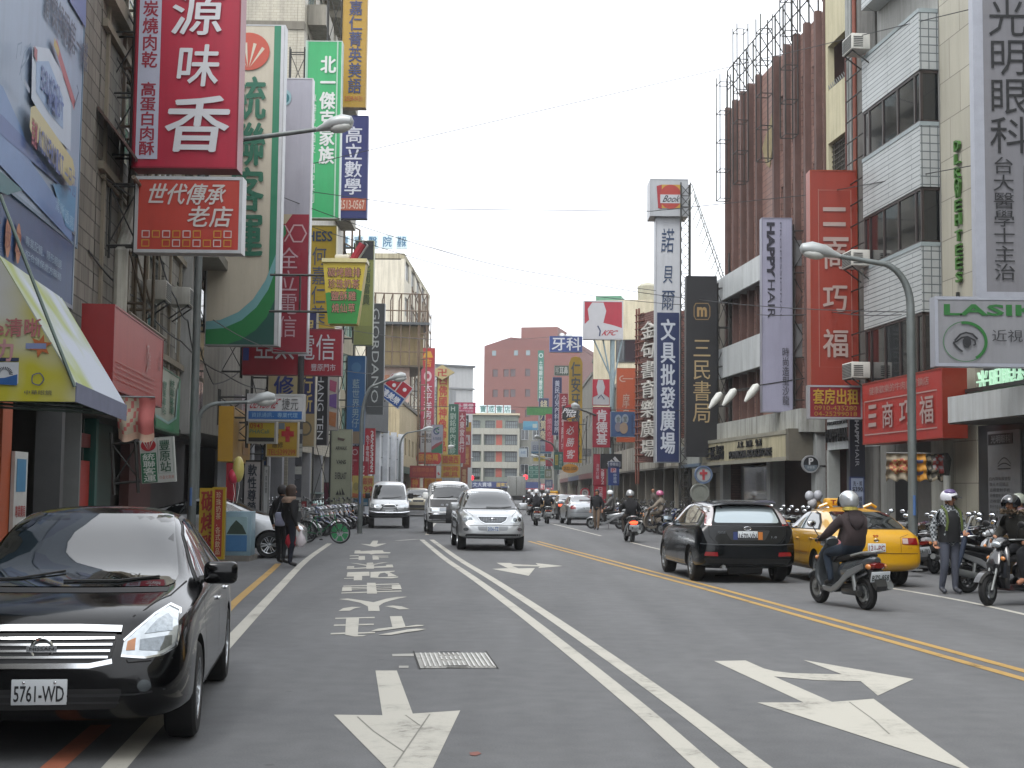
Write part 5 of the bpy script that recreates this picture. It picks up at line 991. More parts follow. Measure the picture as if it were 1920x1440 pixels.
for i, (px, py, c, l) in enumerate(((1518, 930, 'a8aab0', 'grey balloon, left of the upper pair by the bookshop door'), (1534, 929, 'a8aab0', 'grey balloon, right of the upper pair by the bookshop door'), (1523, 943, 'b4b4b6', 'lowest grey balloon of the bunch by the bookshop door'), (1533, 947, 'b8862c', 'orange balloon in the bunch by the bookshop door'))):
    p = W(px, py, 38.5+.1*(i == 3)); t = thing('balloon', l, 'balloon', p, group='balloons by the bookshop door'); mb = MB(); mb.sph((0, 0, 0), (.13, .13, .145), M(c, .3)); mb.build('envelope', t); e = W(1534, 972, 38.6)-p; mb = MB(); mb.tube([(0, 0, -.14), e*.6, e], .005, WHITE, 4); mb.build('string', t)
# ================================================================ signs, right row
S('white cube sign with a red and yellow disc emblem crowning the tower sign', 1220, 337, 1289, 404, 55.3, 'bdc0c4', [('p', [(.16, .18), (.3, .14), (.3, .82), (.2, .8)], 'a82c34'), ('p', [(.3, .14), (.84, .14), (.84, .8), (.3, .8)], 'c49a3c'), ('e', .54, .48, .3, .34, 'b03c30'), ('r', .26, .42, .86, .66, 'c4c6ca'), ('h', 'Book', .36, .44, .8, .63, '2a2a30', .01, .2)], d=1.2, frame='b4b6ba')
S('tall white and blue tower sign with brush script above bold white characters', 1230, 406, 1274, 866, 55.5, 'd0d3d8', [('h', '諾', .2, .05, .75, .15, '2c4468', .006, .1), ('h', '貝', .28, .2, .72, .275, '2c4468', .006, .1), ('h', '爾', .2, .3, .78, .385, '2c4468', .006, .1), ('r', .03, .395, .97, 1, '1f2f5c'), ('v', '文具批發廣場', .2, .42, .8, .97, 'ced4de', .02)], d=.7, frame='aeb2b8')
S('black vertical sign with gold characters and a gold rounded emblem', 1288, 519, 1343, 855, 51, '17171a', [('l', [(.3, .15), (.72, .15), (.78, .17), (.78, .22), (.72, .24), (.3, .24), (.24, .22), (.24, .17), (.3, .15)], .03, '94784c'), ('h', 'm', .34, .17, .68, .225, 'a88a58', .04), ('v', '三民書局', .2, .34, .82, .82, 'b09a70', .004)], d=.5, frame='26262a', arm=.6, arms=5)
S('lavender vertical sign with rotated black capitals', 1431, 410, 1485, 771, 43, 'a9a9bf', [('R', 'HAPPY', .14, .02, .42, .31, '2c2c3a', .045), ('R', 'HAIR', .17, .32, .42, .52, '34343f', .0), ('R', 'PROFESSIONAL', .6, .02, .655, .53, '5c5c6c', .0), ('v', '時尚造型沙龍', .66, .67, .9, .97, '34343f', .0)], d=.35, frame='9a9aac', arm=.8, arms=5)
S('tall orange red sign with pale stacked characters in a thin outline', 1523, 321, 1608, 723, 38, 'a03826', [('l', [(.16, .09), (.88, .09), (.88, .915), (.16, .915), (.16, .085)], .012, 'b88a7c')]+[('l', [(.26, .18+.07*i), (.76 if i < 2 else .82, .18+.07*i)], .09, 'bba49c') for i in range(3)]+[('h', '商', .25, .33, .78, .46, 'bba49c', .014), ('h', '巧', .25, .53, .78, .66, 'bba49c', .014), ('h', '福', .25, .74, .8, .87, 'bba49c', .014)], d=.5, frame='a84a30', side='a8482c', arm=.7, arms=7)
S('red rental board with yellow characters and two phone lines', 1519, 726, 1614, 782, 36.5, '8c1c28', [('h', '套房出租', .06, .06, .95, .58, 'b8902c', .02), ('h', '0910-435280', .08, .62, .92, .78, 'a8822c', .0), ('h', '04-25299018', .08, .82, .92, .97, 'a8822c', .0)], d=.25, frame='b0b0b4', ft=.05)
SF('red restaurant board with a white outline and big pale characters', 1619, 722, 832, 35.4, 1768, 30.5, 'b83a34', [('h', '健康歡樂的牛肉麵連鎖店', .1, .07, .86, .2, 'b8948c', .0), ('l', [(.03, .3), (.95, .3), (.95, .86), (.03, .86), (.03, .295)], .006, 'b89a94')]+[('l', [(.09, .4+.15*i), (.2, .4+.15*i)], .02, 'b8a09a') for i in range(3)]+[('h', '商', .28, .36, .43, .78, 'b8a09a', .014), ('h', '巧', .51, .36, .68, .78, 'b8a09a', .014), ('h', '福', .76, .36, .92, .78, 'b8a09a', .014)], d=.55, frame='a84030', side='a8482c')
S('very tall grey eye clinic sign with black characters at the top right', 1851, -120, 2030, 548, 27, '86868c', [('v', '光明眼科', .06, .18, .46, .62, '1c1e22', .004), ('l', [(.4, .65), (.4, 1)], .004, '5c5e62'), ('v', '台大醫學士主治', .08, .625, .3, .97, '24262a', .0), ('v', '執業醫師專科', .48, .65, .7, .97, '24262a', .0)], d=.22, frame='b8bcc8', ft=.2)
S('grey laser clinic light box with green capitals and a line drawn eye', 1760, 563, 2030, 682, 25.6, '94959a', [('h', 'LASIK', .04, .07, .72, .25, '23702f', .03), ('o', .185, .66, .155, .32, .14, '23702f', -60, 100), ('o', .185, .66, .155, .32, .04, '4a7a54', 100, 300), ('l', [(.11, .65), (.15, .55), (.19, .52), (.235, .54), (.27, .62)], .012, '22242a'), ('l', [(.1, .68), (.125, .66), (.16, .6), (.2, .585), (.25, .64), (.255, .7), (.24, .72)], .012, '22242a'), ('l', [(.1, .68), (.14, .78), (.165, .82)], .012, '22242a'), ('e', .195, .67, .03, .085, '22242a'), ('h', '近視雷射', .37, .47, .8, .66, '35373c', .0)], d=.3, frame='b4b8c4', ft=.06)
S('narrow dark sign of rotated white capitals next to the white fascia', 1596, 786, 1620, 897, 37.4, '2a2d3a', [('R', 'HAPPY', .3, .02, .62, .42, 'c8cad0', .03), ('R', 'HAIR', .32, .44, .62, .8, 'c0c2c8', .0)], d=.15, frame='3a3c48')
S('white price list board under the narrow dark sign', 1596, 896, 1619, 972, 37.3, 'a8b4cc', [('h', '洗・剪', .15, .08, .9, .2, '2a3044', .01), ('h', '$390', .1, .22, .95, .35, '22283a', .02), ('l', [(.1, .4), (.5, .4)], .04, '4a5268'), ('v', '護髮染燙', .6, .45, .9, .98, '3c4256', .01)], d=.12, frame='3c4a78', ft=.03)
def roundsign(label, px, py, Y, r, items, face='23262c', rim='a8aaac', d=.12, post=0, cat='sign', name='round_sign', arm=0):
    p = W(px, py, Y); n = 28; sh = [(.5+.5*cos(2*pi*i/n), .5-.5*sin(2*pi*i/n)) for i in range(n)]
    t = sign_core(label, (p.x, Y, p.z-r), 0, 2*r, 2*r, face, items, d=d, frame=None, shape=sh, cat=cat, name=name)
    mb = MB(); mb.lathe([(r*.88, -.03), (r*1.04, -.03), (r*1.04, d+.01), (r*.9, d+.01)], M(rim, .35, .5), 28, 'Y', (0, 0, r)); mb.build('rim', t)
    if post: mb = MB(); mb.cyl((0, d+.06, -t.location.z), (0, d+.06, 2*r), .035, STEEL, 8); mb.build('post', t)
    if arm: mb = MB(); mb.tube([(r, .05, r*.8), (r+arm, .05, r*.8)], .03, IRON, 6); mb.build('bracket', t)
    return t
roundsign('round dark parking sign with a white P on a bracket', 1520, 870, 41, .25, [('h', 'P', .38, .14, .66, .54, 'd4d6d8', .03), ('p', [(.08, .56), (.92, .56), (.8, .82), (.5, .95), (.2, .82)], '6a7680'), ('h', '停車場', .28, .62, .72, .78, 'b8c0c4', .0)], arm=.5)
roundsign('round white traffic sign with a red cross arrow on a thin post', 1319, 890, 46, .29, [('l', [(.5, .2), (.5, .8)], .14, 'a8343c'), ('l', [(.28, .42), (.72, .42)], .14, 'a8343c'), ('o', .5, .5, .47, .47, .14, '4a5a78')], face='a3a6a8', rim='5c6c84', post=1, cat='traffic sign')
roundsign('pale round sign below the red cross traffic sign', 1312, 924, 45.9, .3, [('h', '慢', .3, .3, .7, .72, '8c9086', .01)], face='84877e', rim='7c7f78', post=1, cat='traffic sign')
roundsign('round no turning sign with a red ring by the far kerb', 1097, 924, 90, .3, [('o', .5, .5, .47, .47, .2, 'a82c38'), ('l', [(.38, .75), (.38, .35), (.62, .35), (.62, .55)], .09, '2c2c30')], face='b4b4b4', rim='a03440', post=1, cat='traffic sign')
# red brick tower sign with raised pale characters
H = House('brick_sign_tower', 'brick red sign tower with raised pale characters on the right side', W(1198, 860, 64).to_2d(), W(1232, 860, 62).to_2d(), cat='sign tower'); L = H.L; zt, zb = W(1215, 585, 63).z, W(1215, 866, 63).z
mb = MB(); mb.box(0, L, 0, 2.4, zb, zt, tile('5c3432', '7a5a50', .4, .1, .02, .1, .7)); H.part('core', mb)
for i, ch in enumerate('金句書育樂廣場'): z1 = zt-.5-i*(zt-zb-.6)/7; mb = MB(); put_text(mb, ch, L*.3, L*1.06, z1-.78, z1, -.06, M('bdbab4', .5), .03, .14); H.part('lettering', mb)
mb = MB()
for x in (-.35, -.05): mb.tube([(x, 0, zb-1), (x, 0, zt+.3)], .05, M('6a3f34', .7), 5)
for i in range(22): z = zb+i*(zt-zb)/21; mb.tube([(-.4, -.05, z), (L*.3, -.05, z)], .03, M('74483c', .7), 5)
H.part('rack', mb)
# lattice mast and ladder behind the tower signs
t = thing('lattice_mast', 'black lattice mast standing between the tower sign and the black sign', 'mast', (W(1281, 860, 55).x, 55.2, 0)); mb = MB()
zt = W(1295, 340, 55).z
for dx in (-.08, .3):
    for dy in (0, .4): mb.tube([(dx, dy, 0), (dx, dy, zt)], .03, IRON, 5)
for i in range(30):
    z = .5+i*(zt-.6)/30; h = (zt-.6)/30
    mb.tube([(-.08, 0, z), (.3, 0, z+h)], .014, IRON, 4); mb.tube([(.3, 0, z), (-.08, 0, z+h)], .014, IRON, 4); mb.tube([(-.08, 0, z), (.3, 0, z), (.3, .4, z)], .016, IRON, 4)
mb.build('lattice', t); a = W(1297, 345, 55)-t.location; b = W(1366, 530, 54)-t.location; mb = MB()
for o in (0, .42): mb.tube([a+Vector((o*.2, 0, -o)), b+Vector((0, 0, -o-.3))], .025, STEEL, 5)
for i in range(12): q = a.lerp(b, (i+.5)/12); mb.tube([q+Vector((0, 0, -.05)), q+Vector((-.25, 0, -.65))], .018, STEEL, 4)
mb.build('ladder', t)
mb = MB(); 
for i in range(9): z = 3+i*.85; mb.tube([(1.2, -4.2, z), (2.4, -3.6, z)], .03, IRON, 5)
for x, y in ((1.2, -4.2), (2.4, -3.6), (1.5, -4)): mb.tube([(x, y, 2.8), (x, y, 10.5)], .035, IRON, 5)
mb.build('rack', t)
# signs farther along on the right
pz = W(1152, 640, 88)
t = S('square red and white sign with slanted red capitals on a tall pole', 1096, 566, 1166, 634, 86, 'b02238', [('p', [(.0, 1), (.0, .62), (.12, .5), (.08, .2), (.2, .02), (.5, .02), (.58, .25), (.5, .58), (.75, .64), (1, .72), (1, 1)], 'c2c2c6'), ('l', [(.35, .66), (.42, .8), (.4, .95)], .04, '3a4464'), ('h', 'KFC', .5, .78, .86, .93, 'a83440', .03, .3)], d=.6, frame='c4c4c8', ft=.08)
mb = MB(); g = M('7f8f94', .5, .3); h = t.location.z
mb.tube([(.6, .3, -h), (.6, .3, 0)], .15, g, 12)
for x in (-.6, .0, 1.2): mb.tube([(x, .3, 0), (.6, .3, -2.6 if x < 0 else -3.2)], .05, g, 8)
mb.build('pole', t)
S('small red and white sign above the red sign of three white characters', 1112, 712, 1142, 759, 82, 'b8b8bc', [('p', [(.0, 0), (.3, 0), (.2, .3), (.3, .6), (0, .7)], 'b02238'), ('p', [(.6, 0), (1, 0), (1, .72), (.65, .55), (.75, .3)], 'b02238'), ('l', [(.3, .75), (.5, .6), (.7, .78)], .06, '3a4464')], d=.4, frame='a83a48')
S('red sign with three bold white characters', 1112, 764, 1143, 838, 82, 'a81c38', [('v', '肯德基', .2, .05, .85, .95, 'd2c8cc', .03)], d=.4, frame='9a3044', arm=.8)
S('orange sign with rounded corners and faded white characters', 1157, 691, 1190, 828, 78, 'b8522a', [('o', .35, .14, .25, .045, .3, 'c8a494', 90, 300), ('l', [(.3, .14), (.9, .14)], .05, 'c8a494'), ('v', '摩皇店', .3, .34, .7, .95, 'c4a494', .0)], d=.4, frame='a8603c', arm=.5)
S('dark blue picture sign with pale flower ovals', 1146, 773, 1198, 818, 73, '33507c', [('e', .25, .3, .12, .2, '8a94a0'), ('e', .5, .28, .12, .2, '8a94a0'), ('e', .25, .62, .12, .2, '7a7480'), ('e', .45, .66, .15, .24, '94806c'), ('h', '食', .18, .18, .32, .42, '4a5448', 0), ('h', '堂', .43, .17, .57, .4, '4a5448', 0), ('l', [(.75, .1), (.75, .9)], .04, '2c3a5c'), ('v', '自助餐', .8, .12, .95, .9, '5c789c', 0)], d=.4, frame='6a7c94', arm=.5)
S('blue board with two big white characters for a dentist', 1031, 631, 1091, 659, 100, '243f86', [('h', '牙科', .06, .06, .96, .94, 'd4d8e0', .014)], d=.6, frame='5a6ea0')
S('yellow round topped sign with large grey blue characters', 1066, 668, 1091, 868, 102, 'a88a24', [('v', '仁安牙醫診所', .15, .05, .85, .93, '3f4a56', .014)], d=.6, frame=None, shape=[(0, 1), (0, .06), (.15, .015), (.5, 0), (.85, .015), (1, .06), (1, 1)])
S('small dark green board for an ear and nose clinic', 1040, 686, 1066, 703, 110, '3c4a44', [('h', '耳鼻', .35, .08, .95, .92, 'b8bcb8', .014), ('h', '喉', .05, .1, .3, .9, 'a8aca8', .0)], d=.4, frame='78847c')
S('dark blue sign with a column of small pale characters', 1036, 708, 1052, 815, 114, '262c58', [('v', '黃民小兒內科診所', .22, .05, .8, .97, 'b8bccc', .014)], d=.5, frame='5a6080')
S('thin red sign with pale characters beside the yellow round topped one', 1048, 738, 1064, 848, 107, '94263a', [('v', '全世紀電腦門市', .25, .03, .85, .97, 'c8b4b8', .014)], d=.5, frame='b0a0a4')
sign_core('slanted black sign with white brush letters under a red roof shape', W(1069, 788, 94), 0, 1.05, 1.2, '1a1a1c', [('p', [(.1, .28), (.35, .12), (.6, .08), (.95, .3), (.5, .26)], 'a82430'), ('h', 'Pizza', .06, .32, .94, .6, 'd0d0d2', .03, .15), ('h', 'Hut', .3, .58, .86, .82, 'd0d0d2', .03, .15), ('l', [(.3, .95), (.8, .82)], .06, 'b8862c')], d=.4, frame=None, shape=[(0, .2), (1, 0), (1, .85), (.3, 1), (0, .95)])
S('bright red sign with three slanted white brush characters', 1057, 791, 1083, 866, 95, 'b81e2c', [('h', '必', .2, .1, .72, .32, 'd4c4c6', .014, .2), ('h', '勝', .2, .4, .74, .62, 'd4c4c6', .014, .2), ('h', '客', .2, .7, .78, .92, 'd4c4c6', .014, .2)], d=.4, frame='b04048', arm=.6)
p = W(1069, 887, 94); n = 24
sign_core('orange oval board with a dark phone number', (p.x, 94, p.z), 0, 1.12, .62, 'b8802c', [('h', '2522-1000', .1, .3, .9, .7, '5a4020', .02)], d=.3, frame=None, shape=[(.5+.5*cos(2*pi*i/n), .5-.5*sin(2*pi*i/n)) for i in range(n)])
S('tall green bank sign with a white ring emblem on the far red block', 1008, 657, 1019, 752, 200, '25705e', [('o', .5, .1, .36, .045, .35, 'c8d4d0'), ('v', '土地銀行豐原分行', .2, .2, .8, .98, 'c0ccc8', .02)], d=.8, frame=None)
S('navy sign with four cream characters half hidden by red signs', 1010, 747, 1028, 828, 150, '262c54', [('v', '錢升算盤', .15, .04, .85, .97, 'b8b094', .02)], d=.5, frame='8084a0')
S('red sign with pale thin script between navy and blue signs', 1023, 777, 1037, 846, 138, 'a0263e', [('v', '燒肉の店', .2, .1, .8, .8, 'c0909c', .0)], d=.5, frame='94384a')
S('green banner board across the far right row', 988, 763, 1036, 778, 146, '3a7c3c', [('h', '休閒廣場', .3, .25, .75, .75, '4c8c4c', .0)], d=.3, frame='4c8450', post=.08)
S('light blue sky picture board beyond the navy sign', 981, 790, 1008, 806, 160, '5c9ab4', [('p', [(0, .7), (.5, .55), (1, .7), (1, 1), (0, 1)], '4a86a8'), ('r', .65, .3, .95, .75, 'a8b4b0')], d=.3, frame='7ca4b4')
S('grey board with blue characters over a blue foot strip', 996, 828, 1034, 850, 150, '8c929a', [('h', '日瑞生鮮', .1, .3, .9, .75, '4a5474', .014), ('r', 0, .85, 1, 1, '34607c')], d=.3, frame='a0a6ac')
S('white small board with a blue mark before the far shops', 973, 841, 988, 856, 170, 'a8b4bc', [('h', '永和', .2, .3, .8, .7, '4a6c94', .0)], d=.3, frame='98a4ac')
S('yellow strip board with green writing before the highway sign', 1000, 855, 1022, 865, 165, 'a89434', [('h', '大眾書局', .2, .2, .8, .8, '3c5c3c', .0)], d=.3, frame=None)
S('red board under the navy sign', 1023, 860, 1037, 874, 155, '94263c', [('h', '茶', .3, .1, .7, .9, '5c3c44', 0)], d=.3, frame=None)
S('dark green board with a yellow panel and white caps', 1039, 848, 1056, 880, 105, '20504a', [('r', .1, .15, .42, .75, '9a8c3c'), ('v', '涼麵', .15, .2, .38, .7, '3c4a2c', .0), ('v', '豐原眼科', .55, .1, .88, .9, '94aca8', .0)], d=.3, frame='5c7c78')
S('black sports shop board with three slanted white bars', 1127, 852, 1165, 878, 76, '1c1d20', [('p', [(.28, .7), (.36, .55), (.5, .7)], 'c8c8ca'), ('p', [(.42, .5), (.52, .36), (.7, .7), (.58, .7)], 'c8c8ca'), ('p', [(.58, .3), (.68, .14), (.95, .6), (.78, .66)], 'c8c8ca')], d=.4, frame='3a3b3e')
S('small white edged blue board with the word for parking', 1141, 866, 1162, 875, 74.6, '4a5474', [('h', '停車站', .12, .15, .88, .85, 'b8bcc8', .014)], d=.1, frame='b4b8c4')
S('blue vertical parking board with a pink P square', 1141, 876, 1160, 909, 74.6, '1f3a7c', [('r', .2, .05, .75, .3, 'b8a0ac'), ('h', 'P', .3, .07, .65, .28, 'a8343c', .02), ('v', '停車場', .45, .36, .8, .92, 'a8b4cc', .014)], d=.1, frame='3a5490', post=.04)
S('red vertical sign with white digits, upper of two', 1113, 852, 1136, 910, 80, 'a02238', [('v', '75192', .6, .3, .85, .97, 'c8b4b8', .02), ('v', '洗車打蠟', .2, .3, .45, .8, 'c0a0a8', .014)], d=.2, frame='8c3044')
S('red vertical sign with two white characters, lower of two', 1114, 911, 1136, 942, 80, 'b0263a', [('v', '日產', .3, .05, .75, .7, 'ccb4b8', .014)], d=.2, frame='94304a')
for x0, y0, x1, y1, Y, c, l, s in ((1090, 842, 1108, 855, 104, '8c9098', 'white and blue board of a stationer near the oval sign', '品軒'), (1040, 825, 1056, 842, 125, '7c8078', 'grey lattice board over the thin red sign', '書法'), (1022, 880, 1034, 896, 150, '6a6c4a', 'olive board next to the highway direction sign', '當舖'), (1022, 900, 1036, 914, 148, '5a6484', 'dull blue board low beside the far right kerb', '機車'), (1060, 750, 1066, 820, 112, '34405c', 'slate strip sign between the red and yellow ones', '婦產科')):
    S(l, x0, y0, x1, y1, Y, c, [('h' if len(s) == 2 else 'v', s, .15, .15, .85, .85, 'b4b8bc', .0)], d=.3, frame='84888c')
# highway direction sign and traffic lights
t = S('green highway direction sign with white lines of text', 991, 874, 1021, 897, 182, '2a6a5c', [('r', .02, .32, .98, .36, '9ab8b0'), ('r', .02, .64, .98, .68, '9ab8b0')]+[('h', s, a, b, a+.18, b+.16, 'a8c0b8', .0) for s, a, b in (('東勢', .1, .08), ('神岡', .42, .08), ('市區', .74, .08), ('石岡', .1, .42), ('臺中', .42, .42), ('后里', .1, .74), ('潭子', .6, .74))], d=.1, frame='b0bcb8', ft=.05, name='traffic_sign', cat='traffic sign')
mb = MB(); mb.cyl((1.2, .2, -t.location.z), (1.2, .2, 1.8), .1, STEEL, 8); mb.build('post', t)
for i, (px, py, Y, l, sd) in enumerate(((884, 896, 186, 'traffic light showing red before the grey green block', -1), (985, 895, 190, 'traffic light showing red by the highway direction sign', 1))):
    p = W(px, py, Y); t = thing('traffic_light', l, 'traffic light', (p.x, p.y, 0), group='traffic lights at the far crossing'); z = p.z
    mb = MB(); mb.rbox(-.2, 1.1, 0, .25, z-.22, z+.22, M('1c1e1c', .5), .04); mb.build('casing', t); mb = MB(); mb.sph((0, -.06, z), (.34, .12, .34), emit('ff2434', 1.4)); mb.build('red_lamp', t)
    for k in (1, 2): mb = MB(); mb.sph((.4*k+.05, -.01, z), (.15, .06, .15), M('1f2420', .3)); mb.build('dark_lamp', t)
    mb = MB(); mb.tube([(3.4*sd, .3, 0), (3.4*sd, .3, z+.3), (.4, .3, z+.3)], .09, STEEL, 8); mb.build('pole', t)
# ================================================================ street lamps
def lamp(label, bx, by, Y, top, hx, hy, hY, r=.075, hl=.85, k=1.0, ad=None):
    """pole foot at picture column bx (depth Y), arm rising to the lamp head at picture point hx, hy"""
    b = W(bx, by, Y); x = b.x; zt = W(bx, top, Y).z; h = W(hx, hy, hY)
    t = thing('street_lamp', label, 'street lamp', (x, Y, .12 if abs(x) > 6 else .0), group='street lamps'); z0 = t.location.z
    d = Vector((h.x-x, h.y-Y, 0)); mb = MB(); g = M('6d7372', .5, .3, .15, 3, streak=.3)
    n = 8; arc = [(d*(1-cos(pi/2*i/n))*.4+Vector((0, 0, zt-z0+(h.z-zt)*.85*sin(pi/2*i/n)))) for i in range(n+1)]
    P = [Vector((0, 0, 0)), Vector((0, 0, (zt-z0)*.5))]+arc+[Vector((d.x*.93, d.y*.93, h.z-z0-.02))]
    mb.tube(P, [r*1.2, r*1.05]+[r*(1-.35*i/n) for i in range(n+1)]+[r*.55], g, 12); mb.build('pole', t)
    u = d.normalized(); R = Matrix.Rotation(atan2(u.y, u.x), 3, 'Z') @ Matrix.Rotation(radians(-10), 3, 'Y'); o = Vector((d.x*.93, d.y*.93, h.z-z0))
    mb = MB(); hm = M('9fa3a3', .4, .2, .06)
    mb.tube([R @ Vector((-.1, 0, -.02))+o, R @ Vector((.08*k, 0, 0))+o, R @ Vector((hl*.35, 0, .03))+o, R @ Vector((hl*.7, 0, .03))+o, R @ Vector((hl*.95, 0, .0))+o, R @ Vector((hl, 0, 0))+o], [.04, .075*k, .13*k, .15*k, .1*k, .02], hm, 14); mb.build('lamp_head', t)
    mb = MB(); mb.sph(R @ Vector((hl*.62, 0, -.07*k))+o, (.24*k, .13*k, .11*k), M('b8bab6', .15), 14, 8, R); mb.build('lamp_glass', t)
    mb = MB(); mb.box(-.14, .14, -.14, .14, 0, .03, STEEL); mb.cyl((0, -r-.03, 1.1), (0, -r-.03, 1.5), .03, M('4a6a9a', .4), 6); mb.build('base_plate', t)
    return t
lamp('street lamp reaching over the lane from behind the crimson sign', 358, 1000, 31, 335, 616, 240, 30.4, r=.085, hl=.8, k=1.15)
lamp('large curved street lamp in front of the red restaurant board', 1712, 1000, 28, 575, 1560, 478, 28.0, r=.085, hl=.78)
lamp('street lamp rising past the slanted square sign', 675, 960, 50, 800, 735, 710, 50, r=.075, hl=.6)
lamp('thin street lamp in front of the cream house, left side', 748, 960, 88, 840, 795, 806, 88, r=.07, hl=.7)
lamp('street lamp over the red sign of three white characters', 1148, 970, 84, 840, 1082, 766, 80, r=.1, hl=.9, k=1.3)
lamp('far left street lamp by the green clinic sign', 800, 940, 120, 850, 835, 840, 120, r=.09, hl=.9)
lamp('farthest left street lamp near the crossing', 862, 935, 150, 880, 873, 861, 150, r=.1, hl=.9)
lamp('far right street lamp under the grey board', 1043, 945, 120, 870, 1012, 822, 118, r=.09, hl=.9)
lamp('farthest right street lamp near the highway sign', 1040, 940, 150, 890, 1010, 857, 150, r=.1, hl=1.0)
lamp('short left street lamp arm beside the white light box', 366, 980, 33, 790, 478, 752, 33.5, r=.07, hl=.6)
t = thing('utility_pole', 'pole wrapped in torn paper notices by the pedestrians', 'pole', W(558, 985, 43)); t.location.z = .12; mb = MB(); mb.cyl((0, 0, 0), (0, 0, 5.6), .1, M('3c3c3e', .7, 0, .3, 4), 10); mb.build('pole', t); mb = MB(); r = random.Random(4)
for i in range(18): z = .8+i*.14; mb.box(-.1-.01*r.random(), .1, -.112-.006*(i % 2), -.1, z, z+.1+.06*r.random(), M(r.choice(['8a8c8a', '5c5e5e', '3a3c44', '9a9c98']), .7))
mb.build('notice', t, ang=0)
# ================================================================ overhead wires
def wire(label, pts, r=.012, sag=0):
    P = [W(*p) for p in pts]; Q = []
    for a, b in zip(P, P[1:]):
        for i in range(10):
            u = i/10; Q.append(a.lerp(b, u)-Vector((0, 0, sag*4*u*(1-u))))
    Q.append(P[-1]); o = Q[0].copy(); mb = MB(); mb.tube([q-o for q in Q], r, M('2c2d2e', .6), 5, cap=False); t = mb.build('wire', None, o); tag(t, label, 'wire', 'wires over the street'); return t
wire('thin wire rising from the left signs to the upper right corner', [(480, 332, 42), (690, 282, 42), (1370, 125, 46), (1925, -8, 28)])
wire('wire crossing low past the blue and white tower to the clinic sign', [(480, 345, 42), (820, 392, 44), (1220, 396, 46), (1520, 365, 40), (1925, 292, 28)])
wire('wire running down from the left signs to the tower signs', [(470, 345, 40), (810, 465, 44), (1060, 520, 50), (1300, 560, 52), (1700, 585, 30)], sag=.1)
wire('lowest of the long wires over the lane', [(470, 378, 40), (700, 460, 46), (1000, 536, 52), (1290, 572, 52)], sag=.1)
wire('far wire across the middle of the street', [(590, 605, 48), (800, 636, 60), (1030, 632, 90)], sag=.1)
wire('far level wire over the crossing', [(640, 762, 58), (900, 762, 80), (1300, 770, 54)])
wire('thick far level wire just beside the other one', [(400, 600, 30), (560, 660, 44), (700, 700, 60)], sag=.2)
wire('short slack wire beside the lavender sign', [(1420, 590, 43), (1560, 585, 38), (1690, 590, 29)], sag=.05)
wire('wire end above the hospital roof', [(806, 462, 80), (950, 493, 60), (1230, 545, 55)], sag=.1)
# small hangers-on under the left signs, window units and slack cables on the fronts
for l, x0, y0, x1, y1, Y, c, it in (
  ('small blue and white strip sign with a red spot behind the white light board', 490, 838, 499, 872, 41.5, '3a5a8c', [('v', '冷氣', .2, .1, .8, .8, 'c4ccd4')]),
  ('faded red sign box low beside the utility pole', 562, 940, 574, 978, 46, 'a02c34', [('v', '特賣', .2, .1, .8, .9, 'd0b8b8')]),
  ('dark sign board with two pale letters beside the bright red digits sign', 655, 822, 676, 838, 68, '1f2a40', [('h', 'CC', .2, .15, .8, .85, 'a8b0bc', .02)]),
  ('pale board with colourful posters behind the black sign', 612, 706, 632, 806, 56, 'b0a8a0', [('p', [(.1, .05), (.9, .1), (.8, .3), (.1, .25)], 'a04a6a'), ('p', [(.1, .35), (.9, .32), (.9, .6), (.15, .55)], '6a4a8c'), ('p', [(.1, .65), (.9, .68), (.85, .95), (.1, .9)], 'a86a3c')]),
  ('blue and white menu panel low in front of the pale green car', 663, 935, 690, 948, 63, '5c94b4', [('r', .05, .5, .95, .9, 'b4c4cc')])): S(l, x0, y0, x1, y1, Y, c, it, d=.15, frame='6c6e70')
for i, (x, z, l) in enumerate(((5.2, 5.6, 'window air conditioner on the stone house above the green sign'), (9.0, 6.0, 'window air conditioner on the stone house near the lamp pole'))): ac_unit(H2, x, z, -.55, 'a5a49c')['label'] = l
for l, P in (('slack black cable looping down the stone house front', [(300, 480, 29), (330, 560, 31), (352, 600, 33), (372, 700, 36)]), ('bundle cable running along the left fronts under the signs', [(166, 470, 23.8), (260, 560, 28), (340, 640, 34), (420, 700, 41), (500, 730, 46)]), ('cable drooping behind the beige bus sign', [(372, 640, 37), (400, 720, 40), (455, 690, 44)])): wire(l, P, .018, .12)
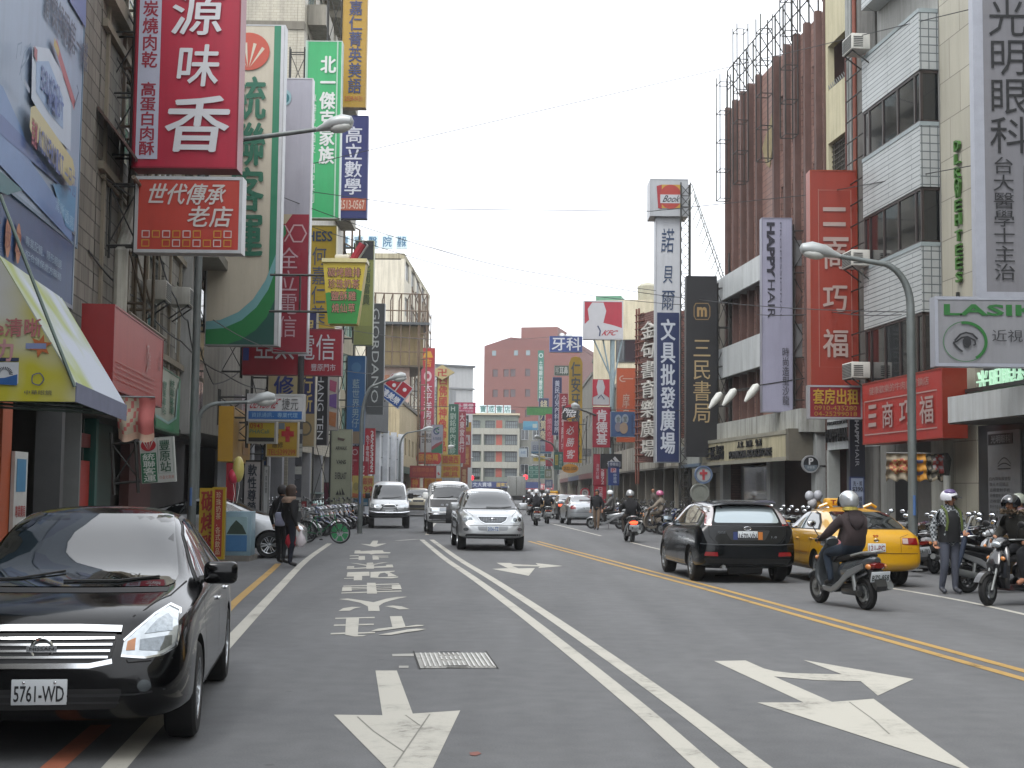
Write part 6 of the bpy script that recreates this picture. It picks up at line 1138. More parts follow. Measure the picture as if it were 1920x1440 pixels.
# ================================================================ cars
CAR_PAINT = {}
def carpaint(h, metal=0.0, rough=.28, coat=1.0, spec=.5): return M(h, rough, metal, .02, 3, coat=coat, spec=spec)
GLS = glass('0b0f10', .03, .9); LAMPG = M('b9bfc2', .12, .6, .15, 25, coat=.8); AMBER = M('c07a3c', .2, 0, .1, 9, coat=.8); REDL = M('7c0f14', .15, 0, .15, 12, coat=1); BLKPL = M('131414', .5, 0, .1); PLATE = M('c3c8cb', .4, 0, .04)
def wheel_meshes(R, w, spokes=6, alloy='a5a8aa'):
    t = MB(); r0 = R*.64
    t.lathe([(r0, -w/2), (R*.9, -w/2), (R*.975, -w*.4), (R, -w*.22), (R, w*.22), (R*.975, w*.4), (R*.9, w/2), (r0, w/2)], RUBBER, 36, 'Y')
    r = MB(); am = M(alloy, .25, .8, .05); dk = M('1a1a1b', .6)
    for s in (1,):
        r.lathe([(r0*1.02, -w*.3), (r0*1.02, w*.5), (r0*.93, w*.46), (r0*.9, w*.2)], am, 32, 'Y')
        r.lathe([(0, w*.02), (r0*.93, w*.02)], dk, 24, 'Y')
        r.lathe([(0, w*.42), (r0*.16, w*.4), (r0*.2, w*.25)], am, 16, 'Y')
        for i in range(spokes):
            a = 2*pi*i/spokes; u = Vector((cos(a), 0, sin(a))); v = Vector((-sin(a), 0, cos(a)))
            for q in (-.07, .07) if spokes < 8 else (0,):
                A = u*r0*.12+v*r0*q*.8; B = u*r0*.95+v*r0*q*2.2; h = r0*.055; n = Vector((0, 1, 0))
                P = [A-v*h+n*w*.38, A+v*h+n*w*.38, B+v*h*1.2+n*w*.44, B-v*h*1.2+n*w*.44]
                r.add(P+[p-n*w*.16 for p in P], [(0, 1, 2, 3), (0, 4, 5, 1), (1, 5, 6, 2), (2, 6, 7, 3), (3, 7, 4, 0)], am)
    return t.mesh('tyre'), r.mesh('rim')
class Car:
    def __init__(s, name, label, loc, rz, st, ax, R, track, paint, cat='car', group=None, tw=.2, spokes=6, low=None, crease=.35, alloy='a5a8aa', arch=True, arch_r=None):
        s.t = thing(name, label, cat, loc, rz, group); s.paint = paint
        bm = bmesh.new(); cr = bm.edges.layers.float.new('crease_edge'); rings = []
        for x, zb, zs, zt, wl, ws, wt in st:
            h = zt-zs; wm = max(wl, ws)+.012
            half = [(0, zb), (wl*.88, zb), (wl, zb+.09), (wm, zb+.55*(zs-zb)), (ws, zs), (ws-.02-(ws-wt)*.1, zs+.14*h), (wt+.015, zs+.84*h), (wt*.74, zs+.975*h), (0, zt)]
            L = [bm.verts.new((x, a, b)) for a, b in half]; Rr = [bm.verts.new((x, -a, b)) for a, b in half[1:-1]]
            rings.append(L+Rr[::-1])
        n = len(rings[0])
        for a, b in zip(rings, rings[1:]):
            for i in range(n): bm.faces.new((a[i], a[(i+1) % n], b[(i+1) % n], b[i]))
        for rg, fl in ((rings[0], 0), (rings[-1], 1)):
            for i in range(8):
                q = [rg[i], rg[i+1], rg[(n-i-1) % n], rg[(n-i) % n]]; q2 = []
                for v in q:
                    if v not in q2: q2.append(v)
                if len(q2) > 2: bm.faces.new(q2)
        for e in bm.edges:
            va, vb = e.verts
            for rg_i in range(len(rings)-1):
                pass
        idx = {v: (k, i) for k, rg in enumerate(rings) for i, v in enumerate(rg)}
        for e in bm.edges:
            (ka, ia), (kb, ib) = idx[e.verts[0]], idx[e.verts[1]]
            if ia == ib and ia in (4, n-4): e[cr] = crease
            if ia == ib and ia in (2, n-2): e[cr] = .4
            if ia == ib and ia in (6, n-6): e[cr] = .35
        bmesh.ops.recalc_face_normals(bm, faces=bm.faces[:])
        me = bpy.data.meshes.new('body'); bm.to_mesh(me); bm.free(); me.materials.append(paint)
        o = bpy.data.objects.new('body', me); COL.objects.link(o)
        m = o.modifiers.new('s', 'SUBSURF'); m.levels = 2; m.render_levels = 2
        cut = MB(); ar = arch_r or R+.045
        for x in ax:
            for sg in (1, -1):
                cut.tube([(x, sg*(track/2-tw*.9), R), (x, sg*1.3, R)], ar, M('0b0b0b', .9), 32)
        c = cut.build('cut', ang=0)
        if arch: b = o.modifiers.new('b', 'BOOLEAN'); b.object = c; b.operation = 'DIFFERENCE'; b.solver = 'EXACT'; b.material_mode = 'TRANSFER'
        bpy.context.view_layer.update(); dg = bpy.context.evaluated_depsgraph_get()
        full = bpy.data.meshes.new_from_object(o.evaluated_get(dg)); 
        bpy.data.objects.remove(c); bpy.data.objects.remove(o)
        full.polygons.foreach_set('use_smooth', [True]*len(full.polygons)); full.set_sharp_from_angle(angle=radians(40))
        if low:     # lower body in a second colour: faces below a height
            full.materials.append(low[1]); k = len(full.materials)-1
            for p in full.polygons:
                if p.material_index == 0 and p.center.z < low[0]: p.material_index = k
        s.body = link('body', full, s.t); s.bvh = BVHTree.FromPolygons([v.co for v in full.vertices], [p.vertices for p in full.polygons])
        ty, ri = wheel_meshes(R, tw, spokes, alloy)
        for x in ax:
            for sg in (1, -1):
                w = thing('wheel', '', '', (x, sg*(track/2), R), 0 if sg > 0 else pi)
                for k in ('label', 'category'): del w[k]
                w.parent = s.t; link('tyre', ty, w); link('rim', ri, w)
    def hit(s, view, a, b):
        o, d = {'F': ((6, a, b), (-1, 0, 0)), 'R': ((-6, a, b), (1, 0, 0)), 'L': ((a, 4, b), (0, -1, 0)), 'E': ((a, -4, b), (0, 1, 0)), 'T': ((a, b, 5), (0, 0, -1))}[view]
        p, n, i, _ = s.bvh.ray_cast(Vector(o), Vector(d))
        if p is None:
            q = {'F': (2, a, b), 'R': (-2, a, b), 'L': (a, 1, b), 'E': (a, -1, b), 'T': (a, b, 1)}[view]; p, n, i, _ = s.bvh.find_nearest(Vector(q))
        if n.dot(Vector(d)) > 0: n = -n
        return p, n
    def decal(s, name, view, poly, mat, off=.004, cell=.07, mir=False, parent=None, th=0):
        for sg in ((1, -1) if mir else (1,)):
            if mir and view in 'LE': v2 = 'L' if sg > 0 else 'E'; pp = poly
            elif mir: v2 = view; pp = [(a*sg, b) for a, b in poly] if view in 'FR' else [(a, b*sg) for a, b in poly]
            else: v2 = view; pp = poly
            bm = bmesh.new(); bm.faces.new([bm.verts.new((a, b, 0)) for a, b in pp])
            for k in (0, 1):
                lo, hi = min(p[k] for p in pp), max(p[k] for p in pp); n = int((hi-lo)/cell)
                for i in range(1, n+1):
                    c = lo+(hi-lo)*i/(n+1); co = Vector((c, 0, 0)) if k == 0 else Vector((0, c, 0)); no = Vector((1, 0, 0)) if k == 0 else Vector((0, 1, 0))
                    bmesh.ops.bisect_plane(bm, geom=bm.verts[:]+bm.edges[:]+bm.faces[:], plane_co=co, plane_no=no, dist=1e-5)
            nn = {}
            for v in bm.verts: p, q = s.hit(v2, v.co.x, v.co.y); nn[v] = (p, q)
            for v, (p, q) in nn.items(): v.co = p+q*off
            me = bpy.data.meshes.new(name); bmesh.ops.recalc_face_normals(bm, faces=bm.faces[:])
            bm.to_mesh(me); bm.free(); me.materials.append(mat); me.polygons.foreach_set('use_smooth', [True]*len(me.polygons)); o = link(name, me, parent or s.t)
        return o
    def line(s, name, view, pts, w, mat, off=.003, mir=False):
        for sg in ((1, -1) if mir else (1,)):
            v2 = ('L' if sg > 0 else 'E') if (mir and view in 'LE') else view
            P = []
            for (a, b), (c, d) in zip(pts, pts[1:]):
                n = max(1, int(math.hypot(c-a, d-b)/.06)); P += [(a+(c-a)*i/n, b+(d-b)*i/n) for i in range(n)]
            P.append(pts[-1])
            if mir and view in 'FRT': P = [(a*sg, b) if view in 'FR' else (a, b*sg) for a, b in P]
            mb = MB(); V = []
            for i, p in enumerate(P):
                q = P[min(i+1, len(P)-1)]; r = P[max(i-1, 0)]; dx, dy = q[0]-r[0], q[1]-r[1]; l = math.hypot(dx, dy) or 1
                for g in (1, -1):
                    h, nrm = s.hit(v2, p[0]-dy/l*w/2*g, p[1]+dx/l*w/2*g); V.append(h+nrm*off)
            mb.add(V, [(2*i, 2*i+1, 2*i+3, 2*i+2) for i in range(len(P)-1)], mat); mb.build(name, s.t, ang=60)
    def plate(s, view, y, z, txt, w=.32, h=.15, tilt=0, col='14161a', bg=PLATE, off=.012, extra=None):
        p, n = s.hit(view, y, z); sg = 1 if view == 'F' else -1
        R = Matrix.Rotation(pi/2*sg, 3, 'Z'); o = Vector((p.x+sg*off, y, z))
        if tilt: R = R @ Matrix.Rotation(tilt, 3, 'X')
        mb = MB(); mb.rbox(-w/2, w/2, 0, .012, -h/2, h/2, bg, .004, R, o); pl_ = mb.build('licence_plate', s.t)
        q = MB(); put_text(q, txt, -w*.45, w*.45, -h*.38, h*.26, -.004, M(col, .5), .012); q.v = [tuple(R @ Vector(v)+o) for v in q.v]; q.build('lettering', pl_, ang=0)
        q = MB()
        for x in (-w*.28, w*.28): q.lathe([(0, -.008), (.008, -.006), (.009, 0)], CHROME, 8, 'Y', (x, 0, h*.38))
        q.v = [tuple(R @ Vector(v)+o) for v in q.v]; q.build('bolt', pl_)
        return pl_
    def mirror(s, x, z, y, mat=None, L=.24, h=.16):
        for sg in (1, -1):
            p, n = s.hit('L' if sg > 0 else 'E', x, z); mb = MB()
            mb.rbox(-.08, .06, -.02, L-.02, -h*.4, h*.6, mat or s.paint, .045, None, (0, 0, 0), 3); mb.v = [(v[0]+x, sg*(abs(p.y)+.05+v[1]), v[2]+z+.02) for v in mb.v]
            mb.tube([(x, sg*(abs(p.y)-.03), z-.02), (x, sg*(abs(p.y)+.09), z)], .03, BLKPL, 6); o = mb.build('side_mirror', s.t)
            g = MB(); g.rbox(-.088, -.078, .0, L-.045, -h*.33, h*.5, M('8d9499', .05, 1, 0), .02); g.v = [(v[0]+x, sg*(abs(p.y)+.05+v[1]), v[2]+z+.02) for v in g.v]; g.build('mirror_glass', o)
    def handle(s, x, z, mat=CHROME):
        for sg, v in ((1, 'L'), (-1, 'E')):
            p, n = s.hit(v, x, z); mb = MB(); mb.rbox(x-.09, x+.09, p.y-.01, p.y+.028, z-.014, z+.014, mat, .01) if sg > 0 else mb.rbox(x-.09, x+.09, p.y-.028, p.y+.01, z-.014, z+.014, mat, .01); mb.build('door_handle', s.t)
    def wiper(s, view, pts, off=.02):
        P = [s.hit(view, *p) for p in pts]; mb = MB(); mb.tube([p+n*off for p, n in P], .009, BLKPL, 5); mb.build('wiper', s.t)
    def emblem(s, view, y, z, draw):
        p, n = s.hit(view, y, z); sg = 1 if view == 'F' else -1; R = Matrix.Rotation(pi/2*sg, 3, 'Z'); mb = MB(); draw(mb); mb.v = [tuple(R @ Vector(v)+Vector((p.x+sg*.014, y, z))) for v in mb.v]; return mb.build('emblem', s.t)
def ring(mb, r, t, mat, n=28, sx=1, y=0, o=(0, 0)): mb.tube([(o[0]+r*sx*cos(2*pi*i/n), y, o[1]+r*sin(2*pi*i/n)) for i in range(n)], t, mat, 6, closed=True)
MIRG = M('9aa6aa', .04, .45, 0, coat=1); SEAM = M('050505', .8); RUBB = M('0e0e0f', .6)
def rnd(pts, r=.03):
    o = []; n = len(pts)
    for i in range(n):
        p = Vector(pts[i]); a = Vector(pts[i-1])-p; b = Vector(pts[(i+1) % n])-p; k = min(r, a.length*.45, b.length*.45); A = p+a.normalized()*k; B = p+b.normalized()*k
        o += [tuple(A), tuple(A*.25+p*.5+B*.25), tuple(B)]
    return o
def heading(A, B): d = Vector(A)-Vector(B); return atan2(d.y, d.x)
# --- black saloon in the foreground
A, B = G(371, 1380), G(424, 1277); hd = heading(A, B); f = Vector((cos(hd), sin(hd), 0)); l = Vector((-f.y, f.x, 0))
TR = 1.50; mid = A-f*1.40-l*(TR/2+.10)
st = [(-2.33, .40, .66, .74, .60, .56, .44), (-2.27, .30, .84, .95, .76, .71, .58), (-2.0, .24, .92, 1.05, .83, .80, .62), (-1.55, .22, .94, 1.13, .845, .82, .60), (-1.05, .20, .94, 1.37, .85, .835, .57), (-.5, .19, .94, 1.485, .85, .84, .56), (.0, .19, .93, 1.51, .85, .84, .56), (.38, .19, .925, 1.465, .85, .84, .575), (.72, .19, .92, 1.27, .85, .835, .61), (1.08, .20, .915, 1.035, .85, .825, .68), (1.5, .20, .88, .985, .85, .815, .66), (1.9, .21, .83, .93, .84, .79, .60), (2.13, .22, .76, .865, .80, .74, .55), (2.25, .26, .62, .73, .72, .67, .50), (2.31, .32, .47, .56, .62, .58, .45)]
c = Car('parked_car', 'shiny black saloon with chrome grille parked in the left foreground', mid, hd, st, (1.40, -1.31), .315, TR, carpaint('040405', 0, .12, .3, .25), tw=.2, spokes=7)
c.decal('windscreen', 'F', rnd([(-.68, .985), (.68, .985), (.53, 1.44), (-.53, 1.44)], .06), GLS, .004)
c.line('windscreen_trim', 'F', [(-.64, .97), (.64, .97)], .02, RUBB)

c.decal('window_frame', 'L', [(.92, .985), (-1.32, 1.0), (-1.12, 1.2), (-.85, 1.34), (-.3, 1.42), (.1, 1.41), (.45, 1.3)], BLKPL, .003, mir=True)
c.decal('side_window', 'L', [(.82, 1.0), (-.17, 1.0), (-.15, 1.395), (.1, 1.385), (.42, 1.285)], GLS, .007, mir=True)
c.decal('side_window', 'L', [(-.23, 1.0), (-1.0, 1.01), (-1.0, 1.23), (-.8, 1.33), (-.28, 1.395)], GLS, .007, mir=True)
c.line('window_trim', 'L', [(.92, .972), (-1.36, .99)], .022, CHROME, .009, mir=True)
for P in ([(.88, .97), (.98, .8), (.92, .3)], [(-.2, 1.0), (-.2, .75), (-.18, .3)], [(-1.05, 1.0), (-1.02, .8), (-.9, .55)], [(.92, .3), (-.9, .3)]): c.line('door_seam', 'L', P, .008, SEAM, .002, mir=True)
c.line('sill_trim', 'L', [(1.0, .255), (-.88, .255)], .03, CHROME, .006, mir=True)
c.line('bonnet_seam', 'T', [(1.1, .72), (1.6, .67), (2.0, .56), (2.1, .5)], .009, SEAM, .002, mir=True)
c.line('bumper_seam', 'F', [(.47, 0.660), (.50, 0.590), (.75, 0.605)], .008, SEAM, .002, mir=True)
c.decal('grille', 'F', rnd([(-.43, 0.760), (-.40, 0.605), (-.30, 0.575), (.30, 0.575), (.40, 0.605), (.43, 0.760)], .03), M('15171a', .4), .004, .05)
for z, w_ in ((.622, .385), (.657, .395), (.692, .405), (.727, .415)): c.line('grille_bar', 'F', [(-w_, z), (w_, z)], .013, CHROME, .016)
c.line('grille_surround', 'F', [(-.45, 0.775), (-.2, 0.782), (.2, 0.782), (.45, 0.775)], .034, CHROME, .018); c.line('grille_surround', 'F', [(-.41, 0.600), (-.28, 0.575), (.28, 0.575), (.41, 0.600)], .026, CHROME, .016)
def nb(mb): ring(mb, .062, .009, CHROME); mb.box(-.088, .088, -.012, .004, -.016, .016, CHROME); put_text(mb, 'NISSAN', -.07, .07, -.009, .009, -.014, M('2a2c2e', .4), .02)
c.emblem('F', 0, .675, nb)
c.decal('headlight', 'F', [(.46, 0.635), (.47, 0.715), (.53, 0.770), (.62, 0.850), (.685, 0.890), (.745, 0.860), (.765, 0.760), (.755, 0.670), (.69, 0.635), (.6, 0.620)], LAMPG, .006, .03, mir=True)
c.decal('headlight_lens', 'F', [(.56, 0.660), (.56, 0.720), (.735, 0.735), (.735, 0.680), (.68, 0.650)], M('70767a', .08, .85, .3, 40, coat=1), .009, .03, mir=True); c.decal('headlight_lens', 'F', [(.58, 0.750), (.64, 0.825), (.69, 0.850), (.725, 0.820), (.735, 0.760)], M('8d9498', .08, .85, .3, 40, coat=1), .009, .03, mir=True)
c.decal('turn_signal', 'F', [(.485, 0.660), (.49, 0.710), (.535, 0.730), (.535, 0.660)], AMBER, .01, .03, mir=True)
c.line('headlight_trim', 'F', [(.46, 0.630), (.6, 0.615), (.69, 0.630), (.757, 0.667), (.767, 0.760), (.747, 0.863), (.685, 0.894), (.62, 0.854), (.52, 0.765), (.468, 0.715)], .012, CHROME, .011, mir=True)
c.decal('air_intake', 'F', rnd([(-.48, .44), (.48, .44), (.44, .32), (-.44, .32)], .03), M('060607', .6), .003, .05)
for z in (.36, .40): c.line('intake_bar', 'F', [(-.46, z), (.46, z)], .012, M('1c1c1e', .4), .012)
for sg in (1, -1): c.decal('fog_lamp', 'F', [(sg*.60+.04*cos(2*pi*i/16), .455+.036*sin(2*pi*i/16)) for i in range(16)], M('4d5356', .1, .6, .2, 30, coat=1), .006, .03)
c.line('bumper_crease', 'F', [(-.72, .43), (-.55, .405), (.55, .405), (.72, .43)], .01, M('1a1a1c', .3), .004)
c.plate('F', 0, .425, '5761-WD'); c.mirror(.72, 1.0, .9); c.handle(-.08, .80); c.handle(-.95, .82)
c.wiper('F', [(-.05, 1.0), (.3, 1.0), (.55, 1.02)]); c.wiper('F', [(-.62, 1.0), (-.35, 1.01), (-.08, 1.05)])
mb = MB(); p, n = c.hit('F', 0, 1.39); mb.rbox(-.02, .02, -.11, .11, -.03, .03, BLKPL, .015, None, tuple(p+Vector((.016, 0, 0)))); mb.build('rear_view_mirror', c.t)
c.decal('taillight', 'R', [(.45, .80), (.72, .80), (.70, .95), (.5, .95)], REDL, .004, .04, mir=True)
# --- silver off-roader coming towards us
st = [(-2.36, .45, .85, .95, .66, .60, .5), (-2.28, .36, 1.0, 1.3, .84, .78, .58), (-1.9, .33, 1.05, 1.6, .89, .86, .60), (-1.2, .30, 1.05, 1.67, .905, .89, .62), (-.4, .28, 1.04, 1.69, .91, .895, .63), (.3, .28, 1.03, 1.65, .91, .895, .64), (.75, .28, 1.03, 1.45, .91, .89, .66), (1.2, .28, 1.02, 1.13, .91, .88, .74), (1.65, .30, .99, 1.07, .90, .86, .72), (2.05, .32, .90, .99, .88, .82, .66), (2.26, .33, .74, .86, .82, .76, .58), (2.35, .36, .60, .68, .70, .64, .5), (2.38, .42, .52, .58, .56, .52, .42)]
p = G(919, 1031); hd = atan2(-1, .10)
c = Car('off_roader', 'silver off-roader driving towards us beside the double white line', p-Vector((cos(hd), sin(hd), 0))*1.5, hd, st, (1.42, -1.30), .36, 1.58, carpaint('a2a5a7', .55, .3), tw=.23)
c.decal('windscreen', 'F', rnd([(-.74, 1.13), (.74, 1.13), (.60, 1.59), (-.60, 1.59)], .06), GLS, .004); c.line('windscreen_trim', 'F', [(-.76, 1.115), (.76, 1.115)], .03, RUBB)
c.decal('side_window', 'L', [(.95, 1.1), (-2.0, 1.12), (-1.85, 1.48), (-.4, 1.58), (.3, 1.53)], GLS, .005, mir=True)
c.decal('grille', 'F', rnd([(-.40, .905), (.40, .905), (.33, .80), (.22, .745), (-.22, .745), (-.33, .80)], .03), M('3a3d40', .3, .5), .006, .05)
for i in range(15): x = -.30+i*.6/14; c.line('grille_bar', 'F', [(x, .765+.03*abs(i-7)/7), (x, .89)], .008, M('8c8f92', .2, .8), .012)
c.line('grille_surround', 'F', [(-.42, .915), (.42, .915), (.34, .795), (.22, .735), (-.22, .735), (-.34, .795), (-.42, .915)], .016, CHROME, .014)
c.emblem('F', 0, .835, lambda mb: (ring(mb, .045, .008, CHROME, sx=1.3), mb.box(-.03, -.015, -.01, 0, -.03, .03, CHROME), mb.box(-.03, .035, -.01, 0, -.03, -.018, CHROME)))
c.decal('headlight', 'F', [(.47, .76), (.50, .86), (.6, .93), (.76, .955), (.83, .90), (.82, .80), (.72, .75)], LAMPG, .006, .04, mir=True)
for sg in (1, -1):
    for y, r in ((.60, .055), (.73, .05)): c.decal('headlight_lens', 'F', [(sg*y+r*cos(2*pi*i/14), .835+r*sin(2*pi*i/14)) for i in range(14)], M('5c6266', .08, .85, .2, 30, coat=1), .01, .04)
c.decal('lower_bumper', 'F', [(-.78, .46), (.78, .46), (.7, .36), (-.7, .36)], M('19191a', .6), .004, .06); c.decal('air_intake', 'F', rnd([(-.42, .66), (.42, .66), (.38, .55), (-.38, .55)], .03), M('7c7f82', .4, .4), .003, .06)
for sg in (1, -1): c.decal('fog_lamp', 'F', [(sg*.72+.07*cos(2*pi*i/14), .58+.045*sin(2*pi*i/14)) for i in range(14)], M('6c7276', .1, .6, .2, 30, coat=1), .006, .03)
c.line('bumper_seam', 'F', [(-.82, .70), (-.5, .685), (.5, .685), (.82, .70)], .012, SEAM, .002)
c.plate('F', 0, .605, '2056-TZ', col='1a4a8a'); c.mirror(.95, 1.14, .9, L=.26, h=.2); c.wiper('F', [(-.1, 1.15), (.3, 1.14), (.6, 1.16)]); c.line('bonnet_seam', 'T', [(1.25, .74), (1.8, .66), (2.15, .52)], .012, SEAM, .002, mir=True)
mb = MB(); [mb.tube([(-1.8, s*.60, 1.70), (-1.7, s*.6, 1.745), (.1, s*.62, 1.74), (.2, s*.62, 1.69)], .02, ALU, 6) for s in (1, -1)]; mb.build('roof_rail', c.t)
# --- vans and cars farther down the street
def van_front(c, wz, grille, hl, plate='', zc=.95, wy=(.70, .58), low_z=.55, dark=False):
    c.decal('windscreen', 'F', rnd([(-wy[0], wz[0]), (wy[0], wz[0]), (wy[1], wz[1]), (-wy[1], wz[1])], .06), GLS, .004); c.line('windscreen_trim', 'F', [(-wy[0]-.02, wz[0]-.02), (wy[0]+.02, wz[0]-.02)], .03, RUBB)
    c.decal('grille', 'F', rnd(grille, .02), M('1c1e20', .4, .4), .006, .06); c.decal('headlight', 'F', hl, LAMPG, .006, .05, mir=True)
    c.decal('lower_bumper', 'F', [(-.72, low_z), (.72, low_z), (.68, low_z-.16), (-.68, low_z-.16)], M('222324', .6), .004, .08)
    if plate: c.plate('F', 0, low_z+.06, plate)
vst = [(-2.3, .5, 1.05, 1.5, .70, .66, .52), (-2.2, .42, 1.1, 1.9, .83, .80, .60), (-1, .40, 1.1, 1.97, .845, .83, .66), (.2, .40, 1.1, 1.98, .845, .83, .66), (.75, .40, 1.1, 1.88, .845, .83, .67), (1.2, .40, 1.1, 1.55, .845, .83, .69), (1.65, .42, 1.08, 1.2, .84, .82, .70), (2.05, .45, .95, 1.06, .83, .79, .66), (2.2, .48, .78, .9, .78, .74, .6), (2.26, .52, .66, .74, .66, .62, .5)]
p = G(729, 990)
c = Car('van', 'white and grey van with chrome guard bar approaching by the parked bicycles', p-Vector((cos(hd), sin(hd), 0))*1.3, hd, vst, (1.35, -1.4), .35, 1.46, carpaint('c6c9cb', .1, .3), cat='van', low=(.86, carpaint('5c5f60', .3, .35)), tw=.24)
van_front(c, (1.22, 1.78), [(-.36, .98), (.36, .98), (.28, .88), (-.28, .88)], [(.42, .86), (.42, .98), (.74, 1.02), (.78, .9)], 'G6-3852', wy=(.70, .60), low_z=.62)
mb = MB(); mb.tube([(2.3, -.36, .62), (2.34, -.34, .8), (2.3, -.2, .98), (2.3, .2, .98), (2.34, .34, .8), (2.3, .36, .62)], .03, CHROME, 8); mb.tube([(2.28, -.82, .7), (2.36, -.5, .66), (2.36, .5, .66), (2.28, .82, .7)], .03, CHROME, 8); mb.build('guard_bar', c.t); c.mirror(1.2, 1.3, .9, BLKPL, L=.22, h=.24); c.wiper('F', [(-.3, 1.24), (.1, 1.25), (.5, 1.3)])
c.emblem('F', 0, .985, lambda mb: [mb.prism([(0, 0), (.05*cos(a-.5), .05*sin(a-.5)), (.09*cos(a), .09*sin(a)), (.05*cos(a+.5), .05*sin(a+.5))], -.012, 0, CHROME) for a in (pi/2, pi*7/6, -pi/6)])
vst2 = [(-2.0, .5, 1.05, 1.6, .74, .70, .60), (-1.9, .42, 1.1, 1.93, .83, .81, .66), (0, .40, 1.1, 1.97, .845, .83, .70), (1.1, .40, 1.1, 1.95, .845, .83, .70), (1.65, .40, 1.1, 1.8, .845, .83, .71), (1.95, .40, 1.08, 1.3, .84, .83, .74), (2.1, .42, .95, 1.08, .83, .81, .74), (2.2, .45, .8, .92, .81, .79, .72), (2.24, .5, .7, .78, .72, .70, .6)]
p = G(842, 1001)
c = Car('van', 'dark windowed older van with white lower body, half hidden by the silver off-roader', p-Vector((cos(hd), sin(hd), 0))*1.4, hd, vst2, (1.5, -1.1), .33, 1.44, carpaint('c3c5c6', .1, .35), cat='van', tw=.22)
c.decal('windscreen', 'F', rnd([(-.74, 1.3), (.74, 1.3), (.66, 1.82), (-.66, 1.82)], .06), GLS, .004); c.decal('front_panel', 'F', [(-.78, 1.27), (.78, 1.27), (.80, .98), (-.80, .98)], M('15171a', .45), .005, .07); c.decal('headlight', 'F', rnd([(.42, .84), (.42, .96), (.76, .96), (.76, .84)], .02), LAMPG, .006, .05, mir=True); c.decal('grille', 'F', rnd([(-.40, .96), (.40, .96), (.40, .84), (-.40, .84)], .02), M('7c8084', .3, .6), .006, .06)
c.decal('bumper', 'F', [(-.8, .72), (.8, .72), (.78, .5), (-.78, .5)], M('17181a', .5), .006, .08); c.line('bumper_trim', 'F', [(-.8, .75), (.8, .75)], .05, CHROME, .012); c.line('bumper_trim', 'F', [(-.7, .55), (.7, .55)], .025, CHROME, .012); c.decal('guard_bar', 'F', rnd([(-.16, .98), (.16, .98), (.18, .45), (-.18, .45)], .03), M('101112', .5), .05, .08)
for i in range(4): c.emblem('F', -.3+.17*i, 1.06, lambda mb: mb.prism([(-.06, 0), (-.03, .05), (.03, .05), (.06, 0), (.03, -.02), (-.03, -.02)], -.01, 0, CHROME))
c.plate('F', .35, .63, 'AH-2936', w=.3); c.mirror(1.75, 1.35, .9, WHITE, L=.2, h=.24); c.wiper('F', [(-.5, 1.32), (-.1, 1.33), (.1, 1.38)]); c.wiper('F', [(.2, 1.32), (.6, 1.34)])
sst = lambda H=1.45, W_=.84: [(-2.2, .42, .70, .8, .62, .58, .46), (-2.12, .32, .86, 1.0, W_-.06, W_-.1, .6), (-1.7, .26, .92, 1.08, W_, W_-.03, .62), (-1.25, .24, .93, 1.15, W_, W_-.02, .6), (-.75, .22, .93, H-.1, W_, W_-.015, .57), (-.3, .21, .93, H-.01, W_, W_-.01, .56), (.2, .21, .92, H, W_, W_-.01, .57), (.65, .21, .92, H-.22, W_, W_-.01, .6), (1.05, .22, .91, 1.02, W_, W_-.02, .66), (1.6, .23, .82, .92, W_, W_-.05, .62), (2.0, .26, .68, .78, W_-.07, W_-.12, .54), (2.1, .34, .52, .6, .6, .56, .45)]
def glasshouse(c, H=1.45, rear=True):
    c.decal('windscreen', 'F', rnd([(-.66, 1.0), (.66, 1.0), (.53, H-.07), (-.53, H-.07)], .05), GLS, .004); c.decal('rear_window', 'R', rnd([(-.62, 1.1), (.62, 1.1), (.50, H-.09), (-.50, H-.09)], .05), GLS, .004)
    c.decal('side_window', 'L', [(.85, .99), (-1.25, 1.0), (-.95, 1.22), (-.6, H-.13), (.1, H-.1), (.4, H-.2)], GLS, .005, mir=True)
def sedan(name, label, loc, hd, col, metal=.4, H=1.45, plate='', front=False, group=None, brake=False):
    c = Car(name, label, loc, hd, sst(H), (1.3, -1.3), .31, 1.46, carpaint(col, metal), tw=.19, group=group); glasshouse(c, H)
    c.decal('taillight', 'R', [(.48, .76), (.74, .76), (.72, .92), (.52, .92)], emit('ff4a28', 1.6) if brake else REDL, .005, .05, mir=True); c.decal('headlight', 'F', [(.42, .62), (.46, .72), (.70, .75), (.72, .64)], LAMPG, .005, .05, mir=True)
    c.decal('grille', 'F', rnd([(-.36, .70), (.36, .70), (.32, .6), (-.32, .6)], .02), BLKPL, .005, .06); c.decal('bumper', 'R', [(-.7, .58), (.7, .58), (.68, .42), (-.68, .42)], carpaint(col, metal), .008, .08); c.line('bumper_seam', 'R', [(-.74, .62), (.74, .62)], .015, SEAM, .004); c.line('door_seam', 'L', [(-.2, .95), (-.2, .3)], .01, SEAM, .002, mir=True)
    if plate: c.plate('R', 0, .80, plate)
    c.mirror(.72, 1.0, .9); return c
hr = atan2(1, -.08)
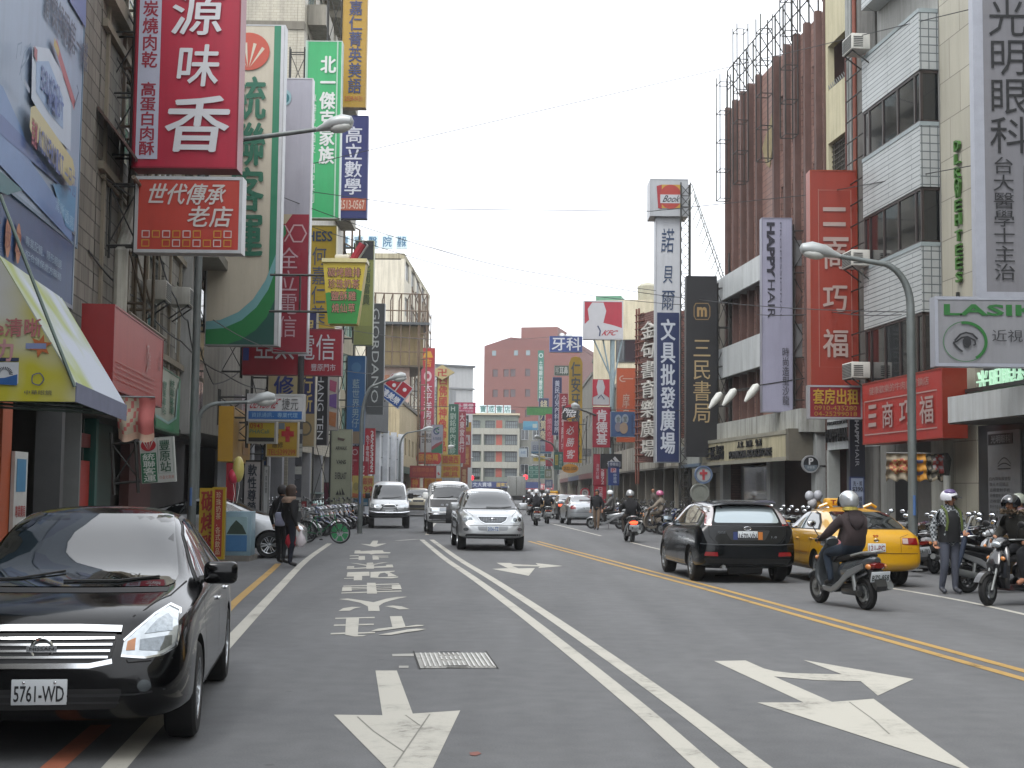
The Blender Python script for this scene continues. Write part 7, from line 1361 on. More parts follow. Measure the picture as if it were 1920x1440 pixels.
p = G(783, 968); c = Car('off_roader', 'gold off-roader following behind the white and grey van', p-Vector((cos(hd), sin(hd), 0))*1.5, hd, [(a, b+.05, q, z+.08, d, e, g) for a, b, q, z, d, e, g in [(-2.2, .45, .85, .95, .66, .60, .5), (-2.1, .36, 1.0, 1.3, .82, .78, .58), (-1.2, .30, 1.05, 1.67, .88, .87, .64), (.3, .28, 1.03, 1.65, .89, .88, .66), (.75, .28, 1.03, 1.45, .89, .88, .68), (1.15, .28, 1.02, 1.13, .89, .87, .76), (2.0, .32, .95, 1.03, .87, .84, .72), (2.2, .35, .7, .8, .8, .74, .6)]], (1.35, -1.3), .36, 1.5, carpaint('a09880', .4, .3), tw=.23, low=(.62, carpaint('55503f', .3)))
van_front(c, (1.16, 1.6), [(-.34, .98), (.34, .98), (.3, .86), (-.3, .86)], [(.42, .84), (.42, .97), (.72, .97), (.72, .84)], low_z=.68); c.mirror(.9, 1.15, .9, BLKPL)
sedan('parked_car', 'pale green car behind the parked bicycles and price banner', (-9.0, 66, 0), atan2(1, .3), '6f8f88', .3)
sedan('car', 'silver saloon partly hidden behind the walking man in a dark jacket', G(1090, 984)+Vector((0, 1.2, 0)), hr, 'a5a9ad', .6, plate='3A-7715')
sedan('car', 'dark saloon with its left turn light on, next ahead of the silver saloon', G(1068, 974)+Vector((-.1, 1.0, 0)), hr, '202326', .4, plate='U8-2210', brake=True)
t = sedan('taxi', 'distant yellow taxi with a roof sign beside the dark saloon', G(1040, 971)+Vector((0, 3.5, 0)), hr, 'c08a10', 0, plate='7V-203'); t.t['category'] = 'taxi'; mb = MB(); mb.rbox(-.12, .12, -.3, .3, 1.45, 1.6, M('c9a030', .4), .04); mb.build('roof_sign', t.t)
sedan('car', 'farthest dark red car beyond the yellow taxi', G(1032, 960)+Vector((0, 2, 0)), hr, '4a2c30', .3)
sedan('car', 'dark car far ahead near the traffic light on the right', G(1003, 947), hr, '33363a', .3)
c = sedan('parked_car', 'silver car nosing out of the alley behind the two women', G(493, 1047)+Vector((-1.22, .75, 0)), radians(4), 'a7aaac', .5, H=1.42)
# box truck
p = G(968, 947); t = thing('box_truck', 'small grey box truck far ahead in the middle of the road', 'truck', p, 0); mb = MB(); mb.rbox(-1.0, 1.0, 0, 4, 1.0, 3.1, M('8d8f8c', .5, 0, .08, 1, streak=.2), .04); mb.build('cargo_box', t); mb = MB(); mb.box(-.02, .02, -.02, .0, 1.1, 3.0, SEAM); mb.build('door_seam', t); mb = MB(); mb.rbox(-.85, .85, 4.1, 5.5, .5, 2.3, M('4a5c74', .4), .1); mb.build('cab', t); mb = MB(); mb.box(-.9, .9, .05, 5.2, .6, .98, BLKPL); mb.build('chassis', t)
for x in (-.8, .8):
    for y in (.9, 4.6): mb = MB(); mb.lathe([(0, -.12), (.36, -.12), (.4, -.06), (.4, .06), (.36, .12), (0, .12)], RUBBER, 20, 'X', (x, y, .4)); mb.build('wheel', t)
for x in (-.85, .85): mb = MB(); mb.box(x-.1, x+.1, -.03, .03, .75, .9, REDL); mb.build('taillight', t)
# --- black hatchback driving away
A, B = G(1264, 1072), G(1310, 1085); hd = heading(A, B)
hd = radians(94.5); f = Vector((cos(hd), sin(hd), 0)); l = Vector((-f.y, f.x, 0)); TR = 1.54; Cc = (G(1310, 1086)+G(1456, 1092))/2; Cc.z = 0
st = [(-2.17, .46, .60, .66, .68, .66, .56), (-2.13, .36, .78, .88, .83, .78, .66), (-2.07, .30, .97, 1.08, .88, .84, .69), (-1.95, .27, 1.02, 1.29, .90, .865, .64), (-1.76, .25, 1.03, 1.45, .91, .875, .61), (-1.25, .22, 1.01, 1.475, .915, .885, .60), (-.5, .20, .99, 1.505, .915, .89, .60), (.15, .20, .97, 1.48, .915, .89, .61), (.6, .20, .96, 1.30, .915, .885, .64), (1.05, .20, .94, 1.06, .915, .87, .70), (1.6, .22, .86, .95, .90, .84, .66), (2.0, .24, .70, .80, .84, .76, .56), (2.15, .32, .5, .58, .66, .6, .46)]
c = Car('hatchback', 'black hatchback with a rear spoiler driving away beside the yellow taxi', Cc+f*1.32, hd, st, (1.32, -1.32), .32, TR, carpaint('04070a', 0, .15, .3, .25), tw=.22, spokes=5)
c.decal('rear_window', 'R', rnd([(-.61, 1.09), (.61, 1.09), (.50, 1.39), (-.50, 1.39)], .06), MIRG, .004, .05)
mb = MB(); mb.prism([(-1.93, 1.43), (-1.91, 1.46), (-1.66, 1.503), (-1.5, 1.50), (-1.66, 1.46)], -.58, .58, c.paint); mb.v = [(v[0], v[1], v[2]) for v in mb.v]; mb.build('spoiler', c.t)
c.decal('taillight', 'R', rnd([(.65, 1.07), (.755, 1.07), (.655, 1.37), (.545, 1.39)], .02), M('a9a3a4', .1, .1, .05, coat=1), .01, .04, mir=True); c.line('taillight_trim', 'R', [(.65, 1.055), (.765, 1.06)], .035, REDL, .012, mir=True); c.line('taillight_trim', 'R', [(.752, 1.07), (.662, 1.35)], .02, REDL, .013, mir=True)
c.line('hatch_seam', 'R', [(-.70, 1.03), (.70, 1.03)], .012, M('2c2e30', .3), .006); c.line('hatch_seam', 'R', [(.60, .72), (.70, .86), (.71, 1.02)], .01, SEAM, .003, mir=True)
c.line('bumper_seam', 'R', [(-.86, .715), (-.55, .70), (.55, .70), (.86, .715)], .016, M('3a3d40', .3), .008); c.decal('plate_recess', 'R', rnd([(-.42, .96), (.42, .96), (.32, .78), (-.32, .78)], .03), M('0a0b0c', .4), .004, .06)
c.decal('reflector', 'R', rnd([(.55, .49), (.80, .50), (.78, .57), (.56, .565)], .015), REDL, .008, .05, mir=True); c.decal('lower_bumper', 'R', [(-.8, .45), (.8, .45), (.74, .36), (-.74, .36)], M('161717', .6), .005, .08)
c.plate('R', 0, .86, '1670-VN', w=.36, h=.165); p, n = c.hit('R', 0, .86); mb = MB(); mb.box(p.x-.02, p.x-.012, -.27, -.19, .79, .93, M('b8702c', .5)); mb.build('plate_sticker', c.t); mb = MB(); mb.box(p.x-.02, p.x-.012, .19, .27, .79, .93, M('2c3a6a', .5)); mb.build('plate_sticker', c.t)
c.emblem('R', 0, .99, lambda mb: (ring(mb, .032, .006, CHROME, sx=2.0), put_text(mb, 'Ford', -.045, .045, -.018, .018, -.01, CHROME, .0)))
c.emblem('R', .48, .92, lambda mb: put_text(mb, 'FOCUS', -.07, .07, -.02, .02, -.008, M('8c9094', .3, .8), .01)); c.emblem('R', -.48, .84, lambda mb: put_text(mb, '1.8', -.05, .05, -.018, .018, -.008, M('8c9094', .3, .8), .01))
mb = MB(); p, n = c.hit('R', -.1, 1.1); mb.rbox(-.02, .02, -.36, .12, -.025, .03, BLKPL, .015, None, (p.x-.025, -.1, 1.105)); mb.build('wiper', c.t)
c.decal('window_frame', 'L', [(.9, 1.02), (-1.75, 1.07), (-1.55, 1.3), (-1.1, 1.4), (-.4, 1.425), (.1, 1.39), (.4, 1.28)], BLKPL, .003, mir=True); c.decal('side_window', 'L', [(.8, 1.04), (-.22, 1.05), (-.2, 1.405), (.1, 1.37), (.4, 1.26)], GLS, .007, mir=True); c.decal('side_window', 'L', [(-.28, 1.05), (-1.15, 1.06), (-1.1, 1.36), (-.3, 1.405)], GLS, .007, mir=True); c.decal('side_window', 'L', [(-1.22, 1.07), (-1.65, 1.085), (-1.5, 1.27), (-1.18, 1.35)], GLS, .007, mir=True)
for P in ([(.85, 1.0), (.9, .7), (.85, .3)], [(-.25, 1.0), (-.25, .32)], [(-1.15, 1.03), (-1.05, .8), (-.9, .5)]): c.line('door_seam', 'L', P, .009, SEAM, .002, mir=True)
c.handle(-.1, .88, c.paint); c.handle(-1.0, .90, c.paint); c.mirror(.72, 1.06, .9)
mb = MB(); mb.tube([(-2.18, .45, .3), (-1.8, .45, .3)], .035, STEEL, 8); mb.tube([(-1.9, -.3, .27), (-1.9, .3, .27)], .12, BLKPL, 8); mb.build('exhaust', c.t)
# --- yellow taxi
hd = radians(94); f = Vector((cos(hd), sin(hd), 0)); l = Vector((-f.y, f.x, 0)); RR = G(1690, 1096); TR = 1.44
st = [(-2.16, .42, .62, .70, .68, .66, .58), (-2.13, .34, .78, .86, .80, .77, .66), (-2.03, .28, .90, .99, .83, .80, .68), (-1.78, .25, .925, 1.05, .84, .81, .65), (-1.42, .24, .93, 1.24, .845, .82, .60), (-.98, .22, .93, 1.37, .845, .825, .57), (-.4, .21, .92, 1.40, .845, .83, .57), (.1, .21, .91, 1.375, .845, .83, .58), (.55, .21, .90, 1.18, .845, .825, .62), (.95, .22, .89, .995, .84, .81, .68), (1.5, .23, .82, .90, .83, .79, .64), (1.95, .26, .68, .77, .78, .72, .56), (2.12, .34, .52, .58, .6, .56, .45)]
TC = RR+f*1.22+l*(TR/2+.05)
c = Car('taxi', 'yellow taxi with roof light partly hidden by the rider in a brown hoodie', TC, hd, st, (1.27, -1.22), .30, TR, carpaint('c4920c', 0, .3), cat='taxi', tw=.18, spokes=8)
c.decal('rear_window', 'R', rnd([(-.63, 1.03), (.63, 1.03), (.52, 1.31), (-.52, 1.31)], .06), GLS, .004, .05); c.line('rear_window_trim', 'R', [(-.65, 1.02), (.65, 1.02)], .015, RUBB)
c.decal('taillight', 'R', rnd([(.46, .76), (.75, .75), (.74, .87), (.47, .87)], .02), REDL, .008, .04, mir=True); c.decal('reversing_lamp', 'R', [(.47, .77), (.57, .77), (.57, .86), (.47, .86)], M('b09a94', .15, 0, .1, coat=1), .012, .04, mir=True)
c.line('boot_seam', 'R', [(.44, .62), (.44, .88), (.60, .93)], .008, M('6a4406', .6), .004, mir=True); c.line('bumper_seam', 'R', [(-.8, .60), (.8, .60)], .012, M('5a3a06', .6), .004)
c.plate('R', .0, .70, '121-PC', col='7a1c22'); c.emblem('R', .0, .83, lambda mb: (ring(mb, .028, .005, CHROME), mb.box(-.05, .05, -.008, .002, -.007, .007, CHROME))); c.emblem('R', 0, .90, lambda mb: put_text(mb, '99', -.05, .05, -.025, .025, -.006, M('a83a1c', .5), .03)); c.emblem('R', .0, .48, lambda mb: mb.lathe([(0, -.015), (.018, -.012), (.022, 0)], STEEL, 12, 'Y')); c.emblem('R', -.6, .70, lambda mb: put_text(mb, 'GA', -.04, .04, -.015, .015, -.006, M('8a6a2c', .4), .0))
c.decal('window_frame', 'L', [(.78, .965), (-1.36, .985), (-1.2, 1.12), (-.85, 1.27), (-.4, 1.32), (.05, 1.30), (.35, 1.19)], RUBB, .003, mir=True); c.decal('side_window', 'L', [(.7, .985), (-.24, .985), (-.22, 1.295), (.05, 1.275), (.33, 1.175)], GLS, .007, mir=True); c.decal('side_window', 'L', [(-.3, .985), (-1.22, 1.0), (-1.1, 1.11), (-.82, 1.24), (-.3, 1.295)], GLS, .007, mir=True)
for P in ([(.8, .95), (.88, .7), (.85, .3)], [(-.27, .95), (-.27, .3)], [(-1.1, .96), (-1.0, .75), (-.85, .5)], [(.85, .3), (-.85, .3)]): c.line('door_seam', 'L', P, .009, M('5a3a06', .6), .002, mir=True)
c.line('side_moulding', 'L', [(1.8, .56), (1.68, .56)], .03, c.paint, .012, mir=True); c.line('side_moulding', 'L', [(.85, .56), (-.85, .56)], .035, carpaint('a06c08'), .012, mir=True)
c.decal('door_mark', 'L', [(.35, .60), (.37, .60), (.37, .80), (.35, .80)], M('a03a1c', .5), .004, mir=True); c.handle(-.1, .80, c.paint); c.handle(-1.0, .82, c.paint); c.mirror(.62, .99, .9)
mb = MB(); mb.rbox(-.12, .12, -.28, .28, 1.41, 1.55, M('c9982a', .4), .04); mb.build('roof_sign', c.t); mb = MB(); put_text(mb, 'TAXI', -.2, .2, 1.44, 1.52, 0, M('7a2a14', .5), .02); mb.v = [(-.126, -v[0], v[2]) for v in mb.v]; mb.build('lettering', c.t, ang=0)
for sg in (-.42, .42): mb = MB(); mb.tube([(-.6, sg-.1, 1.39), (-.62, sg, 1.45), (-.6, sg+.14, 1.39)], .03, carpaint('c4920c'), 8); mb.build('roof_bracket', c.t)
mb = MB(); mb.tube([(-1.5, -.3, .28), (-1.5, .3, .28)], .13, BLKPL, 10); mb.tube([(-2.1, .4, .28), (-1.4, .4, .28)], .03, RUST, 8); mb.build('exhaust', c.t)
# ================================================================ scooters, bicycles, people
def loft(mb, secs, mat, n=14, pw=2.4, cap=True):   # secs: (centre, half axis a, half axis b); super-ellipse rings
    vs = []; K = len(secs)
    for c, a, b in secs:
        c, a, b = Vector(c), Vector(a), Vector(b)
        for i in range(n):
            t = 2*pi*i/n; x, y = cos(t), sin(t); vs.append(c+a*(abs(x)**(2/pw)*(1 if x > 0 else -1))+b*(abs(y)**(2/pw)*(1 if y > 0 else -1)))
    fs = [(i*n+k, i*n+(k+1) % n, (i+1)*n+(k+1) % n, (i+1)*n+k) for i in range(K-1) for k in range(n)]
    if cap: fs += [tuple(range(n))[::-1], tuple((K-1)*n+k for k in range(n))]
    return mb.add(vs, fs, mat)
X_, Y_, Z_ = Vector((1, 0, 0)), Vector((0, 1, 0)), Vector((0, 0, 1))
def small_wheel(R, w, mat, disc=True):
    t = MB(); t.lathe([(R*.62, -w*.4), (R*.86, -w*.5), (R*.97, -w*.3), (R, 0), (R*.97, w*.3), (R*.86, w*.5), (R*.62, w*.4)], RUBBER, 28, 'Y'); tm = t.mesh('tyre')
    r = MB(); r.lathe([(R*.63, -w*.42), (R*.63, w*.42), (R*.55, w*.36), (R*.55, -w*.36), (R*.63, -w*.42)], mat, 24, 'Y')
    for i in range(5): a = 2*pi*i/5; r.tube([(R*.1*cos(a), 0, R*.1*sin(a)), (R*.58*cos(a+.2), 0, R*.58*sin(a+.2))], w*.16, mat, 6)
    r.lathe([(0, -w*.5), (R*.14, -w*.5), (R*.14, w*.5), (0, w*.5)], mat, 14, 'Y')
    if disc: r.lathe([(R*.3, w*.52), (R*.5, w*.52), (R*.5, w*.56), (R*.3, w*.56), (R*.3, w*.52)], STEEL, 18, 'Y')
    return tm, r.mesh('rim')
SW = small_wheel(.235, .11, M('6c6e70', .35, .7, .1))
MIRR = M('e6eaee', .04, 1, 0)
def scooter(label, loc, rz, c1, c2=None, group=None, txt='', lit=False, steer=0, lean=0, name='scooter', accent='9a9c9e', stand=True):
    t = thing(name, label, 'scooter', loc, rz, group)
    if lean: t.rotation_euler = (radians(lean), 0, rz)
    P1 = carpaint(c1, .3 if c1 in ('8d9092', '5a5e62') else 0, .25); P2 = carpaint(c2 or '17181a', 0, .4, .5)
    tm, rm = SW
    for x, s in ((.66, steer), (-.60, 0)):
        w = thing('wheel', '', '', (x, 0, .235), s, None); del w['label']; del w['category']; w.parent = t; link('tyre', tm, w); link('rim', rm, w)
    mb = MB()   # rear body with side cowls
    loft(mb, [((-.02, 0, .50), Y_*.10, Z_*.10), ((-.12, 0, .52), Y_*.15, Z_*.15), ((-.35, 0, .56), Y_*.165, Z_*.15), ((-.62, 0, .64), Y_*.15, Z_*.11), ((-.85, 0, .70), Y_*.11, Z_*.07), ((-.93, 0, .72), Y_*.05, Z_*.03)], P1); mb.build('body', t)
    mb = MB()   # silver swooping side panel
    for s in (1, -1): loft(mb, [((.30, s*.15, .27), Y_*.02, Z_*.035), ((.05, s*.17, .25), Y_*.022, Z_*.045), ((-.15, s*.175, .33), Y_*.022, Z_*.06), ((-.4, s*.17, .50), Y_*.02, Z_*.06), ((-.75, s*.14, .63), Y_*.02, Z_*.04)], M(accent, .3, .6, .05), 8)
    mb.build('side_panel', t)
    mb = MB(); loft(mb, [((.06, 0, .66), Y_*.11, Z_*.02), ((-.05, 0, .70), Y_*.13, Z_*.05), ((-.3, 0, .725), Y_*.15, Z_*.055), ((-.45, 0, .755), Y_*.145, Z_*.05), ((-.7, 0, .785), Y_*.13, Z_*.045), ((-.82, 0, .78), Y_*.08, Z_*.02)], M('121213', .55, 0, .1, 6)); mb.build('seat', t)
    mb = MB(); mb.rbox(-.05, .36, -.17, .17, .22, .30, P2, .03); mb.build('floorboard', t)
    mb = MB()   # leg shield
    loft(mb, [((.36, 0, .26), Y_*.16, X_*.05), ((.43, 0, .42), Y_*.21, X_*.06), ((.40, 0, .62), Y_*.20, X_*.055), ((.34, 0, .80), Y_*.15, X_*.06), ((.31, 0, .90), Y_*.09, X_*.05)], P1); mb.build('leg_shield', t)
    mb = MB(); loft(mb, [((.50, 0, .50), Y_*.12, X_*.03), ((.52, 0, .62), Y_*.13, X_*.05), ((.46, 0, .76), Y_*.10, X_*.05), ((.40, 0, .84), Y_*.05, X_*.03)], P1); mb.build('front_cowl', t)
    mb = MB()   # front mudguard
    V = []; n = 9
    for i in range(n):
        a = radians(25+130*i/(n-1))
        for y, r in ((-.075, .25), (-.05, .285), (.05, .285), (.075, .25)): V.append((.66+r*cos(a), y, .235+r*sin(a)))
    mb.add(V, [(4*i+k, 4*i+k+1, 4*i+k+5, 4*i+k+4) for i in range(n-1) for k in range(3)], P1); mb.build('mudguard', t)
    mb = MB(); [mb.tube([(.66, s*.075, .235), (.50, s*.06, .62)], .02, STEEL, 8) for s in (1, -1)]; mb.build('fork', t)
    mb = MB(); loft(mb, [((.24, 0, .93), Y_*.10, Z_*.05), ((.32, 0, .95), Y_*.13, Z_*.07), ((.42, 0, .93), Y_*.11, Z_*.06), ((.47, 0, .90), Y_*.07, Z_*.03)], P1); mb.build('headset', t)
    mb = MB(); mb.sph((.45, 0, .905), (.05, .085, .05), LAMPG); mb.build('headlight', t)
    mb = MB(); mb.tube([(.14, -.33, .97), (.24, -.24, .985), (.30, 0, .97), (.24, .24, .985), (.14, .33, .97)], .013, STEEL, 8); [mb.tube([(.22, s*.25, .985), (.13, s*.345, .968)], .02, BLKPL, 8) for s in (1, -1)]; [mb.tube([(.27, s*.22, .99), (.22, s*.36, .99)], .007, STEEL, 5) for s in (1, -1)]; mb.build('handlebar', t)
    for s in (1, -1):
        mb = MB(); mb.tube([(.26, s*.2, .99), (.30, s*.26, 1.12), (.29, s*.3, 1.18)], .008, BLKPL, 6); mb.sph((.28, s*.32, 1.21), (.025, .075, .05), BLKPL, 14, 8); o = mb.build('mirror', t); g = MB(); g.sph((.268, s*.32, 1.21), (.018, .068, .044), MIRR, 14, 8); g.build('mirror_glass', o)
    mb = MB(); loft(mb, [((-.86, 0, .63), Y_*.13, Z_*.05), ((-.93, 0, .64), Y_*.12, Z_*.05), ((-.97, 0, .645), Y_*.08, Z_*.035)], emit('ff3a20', 3) if lit else M('6c1a14', .15, 0, .2, 9, coat=1)); mb.build('taillight', t)
    for s in (1, -1):
        mb = MB(); mb.sph((-.88, s*.125, .63), (.06, .035, .04), AMBER); mb.build('turn_signal', t)
        mb = MB(); mb.sph((.47, s*.12, .70), (.03, .05, .035), AMBER); mb.build('turn_signal', t)
    mb = MB(); mb.tube([(-.5, .16, .77), (-.75, .15, .82), (-.93, .09, .84), (-.95, 0, .845), (-.93, -.09, .84), (-.75, -.15, .82), (-.5, -.16, .77)], .015, ALU, 8); mb.build('grab_rail', t)
    mb = MB(); V = []; n = 7
    mb.prism([(-.80, .60), (-.92, .58), (-1.02, .36), (-.98, .30), (-.84, .44)], -.085, .085, P2, axes='XZ'); mb.build('rear_mudguard', t)
    R = Matrix.Rotation(-pi/2, 3, 'Z') @ Matrix.Rotation(radians(18), 3, 'X'); o = Vector((-.985, 0, .49))
    mb = MB(); mb.rbox(-.15, .15, 0, .01, -.075, .075, PLATE, .004, R, o); pl_ = mb.build('licence_plate', t)
    if txt: q = MB(); put_text(q, txt, -.135, .135, -.055, .03, -.006, M('1c2a24', .5), .012); q.v = [tuple(R @ Vector(v)+o) for v in q.v]; q.build('lettering', pl_, ang=0)
    mb = MB(); mb.rbox(-.62, -.15, .02, .15, .2, .36, P2, .04); mb.tube([(-.62, .12, .24), (-.5, .1, .26), (-.2, .08, .3)], .05, IRON, 8); mb.build('engine', t)
    mb = MB(); mb.tube([(-.1, -.12, .24), (-.35, -.15, .24), (-.45, -.16, .27), (-.95, -.17, .36)], [.02, .03, .055, .06], STEEL, 12); mb.build('exhaust', t)
    if stand: mb = MB(); mb.tube([(-.1, .14, .22), (-.16, .28, .01)], .012, IRON, 6); mb.build('kick_stand', t)
    mb = MB(); mb.tube([(-.55, .14, .28), (-.5, .14, .55)], .03, STEEL, 8); mb.tube([(-.55, -.14, .28), (-.5, -.14, .55)], .03, STEEL, 8); mb.build('shock_absorber', t)
    return t
def cyc(label, loc, rz, col, group, cover=None, basket=False, lean=8):
    t = thing('bicycle', label, 'bicycle', loc, rz, group); t.rotation_euler = (radians(lean), 0, rz); R = .33; pm = carpaint(col, 0, .3)
    for x in (.52, -.52):
        w = thing('wheel', '', '', (x, 0, R)); del w['label']; del w['category']; w.parent = t
        mb = MB(); ring(mb, R-.02, .02, RUBBER, 32); mb.build('tyre', w); mb = MB(); ring(mb, R-.045, .011, M('55585b', .4, .5), 32)
        for i in range(18): a = 2*pi*i/18; mb.tube([(.02*cos(a+1), .03*(-1)**i, .02*sin(a+1)), ((R-.04)*cos(a), 0, (R-.04)*sin(a))], .0022, ALU, 3, cap=False)
        mb.cyl((0, -.05, 0), (0, .05, 0), .022, STEEL, 10)
        if cover and x > 0: 
            for k in range(6): 
                q = [radians(60*k+6+48*j/6) for j in range(7)]; mb.add([(r_*cos(a), -.012, r_*sin(a)) for r_ in (.1, .26) for a in q], [(j, j+1, j+8, j+7) for j in range(6)], M(cover, .4))
        mb.build('rim', w)
    mb = MB(); bb = (-.1, 0, .28); hd_ = (.36, 0, .86); st_ = (-.24, 0, .78); rw = (-.52, 0, R)
    for a, b, r in ((hd_, (.40, 0, .72), .02), ((.40, 0, .74), bb, .018), (hd_, st_, .016), (st_, bb, .016)): mb.tube([a, b], r, pm, 8)
    for s in (1, -1): mb.tube([bb, (-.52, s*.06, R)], .01, pm, 6); mb.tube([st_, (-.52, s*.06, R)], .009, pm, 6); mb.tube([(.41, s*.03, .70), (.52, s*.06, R)], .013, pm, 6)
    mb.build('frame', t)
    mb = MB(); mb.tube([(.36, 0, .86), (.35, 0, .98)], .014, STEEL, 6); mb.tube([(.22, -.28, .98), (.34, -.16, 1.0), (.36, 0, .99), (.34, .16, 1.0), (.22, .28, .98)], .011, STEEL, 8); [mb.tube([(.24, s*.27, .982), (.14, s*.3, .97)], .016, BLKPL, 6) for s in (1, -1)]; mb.build('handlebar', t)
    mb = MB(); loft(mb, [((-.10, 0, .86), Y_*.025, Z_*.02), ((-.22, 0, .87), Y_*.05, Z_*.03), ((-.34, 0, .88), Y_*.10, Z_*.035), ((-.40, 0, .88), Y_*.06, Z_*.02)], BLKPL, 10); mb.tube([(-.24, 0, .76), (-.25, 0, .86)], .012, STEEL, 6); mb.build('saddle', t)
    mb = MB(); mb.lathe([(.05, -.06), (.09, -.06), (.09, -.05), (.05, -.05), (.05, -.06)], STEEL, 18, 'Y', (-.1, 0, .28)); mb.tube([(-.1, -.07, .28), (-.02, -.08, .14)], .009, STEEL, 5); mb.tube([(-.1, .07, .28), (-.18, .08, .42)], .009, STEEL, 5); mb.rbox(-.07, .03, -.16, -.08, .12, .145, BLKPL, .008); mb.rbox(-.23, -.13, .08, .16, .41, .435, BLKPL, .008); mb.build('pedal_crank', t)
    mb = MB()
    for x, q0, q1 in ((-.52, 20, 170), (.52, 30, 130)):
        V = []; n = 10
        for i in range(n+1):
            a = radians(q0+(q1-q0)*i/n)
            for y in (-.028, .028): V.append((x+(R+.03)*cos(a), y, R+(R+.03)*sin(a)))
        mb.add(V, [(2*i, 2*i+1, 2*i+3, 2*i+2) for i in range(n)], M(random.choice(['8a8c8e', '2a2b2e', '1c1d20']), .3, .5))
    mb.build('mudguard', t)
    if basket:
        mb = MB()
        for z in (.72, .79, .86, .93): k = .11+.03*(z-.72)/.2; mb.tube([(.5-k, -k-.03, z), (.5+k, -k-.03, z), (.5+k, k+.03, z), (.5-k, k+.03, z)], .005, STEEL, 4, closed=True)
        for i in range(8): a = i/7*.24-.12; mb.tube([(.38, a, .72), (.37, a, .93)], .004, STEEL, 4); mb.tube([(.62, a, .72), (.63, a, .93)], .004, STEEL, 4)
        mb.build('basket', t)
    else: mb = MB(); mb.tube([(-.62, .04, .70), (-.3, .04, .72), (-.3, -.04, .72), (-.62, -.04, .70)], .008, STEEL, 5, closed=True); mb.tube([(-.6, 0, .7), (-.52, .05, R)], .006, STEEL, 4); mb.build('carrier', t)
    return t
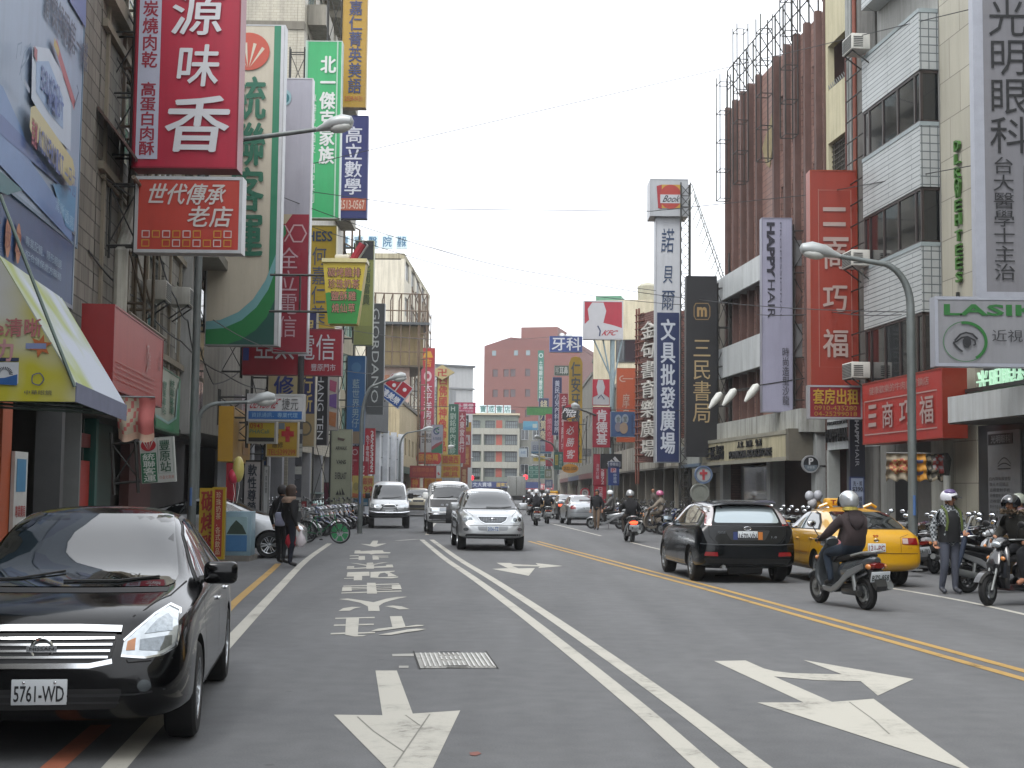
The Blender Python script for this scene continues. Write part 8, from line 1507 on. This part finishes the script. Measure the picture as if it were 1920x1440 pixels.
# ---- people: one skinned body, coloured by the nearest limb
SKIN = M('a9785c', .6, 0, .06, 8)
def person(label, loc, rz, J, top, legs, shoes='1b1b1c', fat=1.0, bulk=.0, skin=SKIN, group=None, sleeves=True, fingers=True, topmat=None, bare_calf=False, gap=0):
    t = thing('person', label, 'person', loc, rz, group)
    R = dict(pelvis=.135, waist=.125, chest=.15, neckb=.085, neck=.052, head=.078, crown=.07, hipL=.095, hipR=.095, kneeL=.066, kneeR=.066, ankL=.044, ankR=.044, toeL=.038, toeR=.038, shL=.078, shR=.078, elL=.05, elR=.05, wrL=.034, wrR=.034, haL=.034, haR=.034, heelL=.04, heelR=.04)
    E = [('pelvis', 'waist'), ('waist', 'chest'), ('chest', 'neckb'), ('neckb', 'neck'), ('neck', 'head'), ('head', 'crown')]
    for s in 'LR': E += [('pelvis', 'hip'+s), ('hip'+s, 'knee'+s), ('knee'+s, 'ank'+s), ('ank'+s, 'toe'+s), ('chest', 'sh'+s), ('sh'+s, 'el'+s), ('el'+s, 'wr'+s), ('wr'+s, 'ha'+s)]
    J = {k: Vector(v) for k, v in J.items()}
    ids = [k for k in R if k in J]; bm = bmesh.new(); sl = bm.verts.layers.skin.verify(); V = {}
    for k in ids:
        v = bm.verts.new(J[k]); V[k] = v; r = R[k]*fat
        r += bulk*{'waist': 1, 'chest': .9, 'pelvis': .9, 'shL': .25, 'shR': .25, 'elL': .45, 'elR': .45, 'neckb': .5}.get(k, 0)
        v[sl].radius = (r, r); v[sl].use_root = (k == 'pelvis')
    for a, b in E: bm.edges.new((V[a], V[b]))
    me = bpy.data.meshes.new('body'); bm.to_mesh(me); bm.free(); o = bpy.data.objects.new('body', me); COL.objects.link(o)
    o.modifiers.new('k', 'SKIN').use_smooth_shade = True; m = o.modifiers.new('s', 'SUBSURF'); m.levels = 2; m.render_levels = 2
    bpy.context.view_layer.update(); full = bpy.data.meshes.new_from_object(o.evaluated_get(bpy.context.evaluated_depsgraph_get())); bpy.data.objects.remove(o)
    tm = topmat or M(top, .9, 0, .18, 6, bump=.3); lm = M(legs, .9, 0, .15, 7, bump=.3); sm = M(shoes, .5)
    mats = [tm, lm, skin, sm]
    role = {'neck': 2, 'head': 2, 'crown': 2}
    def rl(a, b):
        if 'toe' in b: return 3
        if 'hip' in b or 'knee' in b: return 1
        if 'ank' in b: return 2 if bare_calf else 1
        if 'ha' in b and 'chest' not in (a, b) or b == 'head' or b == 'crown' or b == 'neck': return 2
        if b.startswith('wr') and not sleeves: return 2
        return 0
    B = [(J[a], J[b], rl(a, b), R[a], R[b]) for a, b in E]
    mb = MB(); idx = []
    for p in full.polygons:
        c = p.center; best = None
        for a, b, r_, ra, rb in B:
            ab = b-a; u = max(0, min(1, (c-a).dot(ab)/max(ab.length_squared, 1e-6))); dd = (c-(a+ab*u)).length/(ra+(rb-ra)*u)
            if best is None or dd < best[0]: best = (dd, r_)
        idx.append(best[1])
    vs = [v.co.copy() for v in full.vertices]
    for p, k in zip(full.polygons, idx): pass
    for k in range(4): mb.mi(mats[k])
    mb.v = [tuple(v) for v in vs]; mb.f = [tuple(p.vertices) for p in full.polygons]; mb.m = idx
    if fingers:
        for s, sg in (('L', 1), ('R', -1)):
            w, h = J['wr'+s], J['ha'+s]; d = (h-w).normalized(); curl = Vector((0, 0, -1)) if abs(d.z) < .75 else Vector((1, 0, 0)); side = d.cross(curl).normalized()
            curl = side.cross(d)
            for i in range(4):
                b0 = h+side*(.03-.02*i)+d*.01; L_ = (.068, .078, .074, .058)[i]; mb.tube([b0, b0+d*L_*.45+curl*.006, b0+d*L_*.75+curl*.028, b0+d*L_*.8+curl*.052], [.0095, .009, .008, .006], skin, 6)
            b0 = h-d*.02+side*.03; mb.tube([b0, b0+side*.025+d*.025+curl*.012, b0+side*.03+d*.05+curl*.03], [.011, .0095, .007], skin, 6)
    # face: eyes, nose, mouth, ears on the front of the head
    H_, C_ = J['head'], J['crown']; up = (C_-H_).normalized(); fw = Vector((1, 0, 0)); 
    if 'look' in J: fw = J['look'].normalized()
    sd = up.cross(fw).normalized(); fw = sd.cross(up)
    mb.tube([H_+fw*.078+up*.035, H_+fw*.102-up*.005], [.009, .015], skin, 6)
    for s in (1, -1): mb.sph(H_+fw*.08+sd*.03*s+up*.04, (.011, .011, .007), M('1a1412', .2), 8, 6); mb.sph(H_+sd*.085*s+up*.0, (.014, .01, .026), skin, 8, 6)
    mb.tube([H_+fw*.082+sd*.022-up*.042, H_+fw*.09-up*.044, H_+fw*.082-sd*.022-up*.042], .006, M('8a4a42', .5), 5)
    mb.build('body', t, ang=80); t['_h'] = 0; del t['_h']; return t, J, up, fw, sd
def helmet(P, col, r=.138, visor=None, full=False, stripe=None, rough=.2, peak=False, metal=0):
    t, J, up, fw, sd = P; c = J['head']+up*.045; R = Matrix((fw, sd, up)).transposed(); mb = MB(); m = carpaint(col, metal, rough); bm = bmesh.new(); bmesh.ops.create_uvsphere(bm, u_segments=28, v_segments=18, radius=1)
    kill = [f for f in bm.faces if f.calc_center_median().z < (-.62 if full else -.28) or (f.calc_center_median().x > .2 and f.calc_center_median().z < .18 and abs(f.calc_center_median().y) < .8)]
    bmesh.ops.delete(bm, geom=kill, context='FACES')
    for v in bm.verts: v.co = Vector((v.co.x*r*1.08, v.co.y*r*.96, v.co.z*r*.98))
    mb.bm(bm, m, R, c); h = mb.build('helmet', t, ang=60); 
    q = MB(); n = 12
    if visor:
        V = []
        for i in range(n+1):
            a = radians(-70+140*i/n)
            for z, k in ((.05, 1.02), (-.03, 1.12), (-.09, 1.06)): V.append(R @ Vector((r*1.1*k*cos(a), r*k*sin(a), z))+c)
        q.add(V, [(3*i+k, 3*i+k+1, 3*i+k+4, 3*i+k+3) for i in range(n) for k in range(2)], glass(visor, .08)); q.build('visor', h)
    if peak: q = MB(); q.add([R @ Vector(p)+c for p in ((r*.9, .09, .03), (r*1.5, .07, -.01), (r*1.6, 0, -.01), (r*1.5, -.07, -.01), (r*.9, -.09, .03), (r*.98, 0, .05))], [(0, 1, 2, 5), (5, 2, 3, 4)], M('2a2a2c', .4)); q.build('peak', h)
    if stripe: q = MB(); q.sph(R @ Vector((.02, -.02, r*.55))+c, (r*.75, r*.7, r*.46), M(stripe, .3), 16, 8, R); q.build('marking', h)
    q = MB(); q.tube([R @ Vector((.0, r*.9, -.03))+c, R @ Vector((.04, .07, -.13))+c, R @ Vector((.04, -.07, -.13))+c, R @ Vector((0, -r*.9, -.03))+c], .007, BLACK, 5); q.build('strap', h); return h
def hair(P, col, long=False, r=.1):
    t, J, up, fw, sd = P; c = J['head']+up*.045-fw*.018; R = Matrix((fw, sd, up)).transposed(); mb = MB(); m = M(col, .6, 0, .3, 20, bump=.5); bm = bmesh.new(); bmesh.ops.create_uvsphere(bm, u_segments=24, v_segments=16, radius=1); r_ = random.Random(3)
    bmesh.ops.delete(bm, geom=[f for f in bm.faces if (f.calc_center_median().x > .45 and f.calc_center_median().z < .45) or f.calc_center_median().z < -.75], context='FACES')
    for v in bm.verts:
        k = 1+.05*r_.random(); drop = max(0, -v.co.z)*(1.7 if long else .5); v.co = Vector((v.co.x*r*1.05*k, v.co.y*r*1.0*k, v.co.z*r*1.08*k-drop*.07))
    mb.bm(bm, m, R, c); return mb.build('hair', t, ang=80)
def ride(lean=0, turn=0):
    return dict(pelvis=(-.28, 0, .86), waist=(-.27, 0, 1.02), chest=(-.24, 0, 1.22), neckb=(-.2, 0, 1.36), neck=(-.18, 0, 1.42), head=(-.16, 0, 1.50), crown=(-.16, 0, 1.58), hipL=(-.2, .11, .84), hipR=(-.2, -.11, .84), kneeL=(.16, .19, .78), kneeR=(.16, -.19, .78), ankL=(.06, .17, .38), ankR=(.06, -.17, .38), toeL=(.22, .18, .33), toeR=(.22, -.18, .33),
      shL=(-.22, .175, 1.275), shR=(-.22, -.175, 1.275), elL=(-.05, .30, 1.05), elR=(-.05, -.30, 1.05), wrL=(.12, .29, 1.0), wrR=(.12, -.29, 1.0), haL=(.16, .29, .985), haR=(.16, -.29, .985))
def stand(step=.0, arm=.0):
    return dict(pelvis=(0, 0, .93), waist=(.0, 0, 1.08), chest=(.01, 0, 1.27), neckb=(.0, 0, 1.41), neck=(.0, 0, 1.47), head=(.02, 0, 1.55), crown=(.02, 0, 1.63), hipL=(0, .09, .89), hipR=(0, -.09, .89), kneeL=(step*.5+.02, .1, .49), kneeR=(-step*.3+.02, -.1, .49), ankL=(step, .1, .08), ankR=(-step, -.1, .08+abs(step)*.15), toeL=(step+.16, .12, .04), toeR=(-step+.16, -.12, .04),
      shL=(0, .165, 1.32), shR=(0, -.165, 1.32), elL=(-.06+arm*.3, .26, 1.08), elR=(-.06-arm*.3, -.26, 1.08), wrL=(.04+arm*.5, .27, .85), wrR=(.04-arm*.5, -.27, .85), haL=(.07+arm*.55, .27, .78), haR=(.07-arm*.55, -.27, .78))
# ================================================================ who and what stands where
def up_z(p, z=0): return (p.x, p.y, z)
# --- nearest rider and scooter
A, B = G(1546, 1134), G(1625, 1144); hd = radians(108); f = Vector((cos(hd), sin(hd), 0)); P0 = B+f*.60
scooter('grey and black scooter ridden away by the person in the brown hoodie', up_z(P0), hd, '3c4043', '1a1b1c', txt='BZS-858', accent='8f9293', lean=-2, stand=False)
J = ride(); P = person('person in brown hoodie, jeans and silver helmet riding the nearest scooter', up_z(P0), hd, J, '33292a', '1c2836', fat=1.06, bulk=.035); helmet(P, 'b4b8ba', .15, visor='4a5054', full=True, rough=.18, metal=.5)
t, Jn, up, fw, sd = P
mb = MB(); loft(mb, [((-.33, 0, 1.36), Y_*.12, Z_*.05), ((-.37, 0, 1.28), Y_*.13, X_*.05), ((-.37, 0, 1.18), Y_*.09, X_*.05), ((-.36, 0, 1.12), Y_*.03, X_*.02)], M('31282a', .9, 0, .2, 6, bump=.3)); mb.build('hood', t, ang=80)
mb = MB(); ring(mb, .085, .03, M('a89a4c', .9, 0, .5, 14), 20); mb.v = [(v[0]-.19, v[2]*1.05, v[1]+1.42) for v in mb.v]; mb.build('scarf', t)
mb = MB(); [mb.sph((.16, s*.29, .985), (.07, .05, .045), M('1c1c1e', .8), 12, 8) for s in (1, -1)]; mb.build('glove', t)
# --- rider with the lit tail lamp
P0 = G(1183, 1017); hd = radians(94)
scooter('dark scooter with a bright red tail lamp riding along the lane', (P0.x, P0.y+.6, 0), hd, '1b1c1e', txt='XMU-316', lit=True, stand=False)
P = person('person in a dark jacket and silver helmet on the scooter with the lit tail lamp', (P0.x, P0.y+.6, 0), hd, ride(), '17171a', '3c3530', bulk=.05); helmet(P, 'b0b2b4', .145, visor='8a8e90', rough=.2, metal=.4)
# --- two riders far ahead
for i, (px, py, c, l, l2) in enumerate(((1005, 986, '202024', 'person in black jacket with a white striped helmet riding side by side, left one', 'black scooter of the left rider of the far pair'), (1026, 982, '1c1c20', 'person in black jacket and grey helmet riding side by side, right one', 'black scooter of the right rider of the far pair'))):
    P0 = G(px, py); scooter(l2, (P0.x, P0.y+.6, 0), radians(93), '1a1b1d', txt='GZ%d-10%d' % (i+2, i), stand=False); P = person(l, (P0.x, P0.y+.6, 0), radians(93), ride(), c, '22242a', bulk=.05); helmet(P, 'c4c6c8' if i == 0 else '77797c', .145, stripe='26282c' if i == 0 else None)
P0 = G(992, 966); scooter('small scooter just beyond the pair of riders', (P0.x, P0.y, 0), radians(93), '2c2e30'); P = person('distant person in a pale helmet riding beyond the pair', (P0.x, P0.y, 0), radians(93), ride(), '3c3a3c', '2a2c30'); helmet(P, 'c9cacc', .145)
# --- walking man
P0 = G(1119, 994); J = stand(.16, .12); P = person('walking elderly man in a dark jacket and khaki trousers', up_z(P0), radians(250), J, '17181c', '6b5a4a', bulk=.05, fat=1.05); hair(P, '2c2a28')
# --- two women on the left
P0 = G(526, 1058); J = stand(.05, .02); P = person('woman with short dark hair, black top and a white bag on her back', up_z(P0), radians(60), J, '16161a', '15161b', bulk=.02); hair(P, '181315')
t = thing('handbag', 'pale shoulder bag hanging behind the woman with short hair', 'bag', up_z(P0)); mb = MB(); mb.rbox(-.1, .12, -.32, -.2, .82, 1.12, M('7f8296', .6, 0, .3, 8), .05); mb.build('bag', t); mb = MB(); mb.tube([(-.08, -.25, 1.1), (.0, -.12, 1.38), (.1, -.2, 1.1)], .012, M('2a2a30'), 6); mb.build('strap', t)
P0 = G(543, 1063); J = stand(.06, .05); P = person('woman with brown hair in a black jacket with a beige hood holding bags', up_z(P0), radians(35), J, '131316', '171c28', bulk=.035); hair(P, '3a2a20', True, .112)
t = P[0]; mb = MB(); loft(mb, [((-.02, 0, 1.46), Y_*.13, X_*.12), ((-.06, 0, 1.40), Y_*.17, X_*.13), ((-.08, 0, 1.33), Y_*.16, X_*.1)], M('8c7666', .95, 0, .3, 14, bump=.6)); mb.build('hood', t, ang=80)
hw = Matrix.Rotation(radians(35), 3, 'Z') @ Vector((.04, -.27, .78))
t = thing('shopping_bag', 'white plastic bag hanging from the hand of the woman with brown hair', 'bag', (P0.x+hw.x+.06, P0.y+hw.y, .42)); mb = MB(); loft(mb, [((0, 0, 0), X_*.06, Y_*.05), ((0, 0, .08), X_*.11, Y_*.09), ((.0, 0, .2), X_*.09, Y_*.07), ((.0, 0, .28), X_*.035, Y_*.03), ((0, 0, .36), X_*.02, Y_*.015)], M('b9b2b6', .4, 0, .1, 9)); mb.build('bag', t, ang=60)
t = thing('shopping_bag', 'red plastic bag between the two women and the white one', 'bag', (P0.x+hw.x-.16, P0.y+hw.y+.15, .40)); mb = MB(); loft(mb, [((0, 0, 0), X_*.07, Y_*.05), ((0, 0, .1), X_*.13, Y_*.09), ((.0, 0, .24), X_*.1, Y_*.07), ((.03, 0, .34), X_*.03, Y_*.02)], M('a02434', .4, 0, .2, 9)); mb.build('bag', t, ang=60)
# --- man with the umbrella
def plaid():
    m, tt, b = new_mat('plaid'); tc = N(tt, 'ShaderNodeTexCoord'); br = N(tt, 'ShaderNodeTexChecker', Scale=26.0); br.inputs[1].default_value = (.3, .32, .33, 1); br.inputs[2].default_value = (.03, .035, .04, 1); tt.links.new(tc.outputs['Object'], br.inputs[0]); tt.links.new(br.outputs[0], b.inputs['Base Color']); b.inputs['Roughness'].default_value = .9; return m
PLAID = plaid()
P0 = G(1781, 1114); J = stand(.0, .0); hd = radians(285); J.update(elL=(.02, .27, 1.10), wrL=(.22, .16, 1.02), haL=(.29, .12, 1.02), elR=(-.05, -.28, 1.08), wrR=(.05, -.3, .86), haR=(.08, -.3, .80), look=(.86, .5, -.1), kneeL=(.03, .09, .5), ankL=(.0, .1, .08), ankR=(-.1, -.09, .08), toeR=(.06, -.11, .04), toeL=(.16, .12, .04))
P = person('man in a plaid shirt, black vest and white helmet holding a folded umbrella', up_z(P0), hd, J, '2c3034', '4a4e5a', shoes='3a3c42', topmat=PLAID, bulk=.02, fat=1.12); helmet(P, 'c9cacf', .142, peak=True, stripe='5a4c74')
t = P[0]; mb = MB(); loft(mb, [((0, 0, .86), Y_*.185, X_*.15), ((.0, 0, 1.05), Y_*.18, X_*.155), ((.01, 0, 1.25), Y_*.17, X_*.165), ((.0, 0, 1.38), Y_*.11, X_*.10)], M('121316', .8, 0, .2, 6)); mb.build('vest', t, ang=80)
mb = MB(); [mb.tube([(-.02, s*.12, 1.45), (.13, s*.13, 1.36), (.175, s*.13, 1.2), (.16, s*.15, 1.05)], .022, M('4d5a2a', .8), 6) for s in (1, -1)]; mb.build('backpack_strap', t)
hw = Matrix.Rotation(hd, 3, 'Z') @ Vector((.30, .12, 1.0)); t = thing('umbrella', 'dark blue folded umbrella held by the man in the plaid shirt', 'umbrella', (P0.x+hw.x, P0.y+hw.y, 1.0)); a = Vector((-.13, -.02, -.55)); mb = MB(); mb.tube([a, a*.6, a*.15, Vector((0, 0, .02))], [.012, .04, .045, .015], M('1f2a3c', .7, 0, .2, 9), 10); mb.build('canopy', t); mb = MB(); mb.tube([(0, 0, 0), (.06, 0, .2), (.09, 0, .28), (.13, 0, .3), (.15, 0, .25)], .012, M('b4b6b8', .3, .5), 8); mb.build('handle', t)
# --- riders at the right edge
P0 = G(1856, 1136); hd = radians(212); f = Vector((cos(hd), sin(hd), 0)); o = P0-f*.62
RJ = ride(); [RJ.__setitem__(k, (v[0]+d, v[1], v[2]-.02)) for k, d in (('waist', .06), ('chest', .16), ('neckb', .22), ('neck', .24), ('head', .26), ('crown', .27), ('shL', .17), ('shR', .17), ('elL', .08), ('elR', .08)) for v in [RJ[k]]]
scooter('black scooter pointing at the road, ridden by the person with the fur hood', up_z(o), hd, '141416', '3a1c1e', txt='', steer=.25, accent='2c2d30')
P = person('rider in an olive fur hooded jacket and dark helmet at the right edge', up_z(o), hd, RJ, '2b2a25', '17181c', shoes='9a6a52', bulk=.055, fat=1.08); helmet(P, '17181b', .145, rough=.15)
t = P[0]; mb = MB(); r = random.Random(5)
for i in range(60): a = 2*pi*i/60; q = Vector((.02+.15*cos(a), .17*sin(a), 1.37+.05*r.random())); mb.tube([q, q+Vector((.06*cos(a), .06*sin(a), .05*(r.random()-.3)))], [.024, .004], M('5a4c3c', .95, 0, .3, 20), 5)
mb.build('fur_collar', t)
P0 = G(1905, 1105); o = Vector((P0.x+.45, P0.y+1.5, 0)); scooter('pale scooter half hidden behind the fur hooded rider', up_z(o), radians(170), '8d9092'); P = person('person in a pale pink jacket and grey helmet behind the fur hooded rider', up_z(o), radians(170), ride(), 'a08a90', '2a2a30', bulk=.04); helmet(P, '8f9488', .148)
# --- seated on parked scooters farther on
P0 = G(1212, 1002); o = Vector((P0.x+.4, P0.y+.3, 0)); scooter('scooter with a grey cover on which the person in a pink helmet sits', up_z(o), radians(150), '6a6258', accent='7d776c'); P = person('person in a beige coat and pink helmet seated on a parked scooter', up_z(o), radians(150), ride(), '7d7468', '5f574c', bulk=.05); helmet(P, 'b05a7c', .145)
P0 = G(1138, 992); o = Vector((P0.x, P0.y+.3, 0)); scooter('silver scooter beside the walking man', up_z(o), radians(165), '8d9092'); P = person('person in a grey top and white helmet on the silver scooter beside the walking man', up_z(o), radians(165), ride(), '5c5a58', '33302e'); helmet(P, 'd0d2d4', .14)
P0 = W(1204, 938, 62); person('distant passer-by in grey in front of the dark arcade', (P0.x+.5, 62, .12), radians(200), stand(.08), '57504a', '3a3838', fingers=False)
# --- parked scooters, right kerb: one per paint, then copies
protos = [scooter('black scooter parked among the others at the right kerb', (0, 0, 0), 0, '121315', txt='NKP-728'), scooter('silver scooter parked among the others at the right kerb', (0, 0, 0), 0, '8d9092', txt='GV9-551'), scooter('white scooter parked among the others at the right kerb', (0, 0, 0), 0, 'b9babc', txt='HFA-093'),
          scooter('deep blue scooter parked among the others at the right kerb', (0, 0, 0), 0, '24345c', txt='RQ2-467'), scooter('dark red scooter parked among the others at the right kerb', (0, 0, 0), 0, '5a1c26', txt='JBT-880'), scooter('purple grey scooter parked among the others at the right kerb', (0, 0, 0), 0, '4c4456', txt='IXC-240')]
CN = ['black', 'silver', 'white', 'deep blue', 'dark red', 'purple grey']
r = random.Random(11); used = set(); made = []
def spot(k, loc, rz, lean, label, group):
    if k in used: o = copy_tree(protos[k])
    else: o = protos[k]; used.add(k)
    o.location = loc; o.rotation_euler = (radians(lean), 0, rz); o['label'] = label; o['group'] = group; made.append(o); return o
GR = 'scooters parked along the right kerb'
near = [(1703, 1068, 75, 1), (1728, 1060, 60, 5), (1748, 1062, 52, 0), (1640, 1040, 70, 3), (1762, 1044, 40, 2), (1690, 1045, 62, 0)]
labs = ['silver scooter parked right behind the taxi', 'purple grey scooter with a green plate near the lamp post', 'black scooter left of the man with the umbrella', 'deep blue scooter parked behind the rider in the brown hoodie', 'white scooter behind the man with the umbrella', 'black scooter parked by the big curved lamp post']
for (px, py, a, k), l in zip(near, labs):
    p = G(px, py); f = Vector((cos(radians(a)), sin(radians(a)), 0)); spot(k, up_z(p+f*.65), radians(a), -7, l, GR)
p = G(1812, 1112); a = radians(18); f = Vector((cos(a), sin(a), 0)); spot(0, up_z(p+f*.62), a, -6, 'large black scooter with white seat trim in front of the fur hooded rider', GR)
p = G(1795, 1075); spot(1, up_z(p+Vector((.5, 1.4, 0))), radians(25), -7, 'silver scooter behind the large black one', GR)
p = G(1860, 1062); spot(0, up_z(p+Vector((.4, 1.0, 0))), radians(30), -7, 'black scooter under the clinic poster', GR)
def kerb_run(y0, y1, n, off, base, word):
    for i in range(n):
        y = y0+(y1-y0)*(i+.35*r.random())/n; x = XR(y)-off-.25*r.random(); k = r.choice([0, 0, 0, 1, 1, 2, 3, 4, 5, 0]); a = base+r.uniform(-14, 14)
        spot(k, (x, y, 0), radians(a), -7, '%s scooter parked in the close row %s' % (CN[k], word), GR)
kerb_run(34, 43, 11, 1.5, 55, 'between the black hatchback and the yellow taxi')
kerb_run(26.5, 33.5, 10, 1.25, 62, 'beside the big curved lamp post')
kerb_run(46, 76, 34, 1.7, 150, 'along the bookshop and arcade kerb')
# --- two wheelers at the left kerb
GL = 'two wheelers parked along the left kerb'
b0 = cyc('green bicycle with green wheel plates at the front of the left row', up_z(G(592, 1020)+Vector((.15, .55, 0))), radians(-12), '1f6a44', GL, cover='3a8a5a', lean=7)
b1 = cyc('black bicycle with a wire basket in the left row', (0, 0, 0), 0, '1a1b1e', GL, basket=True); b2 = cyc('silver bicycle parked in the left row', (0, 0, 0), 0, '8a8c90', GL); b3 = cyc('dark red bicycle parked in the left row', (0, 0, 0), 0, '5a1a20', GL, basket=True)
bp = [b1, b2, b3]; bu = set(); BN = ['black bicycle with a basket', 'silver bicycle', 'dark red bicycle with a basket']
p0, p1 = G(572, 1014), G(690, 984)
for i in range(28):
    u = (i+.3*r.random())/28; p = p0.lerp(p1, u); a = radians(-10+r.uniform(-16, 16)); dx = -.5-.25*r.random()
    if i > 2 and i % 3 != 1:
        k = r.choice([0, 0, 0, 0, 3, 4]); o = copy_tree(protos[k]); o.location = (p.x+dx, p.y, 0); o.rotation_euler = (radians(-6), 0, a); o['label'] = '%s scooter squeezed between the bicycles of the left row' % CN[k]; o['group'] = GL; continue
    k = r.choice([0, 0, 2, 0])
    if k in bu: o = copy_tree(bp[k])
    else: o = bp[k]; bu.add(k)
    o.location = (p.x+dx, p.y, 0); o.rotation_euler = (radians(r.uniform(4, 9)), 0, a); o['label'] = '%s leaning in the crowded left row' % BN[k]; o['group'] = GL
for i in range(16):
    u = (i+.5)/16; p = p0.lerp(p1, u); k = r.choice([0, 0, 0, 3, 4]); o = copy_tree(protos[k]); o.location = (p.x-2.3-.3*r.random(), p.y+.4, 0); o.rotation_euler = (radians(-6), 0, radians(-170+r.uniform(-14, 14))); o['label'] = '%s scooter in the second row behind the bicycles' % CN[k]; o['group'] = GL
p = G(505, 1010); o = copy_tree(b1, (p.x-.3, p.y, .0), radians(15), 'black bicycle standing by the silver car and the white strip board')
# ---------------------------------------------------------------- the air of the street
mb = MB(); mb.box(-170, 170, -70, 345, -1.0, 45, BLACK); hz = mb.build('haze', ang=0); hz['kind'] = 'stuff'
hm = bpy.data.materials.new('haze'); hm.use_nodes = True; ht = hm.node_tree; ht.nodes.remove(ht.nodes['Principled BSDF']); pv = ht.nodes.new('ShaderNodeVolumePrincipled')
pv.inputs['Color'].default_value = (.93, .95, .98, 1); pv.inputs['Density'].default_value = .00045; pv.inputs['Anisotropy'].default_value = .3
ht.links.new(pv.outputs[0], ht.nodes['Material Output'].inputs['Volume']); hz.data.materials.clear(); hz.data.materials.append(hm)
SC.cycles.volume_bounces = 1
bpy.data.objects.remove(_fo); bpy.data.curves.remove(_fc)
